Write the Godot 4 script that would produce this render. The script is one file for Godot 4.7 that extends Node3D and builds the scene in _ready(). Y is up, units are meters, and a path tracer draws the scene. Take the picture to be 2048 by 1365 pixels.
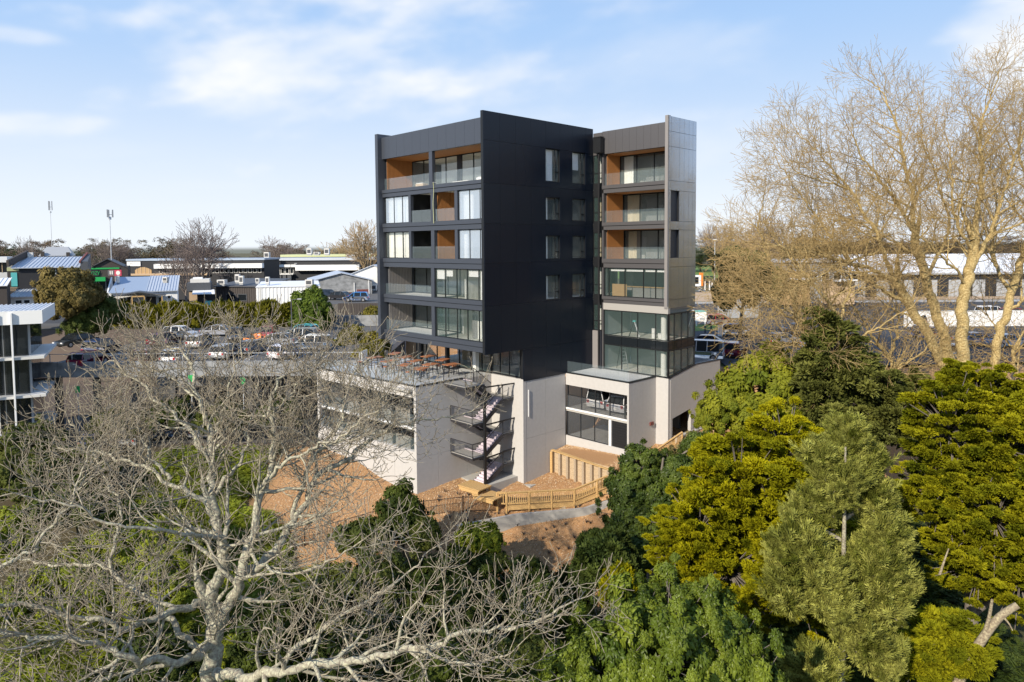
extends Node3D
# ---------------------------------------------------------------- camera numbers (photo 2048 x 1365)
const F := 1400.0
const CY := 575.6
const EYE := Vector3(0, 18.2, 0)
const PITCH := 0.0586431
const ROLL := -0.0069813
const YAW := 0.7682939            # 45 degrees minus 0.98
var cr: Vector3
var cu: Vector3
var cw: Vector3
var fh: Vector3                   # level forward and level right of the street grid seen from the drone
var rh: Vector3
var M := {}
var taken := {}
var boxes := {}
var rng := RandomNumberGenerator.new()
var noise := FastNoiseLite.new()

func set_axes() -> void:
	fh = Vector3(sin(YAW), 0, -cos(YAW)); rh = Vector3(cos(YAW), 0, sin(YAW))
	cw = fh * cos(PITCH) - Vector3.UP * sin(PITCH)
	var u2 := Vector3.UP * cos(PITCH) + fh * sin(PITCH)
	cr = rh * cos(ROLL) + u2 * sin(ROLL); cu = u2 * cos(ROLL) - rh * sin(ROLL)
func ray(x: float, y: float) -> Vector3: return cw + cr * ((x - 1024.0) / F) - cu * ((y - CY) / F)
func on_y(x: float, y: float, h: float) -> Vector3:
	var d := ray(x, y); return EYE + d * ((h - EYE.y) / d.y)
func on_d(x: float, y: float, dist: float) -> Vector3: return EYE + ray(x, y) * dist
func ds(dist: float, side: float, h: float) -> Vector3: return Vector3(0, h, 0) + fh * dist + rh * side

# ---------------------------------------------------------------- materials
func lin(r: float, g: float, b: float, a := 1.0) -> Color:
	var c := Color(r, g, b).linear_to_srgb(); c.a = a; return c
func mat(called: String, c: Color, rough := 0.8, metal := 0.0) -> StandardMaterial3D:
	var m := StandardMaterial3D.new(); m.resource_name = called; m.albedo_color = c; m.roughness = rough; m.metallic = metal
	M[called] = m; return m
func noise_tex(sd: int, freq: float, ramp: Array, octaves := 4, size := 512, kind := FastNoiseLite.TYPE_SIMPLEX_SMOOTH) -> NoiseTexture2D:
	var n := FastNoiseLite.new(); n.seed = sd; n.frequency = freq; n.noise_type = kind; n.fractal_octaves = octaves
	var t := NoiseTexture2D.new(); t.width = size; t.height = size; t.seamless = true; t.noise = n
	var g := Gradient.new(); g.offsets = PackedFloat32Array(); g.colors = PackedColorArray()
	var offs := PackedFloat32Array(); var cols := PackedColorArray()
	for e in ramp: offs.append(e[0]); cols.append(e[1])
	g.offsets = offs; g.colors = cols; t.color_ramp = g
	return t
func grey(v: float) -> Color: return Color(v, v, v)
func tri(m: StandardMaterial3D, t: Texture2D, scale: float, world := true) -> StandardMaterial3D:
	m.albedo_texture = t; m.uv1_triplanar = true; m.uv1_world_triplanar = world; m.uv1_scale = Vector3.ONE * scale; return m
func bump(m: StandardMaterial3D, t: Texture2D, cm: float) -> StandardMaterial3D:
	m.heightmap_enabled = true; m.heightmap_texture = t; m.heightmap_scale = cm; return m
func glass(called: String, c: Color, rough := 0.02) -> StandardMaterial3D:
	var m := mat(called, c, rough); m.transparency = BaseMaterial3D.TRANSPARENCY_ALPHA; m.metallic_specular = 0.5; return m

# ---------------------------------------------------------------- nodes
func numbered(called: String) -> String:
	if not taken.has(called):
		taken[called] = 0; return called
	taken[called] += 1
	return "%s_%03d" % [called, taken[called]]
func tag(o: Node3D, label: String, category: String, group := "", kind := "") -> Node3D:
	if label: o.set_meta("label", label)
	if category: o.set_meta("category", category)
	if group: o.set_meta("group", group)
	if kind: o.set_meta("kind", kind)
	return o
func thing(called: String, label: String, category: String, at := Vector3.ZERO, turn := 0.0, group := "") -> Node3D:
	var o := Node3D.new(); o.name = numbered(called); add_child(o); o.position = at; o.rotation.y = turn
	tag(o, label, category, group); return o
func mesh_node(parent: Node, called: String, mesh: Mesh, m: Material, at := Vector3.ZERO, basis := Basis()) -> MeshInstance3D:
	var o := MeshInstance3D.new(); o.name = numbered(called) if parent == self else called
	o.mesh = mesh; o.material_override = m; o.transform = Transform3D(basis, at); parent.add_child(o, true); return o
func structure(called: String, mesh: Mesh, m: Material, at := Vector3.ZERO, basis := Basis()) -> MeshInstance3D:
	var o := mesh_node(self, called, mesh, m, at, basis); o.set_meta("kind", "structure"); return o
func dup(o: Node3D, called: String, at: Vector3, turn: float, label := "", group := "") -> Node3D:
	var c: Node3D = o.duplicate(); c.name = numbered(called); add_child(c); c.position = at; c.rotation = Vector3(0, turn, 0)
	if label: c.set_meta("label", label)
	if group: c.set_meta("group", group)
	return c
func box_mesh(size: Vector3) -> BoxMesh:
	var k := Vector3i((size * 1000.0).round())
	if not boxes.has(k):
		var b := BoxMesh.new(); b.size = size; boxes[k] = b
	return boxes[k]
func box(parent: Node, called: String, m: Material, lo: Vector3, hi: Vector3) -> MeshInstance3D:
	var a := Vector3(minf(lo.x, hi.x), minf(lo.y, hi.y), minf(lo.z, hi.z)); var b := Vector3(maxf(lo.x, hi.x), maxf(lo.y, hi.y), maxf(lo.z, hi.z))
	return mesh_node(parent, called, box_mesh(b - a), m, (a + b) * 0.5)
func kind_stuff(o: Node3D) -> Node3D:
	o.set_meta("kind", "stuff"); return o

# ---------------------------------------------------------------- a bag of triangles
class Bag:
	var v := PackedVector3Array()
	var n := PackedVector3Array()
	var c := PackedColorArray()
	var ix := PackedInt32Array()
	var tint := Color.WHITE
	var colored := false
	func quad(a: Vector3, b: Vector3, d: Vector3, e: Vector3) -> void:   # clockwise from outside
		var nn := (e - a).cross(b - a).normalized()
		var k := v.size()
		v.append(a); v.append(b); v.append(d); v.append(e)
		for i in 4: n.append(nn)
		if colored:
			for i in 4: c.append(tint)
		ix.append(k); ix.append(k + 1); ix.append(k + 2); ix.append(k); ix.append(k + 2); ix.append(k + 3)
	func tria(a: Vector3, b: Vector3, d: Vector3) -> void:
		var nn := (d - a).cross(b - a).normalized()
		var k := v.size()
		v.append(a); v.append(b); v.append(d)
		for i in 3: n.append(nn)
		if colored:
			for i in 3: c.append(tint)
		ix.append(k); ix.append(k + 1); ix.append(k + 2)
	func box(a: Vector3, b: Vector3) -> void:
		hexa([Vector3(a.x, a.y, a.z), Vector3(b.x, a.y, a.z), Vector3(b.x, a.y, b.z), Vector3(a.x, a.y, b.z), Vector3(a.x, b.y, a.z), Vector3(b.x, b.y, a.z), Vector3(b.x, b.y, b.z), Vector3(a.x, b.y, b.z)])
	func hexa(p: Array) -> void:   # bottom ring 0-3, top ring 4-7, both counter-clockwise seen from above with z towards the viewer
		var mid := Vector3.ZERO
		for q in p: mid += q
		mid /= 8.0
		for f in [[0, 1, 2, 3], [4, 5, 6, 7], [0, 1, 5, 4], [1, 2, 6, 5], [2, 3, 7, 6], [3, 0, 4, 7]]:
			var a: Vector3 = p[f[0]]; var b: Vector3 = p[f[1]]; var d: Vector3 = p[f[2]]; var e: Vector3 = p[f[3]]
			if (e - a).cross(b - a).dot((a + b + d + e) * 0.25 - mid) >= 0.0: quad(a, b, d, e)
			else: quad(a, e, d, b)
	func bar(a: Vector3, b: Vector3, w: float, h: float) -> void:   # a beam of w across and h high between two points
		var d := (b - a).normalized()
		var up := Vector3.UP if absf(d.y) < 0.95 else Vector3.RIGHT
		var s := d.cross(up).normalized() * w * 0.5
		var t := s.cross(d).normalized() * h * 0.5
		hexa([a - s - t, a + s - t, b + s - t, b - s - t, a - s + t, a + s + t, b + s + t, b - s + t])
	func tube(p0: Vector3, p1: Vector3, r0: float, r1: float, sides: int, capped := true) -> void:
		var d := (p1 - p0).normalized()
		var s := d.cross(Vector3.UP if absf(d.y) < 0.95 else Vector3.RIGHT).normalized()
		var t := d.cross(s)
		var k := v.size()
		for i in sides:
			var w := TAU * i / sides
			var o := s * cos(w) + t * sin(w)
			v.append(p0 + o * r0); n.append(o); v.append(p1 + o * r1); n.append(o)
			if colored: c.append(tint); c.append(tint)
		for i in sides:
			var a := k + 2 * i; var b := k + 2 * ((i + 1) % sides)
			ix.append(a); ix.append(a + 1); ix.append(b); ix.append(b); ix.append(a + 1); ix.append(b + 1)
		if capped:
			for i in range(1, sides - 1):
				tria(v[k], v[k + 2 * i], v[k + 2 * (i + 1)])
				tria(v[k + 1], v[k + 2 * (i + 1) + 1], v[k + 2 * i + 1])
	func mesh() -> ArrayMesh:
		var arr := []; arr.resize(Mesh.ARRAY_MAX)
		arr[Mesh.ARRAY_VERTEX] = v; arr[Mesh.ARRAY_NORMAL] = n; arr[Mesh.ARRAY_INDEX] = ix
		if colored: arr[Mesh.ARRAY_COLOR] = c
		var am := ArrayMesh.new(); am.add_surface_from_arrays(Mesh.PRIMITIVE_TRIANGLES, arr); return am
func prism(pts: PackedVector2Array, z0: float, z1: float) -> ArrayMesh:   # outline in x-y, thickness along z
	var b := Bag.new()
	var p := pts
	if Geometry2D.is_polygon_clockwise(p):
		p = p.duplicate(); p.reverse()
	var t := Geometry2D.triangulate_polygon(p)
	for i in range(0, t.size(), 3):
		var q := [p[t[i]], p[t[i + 1]], p[t[i + 2]]]
		if (q[1] - q[0]).cross(q[2] - q[0]) < 0: q.reverse()
		b.tria(Vector3(q[0].x, q[0].y, z1), Vector3(q[2].x, q[2].y, z1), Vector3(q[1].x, q[1].y, z1))
		b.tria(Vector3(q[0].x, q[0].y, z0), Vector3(q[1].x, q[1].y, z0), Vector3(q[2].x, q[2].y, z0))
	for i in p.size():
		var a := p[i]; var e := p[(i + 1) % p.size()]
		b.quad(Vector3(a.x, a.y, z1), Vector3(e.x, e.y, z1), Vector3(e.x, e.y, z0), Vector3(a.x, a.y, z0))
	return b.mesh()

func _ready() -> void:
	rng.seed = 7; noise.seed = 5; noise.frequency = 0.12
	set_axes()
	# camera
	var cam := Camera3D.new(); cam.name = "camera"; cam.projection = Camera3D.PROJECTION_FRUSTUM
	cam.near = 0.5; cam.far = 4000.0; cam.size = 2.0 * 682.5 / F * cam.near
	cam.frustum_offset = Vector2(0, -(682.5 - CY) / F * cam.near)
	add_child(cam); cam.transform = Transform3D(Basis(cr, cu, -cw), EYE); cam.current = true
	# sky, air and exposure
	var env := Environment.new(); env.background_mode = Environment.BG_SKY
	var sky := Sky.new(); var sm := PanoramaSkyMaterial.new(); sm.panorama = make_sky(); sky.sky_material = sm; env.sky = sky
	env.background_energy_multiplier = 1.0
	env.tonemap_mode = Environment.TONE_MAPPER_LINEAR; env.tonemap_exposure = 1.3
	env.sdfgi_enabled = true; env.ssao_enabled = true; env.ssil_enabled = true
	var we := WorldEnvironment.new(); we.name = "world"; we.environment = env; add_child(we)
	# sun: behind the drone to the left, about 29 degrees up
	var sun := DirectionalLight3D.new(); sun.name = "sun"; sun.light_energy = 1.55; sun.light_color = Color(1.0, 0.955, 0.88)
	sun.light_angular_distance = 0.5; sun.shadow_enabled = true; add_child(sun)
	var az := deg_to_rad(10.0); var el := deg_to_rad(30.0)
	sun.look_at_from_position(Vector3.ZERO, -Vector3(-cos(el) * cos(az), sin(el), cos(el) * sin(az)), Vector3.UP)
	make_materials()
	make_ground()
	make_building()
	make_podium()
	make_terrace()
	make_garden()
	make_office()
	make_town()
	make_carparks()
	make_right_side()
	make_far_trees()
	make_plane_trees()
	make_lichen_tree()
	make_evergreens()
	make_undergrowth()

func make_sky() -> Texture2D:
	var w := 2048; var h := 1024
	var im := Image.create(w, h, false, Image.FORMAT_RGBF)
	var n1 := FastNoiseLite.new(); n1.seed = 21; n1.frequency = 1.0; n1.fractal_octaves = 6; n1.fractal_gain = 0.55
	var n2 := FastNoiseLite.new(); n2.seed = 4; n2.frequency = 1.0; n2.fractal_octaves = 3
	var zen := Vector3(0.14, 0.27, 0.58); var mid := Vector3(0.325, 0.49, 0.745); var low := Vector3(0.71, 0.755, 0.80)
	# the cirrus in the photograph, by direction: pixel x, y, half width, half height, strength
	var patches := []
	for q in [[650, 110, 290, 150, 1.1], [900, 60, 300, 120, 0.85], [560, 205, 170, 50, 0.85], [100, 252, 130, 18, 0.8], [20, 70, 80, 11, 0.6], [1230, 240, 190, 40, 0.6], [1990, 60, 90, 50, 1.35], [2045, 130, 60, 40, 1.2], [1500, 280, 150, 60, 0.35], [1420, 470, 160, 60, 0.4], [1250, 120, 260, 90, 0.3]]:
		var d := ray(q[0], q[1]).normalized()
		patches.append([atan2(d.x, -d.z), asin(d.y), q[2] / F, q[3] / F, q[4]])
	for y in h:
		var el := (0.5 - (y + 0.5) / h) * PI
		var e := maxf(el, 0.0)
		var base: Vector3
		if e < 0.30: base = low.lerp(mid, smoothstep(0.0, 0.30, e) * 0.55 + 0.45 * e / 0.30)
		else: base = mid.lerp(zen, pow((e - 0.30) / (PI / 2 - 0.30), 0.7))
		if el < -0.02:
			for x in w: im.set_pixel(x, y, Color(0.20, 0.22, 0.20))
			continue
		for x in w:
			var az := (x + 0.5) / w * TAU      # 0 looks along -z
			var d := Vector3(sin(az) * cos(e), sin(e), -cos(az) * cos(e))
			# high thin streaks all round the sky
			var p := d / (d.y + 0.12) * 0.9
			var s := n1.get_noise_3d(p.x * 0.7 + p.z * 0.45, 3.1, p.z * 1.6 - p.x * 1.1)
			var big := n2.get_noise_2d(p.x * 0.5, p.z * 0.5)
			var wisp := n1.get_noise_3d(d.x * 3.0 + d.y * 3.0, d.y * 9.0 - d.x * 2.5, d.z * 3.0)
			var k := clampf(smoothstep(0.05, 0.55, s + big * 0.5 - 0.12) * 0.55, 0.0, 1.0)
			var inside := 0.0
			for q in patches:
				var da: float = wrapf(az - q[0], -PI, PI) / q[2]; var de: float = (el - q[1]) / q[3]
				var rr := sqrt(da * da + de * de)
				if rr < 2.0: inside = maxf(inside, q[4] * smoothstep(1.35, 0.15, rr - wisp * 1.3))
			# in the part of the sky in view the patches lead, elsewhere the streaks do
			var front := smoothstep(0.75, 1.1, absf(wrapf(az - YAW, -PI, PI)))
			k = clampf(maxf(k * lerpf(0.12, 1.0, front), inside * (0.45 + 0.8 * wisp)), 0.0, 1.0)
			var col := base.lerp(Vector3(0.80, 0.80, 0.80), k * 0.9)
			im.set_pixel(x, y, Color(col.x, col.y, col.z))
	return ImageTexture.create_from_image(im)

func make_materials() -> void:
	var mottled := noise_tex(3, 0.02, [[0.0, grey(0.965)], [0.5, grey(0.985)], [1.0, grey(1.0)]], 5)
	var fine := noise_tex(8, 0.08, [[0.0, grey(0.75)], [1.0, grey(1.0)]], 4)
	mat("cladding", lin(0.006, 0.010, 0.019), 0.28)
	mat("cladding_b", lin(0.0065, 0.0105, 0.0185), 0.33); mat("cladding_c", lin(0.0055, 0.0095, 0.0185), 0.24)
	for k in ["cladding", "cladding_b", "cladding_c"]: M[k].metallic_specular = 0.38
	mat("frame", lin(0.070, 0.080, 0.102), 0.42); M.frame.metallic = 0.4
	mat("wing_frame", lin(0.090, 0.086, 0.090), 0.5); M.wing_frame.metallic = 0.25
	mat("wing_trim", lin(0.22, 0.205, 0.20), 0.5)
	mat("wing_metal", lin(0.50, 0.55, 0.62), 0.20, 0.95)
	mat("black", lin(0.008, 0.009, 0.011), 0.45)
	mat("black_metal", lin(0.012, 0.012, 0.014), 0.5)
	mat("stair_steel", lin(0.030, 0.029, 0.033), 0.5)
	mat("tread", lin(0.62, 0.54, 0.59), 0.85)
	tri(mat("precast", lin(0.475, 0.458, 0.44), 0.85), mottled, 0.25)
	tri(mat("precast_grey", lin(0.475, 0.458, 0.44), 0.85), mottled, 0.3)
	mat("band_white", lin(0.34, 0.325, 0.305), 0.6)
	tri(mat("concrete", lin(0.40, 0.385, 0.355), 0.9), mottled, 0.4)
	tri(mat("pale_paving", lin(0.46, 0.47, 0.47), 0.8), mottled, 0.3)
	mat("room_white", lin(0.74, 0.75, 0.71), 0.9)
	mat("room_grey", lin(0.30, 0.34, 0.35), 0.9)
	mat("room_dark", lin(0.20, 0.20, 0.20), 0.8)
	mat("room_floor", lin(0.55, 0.55, 0.50), 0.8)
	mat("oak", lin(0.40, 0.26, 0.12), 0.6)
	mat("charcoal_ply", lin(0.10, 0.10, 0.105), 0.7)
	mat("curtain", lin(0.80, 0.80, 0.76), 0.95); M.curtain.backlight_enabled = true; M.curtain.backlight = Color(0.5, 0.5, 0.48)
	mat("beige_curtain", lin(0.46, 0.40, 0.28), 0.95)
	mat("blind", lin(0.84, 0.85, 0.85), 0.9)
	var grain := noise_tex(12, 0.03, [[0.0, Color(0.62, 0.55, 0.5)], [0.5, Color(0.9, 0.86, 0.82)], [1.0, Color(1, 1, 1)]], 4)
	tri(mat("cedar", lin(0.52, 0.235, 0.072), 0.6), grain, 1.2)
	tri(mat("pine", lin(0.68, 0.48, 0.215), 0.75), grain, 0.8)
	tri(mat("pine_pale", lin(0.60, 0.50, 0.35), 0.8), grain, 0.8)
	tri(mat("pine_grey", lin(0.46, 0.40, 0.31), 0.85), grain, 0.7)
	glass("pane", lin(0.55, 0.66, 0.64, 0.06))
	glass("sky_pane", lin(0.60, 0.72, 0.88, 0.30))
	glass("green_pane", lin(0.10, 0.16, 0.15, 0.14))
	glass("rail_pane", lin(0.50, 0.66, 0.72, 0.045))
	glass("mesh_pane", lin(0.10, 0.11, 0.12, 0.22))
	glass("dark_pane", lin(0.02, 0.025, 0.03, 0.55))
	tri(mat("asphalt", lin(0.060, 0.061, 0.066), 0.9), fine, 0.35)
	tri(mat("worn_asphalt", lin(0.13, 0.125, 0.12), 0.9), fine, 0.25)
	mat("paint_white", lin(0.75, 0.75, 0.74), 0.6)
	mat("white", lin(0.78, 0.78, 0.77), 0.6)
	mat("off_white", lin(0.62, 0.61, 0.58), 0.7)
	mat("pale_roof", lin(0.50, 0.54, 0.60), 0.45); M.pale_roof.metallic = 0.3
	mat("blue_roof", lin(0.33, 0.40, 0.50), 0.5); M.blue_roof.metallic = 0.3
	mat("white_roof", lin(0.74, 0.75, 0.77), 0.5)
	mat("brown_wall", lin(0.055, 0.046, 0.042), 0.8)
	mat("dark_wall", lin(0.018, 0.019, 0.023), 0.7)
	mat("slate", lin(0.07, 0.075, 0.085), 0.6)
	mat("cream_green", lin(0.42, 0.44, 0.24), 0.8)
	mat("aqua", lin(0.10, 0.45, 0.45), 0.6)
	mat("green_sign", lin(0.02, 0.36, 0.09), 0.5)
	mat("red_sign", lin(0.42, 0.03, 0.07), 0.5)
	tri(mat("grey_masonry", lin(0.36, 0.37, 0.38), 0.9), noise_tex(31, 0.015, [[0.0, grey(0.6)], [0.5, grey(0.85)], [1.0, grey(1.0)]], 5), 0.12)
	mat("red_door", lin(0.16, 0.045, 0.035), 0.8)
	mat("tan_wall", lin(0.46, 0.33, 0.21), 0.8)
	mat("grey_metal", lin(0.35, 0.36, 0.37), 0.5)
	mat("galvanised", lin(0.55, 0.57, 0.60), 0.45, 0.4)
	mat("tyre", lin(0.012, 0.012, 0.013), 0.9)
	mat("rim", lin(0.45, 0.45, 0.46), 0.35, 0.7)
	mat("car_glass", lin(0.012, 0.015, 0.018), 0.06)
	mat("tail_lamp", lin(0.40, 0.02, 0.02), 0.3)
	mat("head_lamp", lin(0.7, 0.7, 0.7), 0.15)
	mat("number_plate", lin(0.75, 0.75, 0.72), 0.6)
	mat("orange", lin(0.75, 0.20, 0.02), 0.6)
	mat("tabletop", lin(0.36, 0.14, 0.06), 0.6)
	var chip := noise_tex(41, 0.06, [[0.0, Color(0.55, 0.45, 0.38)], [0.5, Color(0.85, 0.78, 0.72)], [1.0, Color(1.0, 0.97, 0.92)]], 5)
	tri(mat("soil", Color.WHITE, 0.95), chip, 0.45); M.soil.vertex_color_use_as_albedo = true; bump(M.soil, chip, 6.0)
	tri(mat("mulch", lin(0.54, 0.365, 0.20), 0.95), chip, 0.6); bump(M.mulch, chip, 6.0)
	mat("chips", Color.WHITE, 0.95); M.chips.vertex_color_use_as_albedo = true
	var lichen := noise_tex(50, 0.03, [[0.0, Color(0.60, 0.57, 0.55)], [0.42, Color(0.74, 0.71, 0.67)], [0.6, Color(0.88, 0.89, 0.82)], [0.78, Color(0.98, 0.98, 0.90)], [1.0, Color(0.90, 0.86, 0.62)]], 5)
	tri(mat("lichen_bark", lin(0.55, 0.535, 0.49), 0.95), lichen, 0.5); bump(M.lichen_bark, lichen, 1.5)
	M.lichen_bark.vertex_color_use_as_albedo = true
	var plane_bark := noise_tex(51, 0.02, [[0.0, Color(0.62, 0.54, 0.40)], [0.45, Color(0.82, 0.75, 0.58)], [0.6, Color(0.95, 0.90, 0.74)], [1.0, Color(1.0, 0.98, 0.88)]], 5)
	tri(mat("plane_bark", lin(0.54, 0.475, 0.34), 0.95), plane_bark, 0.7); M.plane_bark.vertex_color_use_as_albedo = true
	mat("bark", lin(0.24, 0.22, 0.20), 0.95); M.bark.vertex_color_use_as_albedo = true
	mat("far_bark", Color.WHITE, 0.95); M.far_bark.vertex_color_use_as_albedo = true
	for q in [["leaf", 0.55, 0.35], ["needle", 0.75, 0.2], ["gloss_leaf", 0.42, 0.35]]:
		mat(q[0], Color.WHITE, q[1]); M[q[0]].vertex_color_use_as_albedo = true; M[q[0]].metallic_specular = 0.32 if q[0] == "gloss_leaf" else 0.22
		M[q[0]].backlight_enabled = true; M[q[0]].backlight = Color(q[2], q[2], q[2] * 0.8); M[q[0]].cull_mode = BaseMaterial3D.CULL_DISABLED

# ---------------------------------------------------------------- ground
func knots(k: Array, d: float) -> float:
	if d <= k[0][0]: return k[0][1]
	for i in range(1, k.size()):
		if d < k[i][0]:
			var t: float = (d - k[i - 1][0]) / (k[i][0] - k[i - 1][0])
			t = t * t * (3 - 2 * t) * 0.6 + t * 0.4
			return lerpf(k[i - 1][1], k[i][1], t)
	return k[-1][1]
const KL := [[0, -1], [28, -3.5], [38, -6.5], [46, -4.2], [52, -1.8], [58, 0.3], [62, 0.5], [92, 0.5], [98, 6.78]]
const KM := [[0, -1.5], [24, -4], [34, -11], [41, -10.5], [45.5, -7.0], [49, -4.5], [51, -3.2], [52.2, -2.45], [54, -1.5], [56, -1.0], [58, -0.8], [64, 1.0], [92, 0.5], [98, 6.78]]
const K2 := [[0, -1.5], [24, -4], [34, -10], [41, -8.0], [45.5, -4.2], [48, -2.7], [50.3, -1.75], [53, -0.85], [56, -0.6], [60, 0.2], [64, 1.0], [92, 0.5], [98, 6.78]]
const KR := [[0, -1.5], [26, -6], [36, -10], [43, -6.5], [48, -2.6], [51, -0.8], [53, 0.4], [55, 1.6], [56, 1.9], [60, 2.2], [66, 6.6], [70, 6.78]]
const KF := [[0, -1], [30, -4], [40, -3.5], [50, 0.5], [60, 5], [66, 6.6], [70, 6.78]]
func ground(p: Vector3) -> float:
	var d := p.dot(fh); var s := p.dot(rh)
	var y: float
	if s < -5.0: y = lerpf(knots(K2, d), knots(KL, d), smoothstep(-7.0, -15.0, s))
	elif s < 0.0: y = lerpf(knots(KM, d), knots(K2, d), smoothstep(-0.5, -5.0, s))
	elif s < 13.0: y = lerpf(knots(KM, d), knots(KR, d), smoothstep(5.0, 13.0, s))
	else: y = lerpf(knots(KR, d), knots(KF, d), smoothstep(13.0, 26.0, s))
	if d < 54.0: y += noise.get_noise_2d(p.x, p.z) * 0.35 * smoothstep(50.0, 44.0, d)
	return y
func soil_color(p: Vector3) -> Color:
	var d := p.dot(fh); var s := p.dot(rh)
	var n := noise.get_noise_2d(p.x * 3.0, p.z * 3.0) * 0.5 + 0.5
	var n2 := noise.get_noise_2d(p.x * 1.3 + 50, p.z * 1.3) * 0.5 + 0.5
	var mulch := Color(0.66, 0.455, 0.25).lerp(Color(0.48, 0.31, 0.16), n)
	var green := Color(0.045, 0.065, 0.018).lerp(Color(0.10, 0.10, 0.03), n2)
	var grass := Color(0.10, 0.15, 0.03).lerp(Color(0.17, 0.18, 0.05), n)
	var near := lerpf(46.5, 45.5, smoothstep(-3, 2, s))
	near = lerpf(near, 48.5, smoothstep(4, 9, s))
	if s < -9: near = lerpf(46.0, 52.0, smoothstep(-13, -20, s))
	var m := smoothstep(near - 0.9, near + 0.9, d + (n - 0.5) * 2.5 + (n2 - 0.5) * 3.0)
	m *= smoothstep(-21.5, -18.5, s + (n2 - 0.5) * 3.0)
	var c := green.lerp(mulch, m)
	if s < -11: c = c.lerp(grass, smoothstep(-11, -16, s) * (1.0 - m) * smoothstep(45.0, 41.0, d)).lerp(Color(0.085, 0.075, 0.04), smoothstep(-13, -18, s) * (1.0 - m) * smoothstep(42.0, 46.0, d) * 0.7)
	if d > 61 and s < -15: c = c.lerp(Color(0.16, 0.145, 0.13), smoothstep(61, 62.5, d))
	if d > 66 and s > 10: c = green.lerp(grass, n)
	if d > 100: c = grass.lerp(Color(0.16, 0.145, 0.10), n2)
	return c
func make_ground() -> void:
	# near terrain, one sheet that runs on to the horizon as ever larger cells
	var ds_list := PackedFloat32Array(); var ss := PackedFloat32Array()
	var d := -30.0
	while d < 1800.0:
		ds_list.append(d)
		d += 6.0 if d < 24 else (0.6 if d < 68 else (3.0 if d < 110 else d * 0.25))
	var s := -1400.0
	while s < 1500.0:
		ss.append(s)
		s += 0.7 if absf(s) < 32 else (3.0 if absf(s) < 70 else maxf(8.0, absf(s) * 0.2))
	var v := PackedVector3Array(); var c := PackedColorArray(); var ix := PackedInt32Array()
	var w := ss.size()
	for i in ds_list.size():
		for j in w:
			var p := fh * ds_list[i] + rh * ss[j]
			p.y = ground(p) - (0.0 if ds_list[i] < 300 else (ds_list[i] - 300) * 0.0)
			v.append(p); c.append(soil_color(p))
	for i in ds_list.size() - 1:
		for j in w - 1:
			var k := i * w + j
			ix.append_array(PackedInt32Array([k, k + w, k + w + 1, k, k + w + 1, k + 1]))
	var n := PackedVector3Array(); n.resize(v.size())
	for i in range(0, ix.size(), 3):
		var nn := (v[ix[i + 2]] - v[ix[i]]).cross(v[ix[i + 1]] - v[ix[i]])
		for k in 3: n[ix[i + k]] += nn
	for i in n.size(): n[i] = n[i].normalized()
	var arr := []; arr.resize(Mesh.ARRAY_MAX)
	arr[Mesh.ARRAY_VERTEX] = v; arr[Mesh.ARRAY_NORMAL] = n; arr[Mesh.ARRAY_COLOR] = c; arr[Mesh.ARRAY_INDEX] = ix
	var am := ArrayMesh.new(); am.add_surface_from_arrays(Mesh.PRIMITIVE_TRIANGLES, arr)
	structure("ground", am, M.soil)
	# bark chips strewn over the mulch
	var chip := Bag.new(); chip.hexa([Vector3(-0.07, -0.01, -0.03), Vector3(0.07, -0.01, -0.02), Vector3(0.06, -0.01, 0.03), Vector3(-0.06, -0.01, 0.02), Vector3(-0.06, 0.02, -0.02), Vector3(0.06, 0.015, -0.02), Vector3(0.05, 0.02, 0.02), Vector3(-0.06, 0.015, 0.02)])
	var cols := [Color(0.56, 0.37, 0.19), Color(0.46, 0.28, 0.13), Color(0.30, 0.18, 0.09), Color(0.60, 0.46, 0.31)]
	var buf := PackedFloat32Array()
	var r := RandomNumberGenerator.new(); r.seed = 99
	for k in 60000:
		var p := ds(r.randf_range(43.5, 61), r.randf_range(-19, 17), 0)
		var sc := soil_color(p)
		if sc.r < 0.22 or sc.g > sc.r * 0.75: continue
		p.y = ground(p) + 0.02
		put_copy(buf, p, Basis.from_euler(Vector3(r.randf_range(-0.6, 0.6), r.randf() * TAU, r.randf_range(-0.6, 0.6))).scaled(Vector3.ONE * r.randf_range(0.35, 0.85)), cols[r.randi() % 4])
	for k in 1800:
		var u := r.randf(); var w2 := r.randf(); var p := Vector3(lerpf(42.9, 44.44, u), 0, lerpf(-39.3, -33.0, w2)); p.y = lerpf(lerpf(0.98, 1.18, u), lerpf(0.7, 1.5, u), w2) + 0.02
		put_copy(buf, p, Basis.from_euler(Vector3(r.randf_range(-0.6, 0.6), r.randf() * TAU, r.randf_range(-0.6, 0.6))).scaled(Vector3.ONE * r.randf_range(0.5, 1.0)), cols[r.randi() % 4])
	var mm := multi(self, "bark_chips", chip.mesh(), M.chips, buf); tag(mm, "orange bark chips strewn over the slope below the building", "bark", "", "stuff")
func put_copy(buf: PackedFloat32Array, p: Vector3, b: Basis, c: Color) -> void:
	buf.append_array(PackedFloat32Array([b.x.x, b.y.x, b.z.x, p.x, b.x.y, b.y.y, b.z.y, p.y, b.x.z, b.y.z, b.z.z, p.z, c.r, c.g, c.b, 1.0]))
func multi(parent: Node, called: String, mesh: Mesh, m: Material, buf: PackedFloat32Array) -> MultiMeshInstance3D:
	var mm := MultiMesh.new(); mm.transform_format = MultiMesh.TRANSFORM_3D; mm.use_colors = true; mm.mesh = mesh
	mm.instance_count = buf.size() / 16; mm.buffer = buf
	var o := MultiMeshInstance3D.new(); o.name = numbered(called) if parent == self else called; o.multimesh = mm; o.material_override = m
	parent.add_child(o, true); return o

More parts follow.
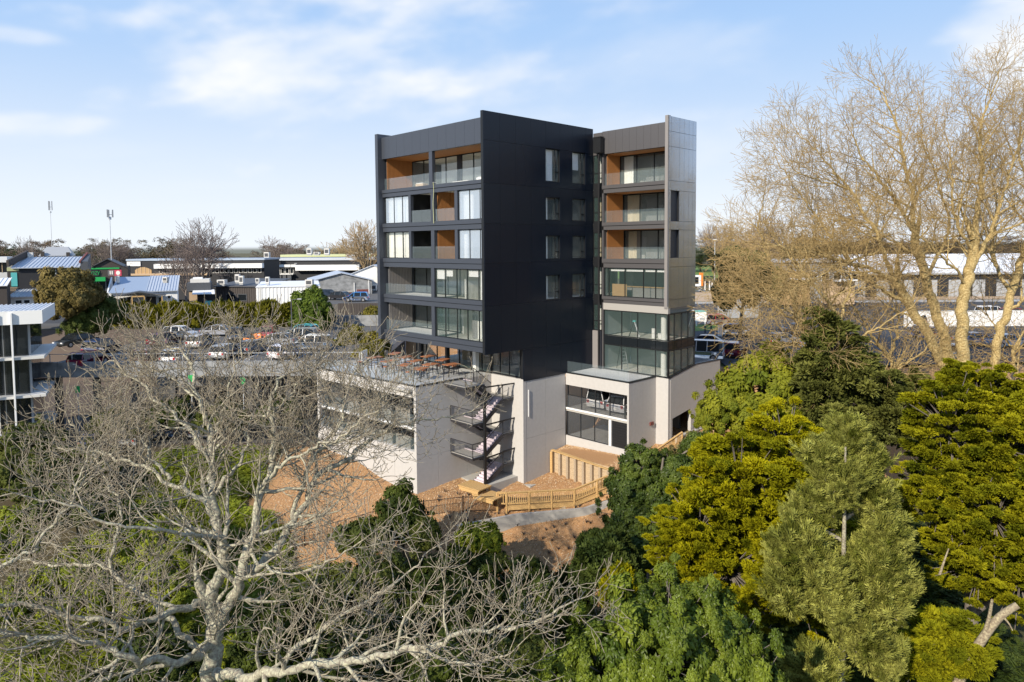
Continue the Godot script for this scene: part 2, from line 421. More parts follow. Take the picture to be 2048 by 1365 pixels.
# ---------------------------------------------------------------- the apartment building
const XA := 35.66
const XB := 48.15
const ZA := -39.47
const ZL := -53.60
const ZW := -31.70
const XE := 52.20
# a framed window facing -x (axis 0) or +z (axis 1): u0..u1 across, y0..y1 up, face at f; cuts are the mullions
func window_x(root: Node, called: String, x: float, z0: float, z1: float, y0: float, y1: float, cuts: Array, pm: Material, fm: Material, bar := 0.06, label := "") -> Node3D:
	var o := Node3D.new(); o.name = called; root.add_child(o, true)
	if label: o.set_meta("label", label)
	var zs := [z0] + cuts + [z1]
	box(o, "frame", fm, Vector3(x, y0, z0), Vector3(x + 0.1, y0 + bar, z1))
	box(o, "frame", fm, Vector3(x, y1 - bar, z0), Vector3(x + 0.1, y1, z1))
	for i in zs.size():
		var w := bar * (1.0 if i == 0 or i == zs.size() - 1 else 0.75)
		var zc: float = zs[i] + (w * 0.5 if i == 0 else (-w * 0.5 if i == zs.size() - 1 else 0.0))
		box(o, "mullion", fm, Vector3(x - 0.012, y0 + bar, zc - w * 0.5), Vector3(x + 0.09, y1 - bar, zc + w * 0.5))
	for i in zs.size() - 1:
		box(o, "pane", pm, Vector3(x + 0.03, y0 + bar, zs[i] + bar * 0.5), Vector3(x + 0.055, y1 - bar, zs[i + 1] - bar * 0.5))
	return o
func window_z(root: Node, called: String, z: float, x0: float, x1: float, y0: float, y1: float, cuts: Array, pm: Material, fm: Material, bar := 0.06) -> Node3D:
	var o := Node3D.new(); o.name = called; root.add_child(o, true)
	var xs := [x0] + cuts + [x1]
	box(o, "frame", fm, Vector3(x0, y0, z - 0.1), Vector3(x1, y0 + bar, z))
	box(o, "frame", fm, Vector3(x0, y1 - bar, z - 0.1), Vector3(x1, y1, z))
	for i in xs.size():
		var w := bar * (1.0 if i == 0 or i == xs.size() - 1 else 0.75)
		var xc: float = xs[i] + (w * 0.5 if i == 0 else (-w * 0.5 if i == xs.size() - 1 else 0.0))
		box(o, "mullion", fm, Vector3(xc - w * 0.5, y0 + bar, z - 0.09), Vector3(xc + w * 0.5, y1 - bar, z + 0.012))
	for i in xs.size() - 1:
		box(o, "pane", pm, Vector3(xs[i] + bar * 0.5, y0 + bar, z - 0.055), Vector3(xs[i + 1] - bar * 0.5, y1 - bar, z - 0.03))
	return o
func balustrade(root: Node, x: float, z0: float, z1: float, y0: float, h: float, n: int) -> void:
	var o := Node3D.new(); o.name = "glass_balustrade"; root.add_child(o, true)
	for i in n:
		box(o, "pane", M.rail_pane, Vector3(x, y0, lerpf(z0, z1, float(i) / n) + 0.012), Vector3(x + 0.02, y0 + h, lerpf(z0, z1, (i + 1.0) / n) - 0.012))
# upright battens lining a side wall that faces +z (at z) from x0 to x1
func batten_wall(root: Node, called: String, m: Material, z: float, x0: float, x1: float, y0: float, y1: float, back: Material, step := 0.14) -> void:
	var o := box(root, called, back, Vector3(x0, y0, z - 0.08), Vector3(x1, y1, z)); var b := Bag.new()
	var x := x0 + 0.02
	while x < x1 - step * 0.7:
		b.box(Vector3(x, y0, z + 0.002), Vector3(x + step * 0.72, y1, z + 0.035)); x += step
	var k := mesh_node(root, "batten_lining", b.mesh(), m); kind_stuff(k); o.set_meta("label", "backing of the batten lined balcony wall")
func curtain(root: Node, m: Material, x: float, z0: float, z1: float, y0: float, y1: float, sd: int) -> void:
	var b := Bag.new(); var n := int(absf(z1 - z0) / 0.07) + 2; var r := RandomNumberGenerator.new(); r.seed = sd
	var px := x; var pz := z0
	for i in range(1, n + 1):
		var qz := lerpf(z0, z1, float(i) / n); var qx := x + (0.06 if i % 2 else -0.02) + r.randf_range(-0.02, 0.03)
		b.quad(Vector3(px, y0, pz), Vector3(px, y1, pz), Vector3(qx, y1, qz), Vector3(qx, y0, qz)); px = qx; pz = qz
	mesh_node(root, "curtain", b.mesh(), m)
func band_x(root: Node, m: Material, x: float, z0: float, z1: float, y0: float, y1: float) -> void:
	var mid := lerpf(y0, y1, 0.52)
	box(root, "fascia_panel", m, Vector3(x - 0.05, mid + 0.025, z0), Vector3(x + 0.34, y1, z1))
	box(root, "fascia_panel", m, Vector3(x, y0, z0 + 0.003), Vector3(x + 0.335, mid - 0.025, z1 - 0.003))
	box(root, "shadow_gap", M.black, Vector3(x + 0.09, mid - 0.024, z0 + 0.006), Vector3(x + 0.33, mid + 0.024, z1 - 0.006))
func make_building() -> void:
	var b := thing("apartment_building", "seven storey charcoal apartment block with timber lined balconies above a pale podium", "building", Vector3.ZERO)
	# ---- shell
	var fl := [10.0, 13.27, 16.46, 19.58, 22.68, 26.08]      # underside of each slab band, then the soffit of the parapet
	var ft := [10.78, 14.02, 17.24, 20.32, 23.33]             # top of each band
	for i in 5:
		box(b, "floor_slab", M.room_floor, Vector3(XA + 0.36, fl[i] + 0.2, ZL + 0.02), Vector3(51.8, ft[i] - 0.14, ZA - 0.32))
		box(b, "ceiling", M.room_white, Vector3(XA + 0.36, fl[i] + 0.1, ZL + 0.02), Vector3(51.8, fl[i] + 0.197, ZA - 0.32))
	box(b, "soffit", M.wing_frame, Vector3(XA + 0.1, 9.96, ZL + 0.02), Vector3(51.8, 10.096, ZA - 0.32))
	box(b, "roof", M.slate, Vector3(XA + 0.3, 27.3, ZL + 0.02), Vector3(51.8, 27.55, ZA - 0.3))
	box(b, "ceiling", M.cedar, Vector3(XA + 0.3, 26.1, ZL + 0.02), Vector3(38.9, 26.2, ZA - 0.32))
	box(b, "ceiling", M.room_white, Vector3(38.9, 26.1, ZL + 0.02), Vector3(51.8, 26.22, ZA - 0.32))
	box(b, "rear_wall", M.cladding, Vector3(51.8, 7.4, ZL), Vector3(52.1, 28.0, ZA - 0.33))
	box(b, "side_fin", M.frame, Vector3(XA - 0.42, 9.9, ZL - 0.42), Vector3(52.1, 28.3, ZL - 0.003))
	for i in 5:
		box(b, "interior_wall", M.room_white, Vector3(42.4, ft[i] - 0.138, ZL + 0.05), Vector3(42.6, fl[i + 1] + 0.098, ZA - 0.33))
		box(b, "partition", M.room_white, Vector3(38.95, ft[i] - 0.136, -46.52), Vector3(42.395, fl[i + 1] + 0.096, -46.40))
	box(b, "partition", M.frame, Vector3(XA + 0.36, 20.18, -46.5), Vector3(38.94, 22.77, -46.22))
	box(b, "partition", M.frame, Vector3(XA + 0.36, 17.1, -46.5), Vector3(38.94, 19.67, -46.22))
	# ---- charcoal side wall facing the gully: panels on a backing, windows cut through
	var cx := [35.26, 36.95, 38.64, 40.36, 42.08, 43.80, 45.38, 47.10, 48.13]
	var rows := [28.4, 26.22, 23.0, 19.95, 16.95, 13.65, 9.95, 7.36]
	var wins := {1: [23.53, 26.2], 2: [20.35, 22.24], 3: [17.13, 19.08], 4: [13.75, 15.80]}
	for r in 7:
		for c in 8:
			if r == 6 and cx[c] < 39.3 and c < 2: continue
			var x0: float = cx[c]; var x1: float = cx[c + 1]; var y1: float = rows[r]; var y0: float = rows[r + 1]
			if r == 6 and c == 2: x0 = 39.36
			var parts := [[y0, y1]]
			if wins.has(r) and (c == 4 or c == 6):
				parts = [[y0, wins[r][0]]]
				if y1 - wins[r][1] > 0.1: parts.append([wins[r][1], y1])
				window_z(b, "window", ZA - 0.14, x0, x1, wins[r][0], wins[r][1], [lerpf(x0, x1, 0.72)], M.pane, M.black)
				var yl: float = lerpf(wins[r][0], wins[r][1], 0.3)
				box(b.get_child(-1), "transom", M.black, Vector3(lerpf(x0, x1, 0.72), yl, ZA - 0.22), Vector3(x1, yl + 0.07, ZA - 0.125))
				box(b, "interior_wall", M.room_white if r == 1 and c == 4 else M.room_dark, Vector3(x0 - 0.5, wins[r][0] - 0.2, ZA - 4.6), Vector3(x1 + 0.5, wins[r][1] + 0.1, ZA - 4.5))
			if r == 1 and (c == 4 or c == 6): box(b, "roller_blind", M.blind, Vector3(x0 + 0.05, lerpf(wins[r][0], wins[r][1], 0.02 if c == 4 else 0.45), ZA - 0.42), Vector3(lerpf(x0, x1, 0.70), wins[r][1] - 0.05, ZA - 0.40))
			for p in parts:
				var pn := box(b, "cladding_panel", [M.cladding, M.cladding_b, M.cladding_c][(r * 5 + c * 3) % 3], Vector3(x0 + 0.006, p[0] + 0.01, ZA - 0.05), Vector3(x1 - 0.006, p[1] - 0.01, ZA))
				pn.rotation = Vector3(rng.randf_range(-0.002, 0.002), rng.randf_range(-0.002, 0.002), 0)
				box(b, "wall_backing", M.black, Vector3(x0, p[0], ZA - 0.30), Vector3(x1, p[1], ZA - 0.052))
	# ---- street facade facing the sun
	box(b, "parapet_edge", M.frame, Vector3(XA - 0.4, 26.08, ZA - 0.31), Vector3(XA + 0.3, 28.395, ZA - 0.053))
	for i in 12:
		var z0 := lerpf(ZL, ZA - 0.32, i / 12.0); var z1 := lerpf(ZL, ZA - 0.32, (i + 1) / 12.0)
		box(b, "parapet_panel", M.frame, Vector3(XA, 26.08, z0 + 0.006), Vector3(XA + 0.28, 28.0, z1 - 0.006))
	for i in 5: band_x(b, M.frame, XA, ZL + 0.005, ZA - 0.32, fl[i], ft[i])
	box(b, "corner_post", M.frame, Vector3(XA - 0.1, 9.95, ZA - 0.312), Vector3(XA + 0.3, 26.07, ZA - 0.06))
	# columns between the openings
	for q in [[23.33, 26.08, -46.73, -46.28], [20.32, 22.68, -49.70, -49.36], [20.32, 22.68, -46.56, -46.12], [20.32, 22.68, -43.46, -43.12], [17.24, 19.58, -49.70, -49.36], [17.24, 19.58, -46.56, -46.12], [17.24, 19.58, -43.46, -43.12], [14.02, 16.46, -46.64, -46.22], [10.78, 13.27, -46.64, -46.22]]:
		box(b, "column", M.frame, Vector3(XA + 0.02, q[0] + 0.001, q[2]), Vector3(XA + 0.32, q[1] - 0.001, q[3]))
	# top balconies
	batten_wall(b, "side_lining", M.cedar, -53.38, XA + 0.36, 38.8, 23.2, 26.1, M.brown_wall)
	window_x(b, "sliding_door", 38.8, -53.4, -46.75, 23.2, 26.1, [-51.6, -50.0, -48.4], M.pane, M.black, 0.09)
	window_x(b, "sliding_door", 38.8, -46.3, ZA - 0.33, 23.2, 26.1, [-44.7, -43.2, -41.6, -40.9], M.pane, M.black, 0.09)
	box(b, "spandrel_wall", M.black, Vector3(38.79, 23.2, -46.74), Vector3(38.9, 26.09, -46.31))
	balustrade(b, XA + 0.18, -53.5, -46.75, 23.34, 1.0, 4)
	balustrade(b, XA + 0.18, -46.26, ZA - 0.33, 23.34, 1.0, 4)
	# levels five and six: window, balcony, balcony, window
	for i in [3, 2]:
		var y0: float = ft[i]; var y1: float = fl[i + 1]
		var six: bool = i == 3
		window_x(b, "window", XA + 0.16, -53.4, -49.72, y0, y1, [-52.05, -50.78], M.sky_pane if six else M.pane, M.black)
		window_x(b, "window", XA + 0.16, -43.1, ZA - 0.33, y0, y1, [-41.78, -40.54], M.sky_pane, M.black)
		curtain(b, M.curtain, XA + 0.45, -53.3, -51.4 if six else -49.8, y0 + 0.02, y1 - 0.02, i)
		if six: curtain(b, M.curtain, XA + 0.5, -51.4, -49.8, y0, y1, 11)
		curtain(b, M.curtain, XA + 0.6, -43.0, -41.9 if six else -42.6, y0, y1, i + 20)
		if not six: curtain(b, M.beige_curtain, 38.6, -49.2, -47.4, y0 - 0.1, y1, 5)
		window_x(b, "sliding_door", 38.3, -49.4, -46.52, y0 - 0.14, y1 + 0.09, [-48.4, -47.4], M.pane, M.black, 0.08)
		window_x(b, "sliding_door", 38.7, -46.2, -43.2, y0 - 0.14, y1 + 0.09, [-44.7], M.pane, M.black, 0.08)
		box(b, "side_wall", M.black, Vector3(XA + 0.36, y0 - 0.13, -49.72), Vector3(38.3, y1 + 0.09, -49.5))
		box(b, "side_wall", M.room_white, Vector3(XA + 0.36, y0 - 0.13, -43.4), Vector3(38.7, y1 + 0.09, -43.2))
		batten_wall(b, "side_lining", M.cedar, -46.12, XA + 0.36, 38.6, y0 - 0.12, y1 + 0.09, M.brown_wall)
		balustrade(b, XA + 0.1, -49.34, -46.58, y0 + 0.01, 1.0, 2)
		balustrade(b, XA + 0.1, -46.1, -43.48, y0 + 0.01, 1.0, 2)
	# levels three and four: open balcony with grey battens, then a wide window
	for i in [1, 0]:
		var y0: float = ft[i]; var y1: float = fl[i + 1]
		batten_wall(b, "side_lining", M.wing_trim, -53.36, XA + 0.36, 38.6, y0 + 0.1, y1 + 0.09, M.slate, 0.17)
		box(b, "balcony_floor", M.pale_paving, Vector3(XA + 0.08, y0 - 0.13, -53.35), Vector3(38.85, y0 - 0.06, -46.66))
		window_x(b, "sliding_door", 38.8, -53.3, -46.6, y0 - 0.05, y1 + 0.09, [-51.4, -49.9, -48.3], M.pane, M.black, 0.1)
		window_x(b, "window", XA + 0.14, -46.2, ZA - 0.33, y0, y1, [-44.93, -43.43, -42.13, -40.76], M.green_pane, M.black)
		balustrade(b, XA + 0.12, -53.5, -46.66, y0 - 0.05, 1.0, 5)
		if i == 1:
			for q in [[-46.15, -44.95, 0.9], [-44.9, -44.1, 0.66], [-42.1, -40.8, 0.62], [-40.7, -39.85, 2.4]]:
				box(b, "roller_blind", M.blind, Vector3(XA + 0.3, y1 - q[2], q[0]), Vector3(XA + 0.32, y1 - 0.03, q[1]))
			box(b, "partition", M.room_white, Vector3(37.2, y0 - 0.13, -44.1), Vector3(42.3, y1 + 0.09, -44.0))
		else:
			box(b, "frosted_screen", M.green_pane, Vector3(XA + 0.35, y0 + 0.02, -46.1), Vector3(XA + 0.37, y1 - 0.02, -45.0))
			box(b, "partition", M.room_white, Vector3(37.6, y0 - 0.13, -43.3), Vector3(37.75, y1 + 0.09, -41.0))
			box(b, "interior_door", M.room_dark, Vector3(37.55, y0 - 0.1, -43.6), Vector3(37.59, y1 - 0.4, -43.0))
	# ---- link beside the side wall: a strip of narrow windows, a grey panel and the downpipe
	for q in [[23.6, 26.1, 0], [20.3, 22.5, 1], [17.2, 19.4, 1], [13.9, 16.4, 0], [10.75, 13.1, 0]]:
		window_x(b, "narrow_window", XB + 0.02, ZA + 0.02, -38.5, q[0], q[1], [], M.green_pane, M.black, 0.07)
		box(b.get_child(-1), "transom", M.black, Vector3(XB + 0.0, lerpf(q[0], q[1], 0.36), ZA + 0.09), Vector3(XB + 0.1, lerpf(q[0], q[1], 0.36) + 0.06, -38.57))
		box(b, "interior_wall", M.room_white if q[2] == 0 else M.beige_curtain, Vector3(XB + 0.7, q[0] - 0.1, ZA + 0.01), Vector3(XB + 0.8, q[1] + 0.1, -38.52))
	for q in [[26.1, 28.0], [22.5, 23.6], [19.4, 20.3], [16.4, 17.2], [13.1, 13.9]]:
		box(b, "spandrel_panel", M.wing_frame if q[1] > 27 else M.black, Vector3(XB, q[0] + 0.002, ZA + 0.01), Vector3(XB + 0.2, q[1] - 0.002, -38.49))
	box(b, "grey_panel", M.wing_trim, Vector3(XB - 0.12, 7.42, ZA + 0.01), Vector3(XB + 0.2, 10.74, -38.6))
	var dp := box(b, "downpipe", M.black_metal, Vector3(XB - 0.42, 7.5, -38.62), Vector3(XB - 0.28, 26.3, -38.48))
	dp.set_meta("label", "black downpipe running the whole height of the link")
	box(b, "rain_head", M.black, Vector3(XB - 0.62, 26.2, -38.98), Vector3(XB - 0.16, 27.5, -38.18))
	box(b, "rain_head_lip", M.black_metal, Vector3(XB - 0.66, 27.5, -39.02), Vector3(XB - 0.12, 27.56, -38.14))
	# ---- wing
	var wl := [13.82, 17.08, 20.22, 23.42]                       # tops of the wing's bands
	var wu := [13.26, 16.32, 19.58, 22.75, 26.1]                 # undersides
	var zr := -32.03
	box(b, "wing_edge", M.wing_frame, Vector3(XB, 7.4, -38.48), Vector3(XB + 0.3, 26.1, -38.33))
	for i in 9:
		var z0 := lerpf(-38.48, zr, i / 9.0); var z1 := lerpf(-38.48, zr, (i + 1) / 9.0)
		box(b, "parapet_panel", M.wing_frame, Vector3(XB + 0.02, 26.12, z0 + 0.006), Vector3(XB + 0.3, 28.05, z1 - 0.006))
	box(b, "corner_trim", M.wing_trim, Vector3(XB - 0.1, 13.1, zr + 0.003), Vector3(XB + 0.3, 28.55, ZW - 0.052))
	for i in 4: band_x(b, M.wing_frame, XB, -38.47, zr - 0.001, wu[i], wl[i])
	box(b, "roof", M.slate, Vector3(XB + 0.3, 27.2, ZA), Vector3(XE - 0.06, 27.45, ZW - 0.06))
	box(b, "rear_wall", M.frame, Vector3(XE - 0.28, 13.2, ZA), Vector3(XE - 0.06, 28.1, ZW - 0.31))
	for i in 4: box(b, "floor_slab", M.room_floor, Vector3(XB + 0.36, wu[i] + 0.1, ZA + 0.0), Vector3(XE - 0.29, wl[i] - 0.1, ZW - 0.32))
	for i in 3:
		var y0: float = wl[i + 1]; var y1: float = wu[i + 2]
		box(b, "ceiling", M.cedar, Vector3(XB + 0.31, y1 + 0.002, -38.3), Vector3(50.5, y1 + 0.1, ZW - 0.32))
		var deep: float = [50.95, 50.8, 50.3][i]
		batten_wall(b, "side_lining", M.cedar, -38.22, XB + 0.32, deep, y0 - 0.1, y1, M.brown_wall)
		window_x(b, "sliding_door", deep, -38.2, ZW - 0.33, y0 - 0.1, y1, [-36.4, -34.6, -33.0], M.pane, M.black, 0.1)
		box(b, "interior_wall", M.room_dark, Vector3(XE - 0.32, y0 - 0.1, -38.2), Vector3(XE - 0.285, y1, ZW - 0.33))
		curtain(b, M.beige_curtain if i < 2 else M.curtain, deep + 0.25, -37.9, [-37.0, -36.5, -36.9][i], y0 - 0.09, y1, 60 + i)
		box(b, "joinery", M.charcoal_ply, Vector3(XE - 0.75, y0 - 0.09, -36.2), Vector3(XE - 0.33, y0 + [1.0, 2.2, 0.9][i], -34.4))
		box(b, "picture", [M.oak, M.aqua, M.tan_wall][i], Vector3(XE - 0.36, y0 + 1.1, -34.1), Vector3(XE - 0.33, y0 + 1.9, -33.2))
		curtain(b, M.curtain, deep + 0.25, -33.0 if i != 1 else -32.5, ZW - 0.4, y0 - 0.09, y1, 70 + i)
		balustrade(b, XB + 0.14, -38.32, zr, y0 + 0.01, 1.0, 4)
	# level four of the wing: a full window with a kitchen behind
	window_x(b, "window", XB + 0.1, -38.3, zr, 13.82, 16.32, [-37.8, -36.1, -34.2, -33.0], M.green_pane, M.black, 0.07)
	for q in [[-37.7, -36.15], [-36.05, -34.25], [-34.1, -33.05], [-32.95, -32.1]]:
		box(b, "roller_blind", M.blind, Vector3(XB + 0.26, 16.02, q[0]), Vector3(XB + 0.28, 16.3, q[1]))
	box(b, "bench", M.oak, Vector3(XB + 1.4, 14.62, -37.6), Vector3(XB + 2.0, 14.68, -32.6))
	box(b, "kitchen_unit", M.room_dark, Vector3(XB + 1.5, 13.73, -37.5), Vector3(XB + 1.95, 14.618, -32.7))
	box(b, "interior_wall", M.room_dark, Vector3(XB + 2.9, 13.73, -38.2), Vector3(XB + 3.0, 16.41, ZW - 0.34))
	box(b, "frosted_screen", M.oak, Vector3(XB + 0.5, 13.74, -37.75), Vector3(XB + 0.55, 14.9, -36.2))
	# end wall of the wing: metal panels in columns and storey rows, two shuttered recesses
	var ex := [XB + 0.003, XB + 0.28, XB + 1.5, XB + 2.2, XB + 2.9, XB + 3.5, XE]
	var ey := [13.1, 13.8, 16.45, 17.2, 19.47, 20.15, 22.62, 23.4, 26.1, 27.3, 28.5]
	for r in ey.size() - 1:
		for c in 6:
			var recess: bool = (c == 1) and (r == 3 or r == 5)
			if recess:
				var sh := box(b, "shutter", M.frame, Vector3(ex[c], ey[r], ZW - 0.30), Vector3(ex[c + 1], ey[r + 1], ZW - 0.22)); sh.set_meta("label", "grey shutter set back in the wing's end wall")
				continue
			box(b, "metal_panel", M.wing_metal, Vector3(ex[c] + 0.01, ey[r] + 0.012, ZW - 0.05), Vector3(ex[c + 1] - 0.01, ey[r + 1] - 0.012, ZW)).rotation = Vector3(rng.randf_range(-0.002, 0.002), rng.randf_range(-0.003, 0.003), 0)
			box(b, "wall_backing", M.black, Vector3(ex[c], ey[r], ZW - 0.3), Vector3(ex[c + 1], ey[r + 1], ZW - 0.052))
	box(b, "eave_tray", M.wing_trim, Vector3(XB + 0.3, 13.0, ZW - 0.3), Vector3(XE + 0.9, 13.09, ZW - 0.02))
	# glazed lower storeys of the wing
	box(b, "fascia_band", M.band_white, Vector3(XB - 0.02, 12.66, -38.33), Vector3(XB + 0.3, 13.24, ZW - 0.002))
	box(b, "floor_slab", M.room_floor, Vector3(XB + 0.16, 10.0, -38.3), Vector3(XE - 0.1, 10.34, ZW - 0.16))
	box(b, "ceiling", M.room_grey, Vector3(XB + 0.31, 12.7, -38.3), Vector3(XE - 0.1, 12.98, ZW - 0.16))
	box(b, "floor_slab", M.room_floor, Vector3(XB + 0.16, 7.2, -38.3), Vector3(XE - 0.1, 7.43, ZW - 0.16))
	for q in [[10.42, 12.66], [7.44, 9.66]]:
		window_x(b, "curtain_wall", XB + 0.02, -38.3, ZW - 0.02, q[0], q[1], [-36.37, -34.71, -32.92], M.green_pane, M.black, 0.07)
		window_z(b, "curtain_wall", ZW, XB + 0.14, XE, q[0], q[1], [XB + 0.95, XB + 2.0, XB + 3.0], M.green_pane, M.black, 0.07)
		box(b, "interior_wall", M.room_grey, Vector3(XE - 0.12, q[0], -38.3), Vector3(XE - 0.02, q[1], ZW - 0.12))
		box(b, "interior_wall", M.room_grey, Vector3(XB + 0.15, q[0], -38.44), Vector3(XE - 0.13, q[1], -38.32))
		var cb := Bag.new(); cb.tube(Vector3(XB + 0.75, q[0] - 0.08, -32.6), Vector3(XB + 0.75, q[1] + 0.1, -32.6), 0.24, 0.24, 16)
		mesh_node(b, "round_column", cb.mesh(), M.room_white)
	for i in 4:
		var zz := [-38.3, -36.37, -34.71, -32.92, ZW - 0.02]
		box(b, "spandrel_pane", M.car_glass, Vector3(XB + 0.02, 9.68, zz[i] + 0.02), Vector3(XB + 0.1, 10.4, zz[i + 1] - 0.02))
	for i in 4:
		var xx := [XB + 0.14, XB + 0.95, XB + 2.0, XB + 3.0, XE]
		box(b, "spandrel_pane", M.car_glass, Vector3(xx[i] + 0.02, 9.68, ZW - 0.1), Vector3(xx[i + 1] - 0.02, 10.4, ZW - 0.02))
	# cafe storey under the overhang
	window_x(b, "cafe_glazing", 39.42, -54.0, -43.4, 7.52, 9.95, [-52.4, -50.8, -49.2, -47.6, -46.0, -44.6], M.green_pane, M.black, 0.09)
	window_x(b, "cafe_glazing", 39.42, -43.3, -39.85, 7.58, 9.95, [-42.3, -41.2], M.pane, M.black, 0.09)
	box(b, "floor_slab", M.room_floor, Vector3(39.4, 7.2, -54.0), Vector3(51.8, 7.46, ZA - 0.33))
	box(b, "interior_wall", M.room_dark, Vector3(44.5, 7.46, -54.0), Vector3(44.7, 9.95, ZA - 0.34))
	box(b, "cafe_counter", M.oak, Vector3(42.6, 7.47, -51), Vector3(43.3, 8.5, -46))
	box(b, "column", M.room_white, Vector3(39.0, 7.5, -45.3), Vector3(39.38, 9.95, -44.9))
	for z in [-52.0, -48.2]: box(b, "column", M.black, Vector3(38.3, 7.5, z), Vector3(38.6, 9.95, z + 0.3))
	for q in [[41.0, -44.3], [41.4, -48.2], [41.2, -41.6]]:
		var lb := Bag.new(); lb.tube(Vector3(q[0], 9.3, q[1]), Vector3(q[0], 9.55, q[1]), 0.28, 0.12, 12); lb.tube(Vector3(q[0], 9.55, q[1]), Vector3(q[0], 9.95, q[1]), 0.01, 0.01, 5)
		mesh_node(b, "pendant_shade", lb.mesh(), M.tan_wall)
	for q in [[40.6, 20.2, -48.6, 0.9, 1.6, M.charcoal_ply], [40.4, 23.2, -50.8, 0.6, 2.0, M.oak], [40.8, 23.2, -43.0, 0.5, 1.4, M.charcoal_ply], [39.6, 13.9, -42.6, 0.75, 1.5, M.white], [39.4, 10.66, -44.6, 0.5, 0.8, M.green_sign]]:
		box(b, "joinery", q[5], Vector3(q[0], q[1], q[2]), Vector3(q[0] + 0.5, q[1] + q[3], q[2] + q[4]))
	var hs := thing("hose", "thin yellow hose hanging from the top balcony down the facade", "hose"); var hg := Bag.new()
	for k in 8: hg.tube(Vector3(XA - 0.12 + 0.02 * sin(k * 1.3), 23.5 - k * 0.42, -46.0 + 0.05 * sin(k * 0.9)), Vector3(XA - 0.12 + 0.02 * sin((k + 1) * 1.3), 23.5 - (k + 1) * 0.42, -46.0 + 0.05 * sin((k + 1) * 0.9)), 0.025, 0.025, 6)
	mesh_node(hs, "tube", hg.mesh(), M.cream_green); box(hs, "hook", M.galvanised, Vector3(XA - 0.13, 23.48, -46.04), Vector3(XA + 0.2, 23.52, -45.96))
	# what stands on the top balconies and in the empty shops
	for q in [[36.6, 23.34, -52.6, 0.9, 0.12, 1.2], [36.4, 23.34, -49.6, 0.5, 0.45, 1.1], [36.5, 23.34, -44.8, 0.5, 0.25, 2.2], [36.4, 23.34, -41.6, 0.4, 0.4, 1.6]]:
		var pk := thing("packing_box", ["low stack of cardboard sheets behind the balcony glass", "brown carton behind the balcony glass", "long pale bundle behind the balcony glass", "white wrapped bundle behind the balcony glass"][[0.12, 0.45, 0.25, 0.4].find(q[4])], "carton", Vector3(q[0], q[1] - 0.14, q[2]))
		box(pk, "carton", [M.oak, M.pine_pale, M.off_white, M.white][[0.12, 0.45, 0.25, 0.4].find(q[4])], Vector3(0, 0, 0), Vector3(q[3], q[4], q[5]))
		box(pk, "lid_flap", M.off_white, Vector3(0.02, q[4], 0.1), Vector3(q[3] * 0.6, q[4] + 0.06, q[5] - 0.1))
	ladder(Vector3(XB + 1.2, 10.35, -35.9), 1.3, 0.5, M.aqua, "turquoise topped step ladder behind the upper shop glass")
	ladder(Vector3(XB + 1.0, 7.44, -37.0), 2.1, -0.3, M.galvanised, "tall silver step ladder behind the lower shop glass")
	var wb := thing("paint_pail_stack", "stack of white pails on the upper shop floor", "pail", Vector3(XB + 1.6, 10.34, -34.2))
	for k in 5:
		var pb := Bag.new(); pb.tube(Vector3((k % 2) * 0.4, int(k / 4.0) * 0.42, (k % 4) * 0.36), Vector3((k % 2) * 0.4, int(k / 4.0) * 0.42 + 0.4, (k % 4) * 0.36), 0.15, 0.17, 10)
		mesh_node(wb, "pail", pb.mesh(), M.white)
func ladder(at: Vector3, h: float, turn: float, top: Material, label: String) -> void:
	var o := thing("step_ladder", label, "ladder", at, turn)
	for s in [-1, 1]:
		var fb := Bag.new(); fb.bar(Vector3(s * 0.3, 0, 0.45), Vector3(s * 0.18, h, 0.04), 0.06, 0.03); mesh_node(o, "rail", fb.mesh(), M.galvanised)
		var rb := Bag.new(); rb.bar(Vector3(s * 0.3, 0, -0.45), Vector3(s * 0.18, h, -0.04), 0.05, 0.03); mesh_node(o, "rear_leg", rb.mesh(), M.black_metal)
	var n := int(h / 0.28)
	for k in range(1, n):
		var t := float(k) / n; box(o, "rung", M.galvanised, Vector3(-0.28 + 0.1 * t, h * t, 0.42 - 0.41 * t), Vector3(0.28 - 0.1 * t, h * t + 0.03, 0.5 - 0.41 * t))
	box(o, "top_cap", top, Vector3(-0.24, h, -0.12), Vector3(0.24, h + 0.12, 0.12))

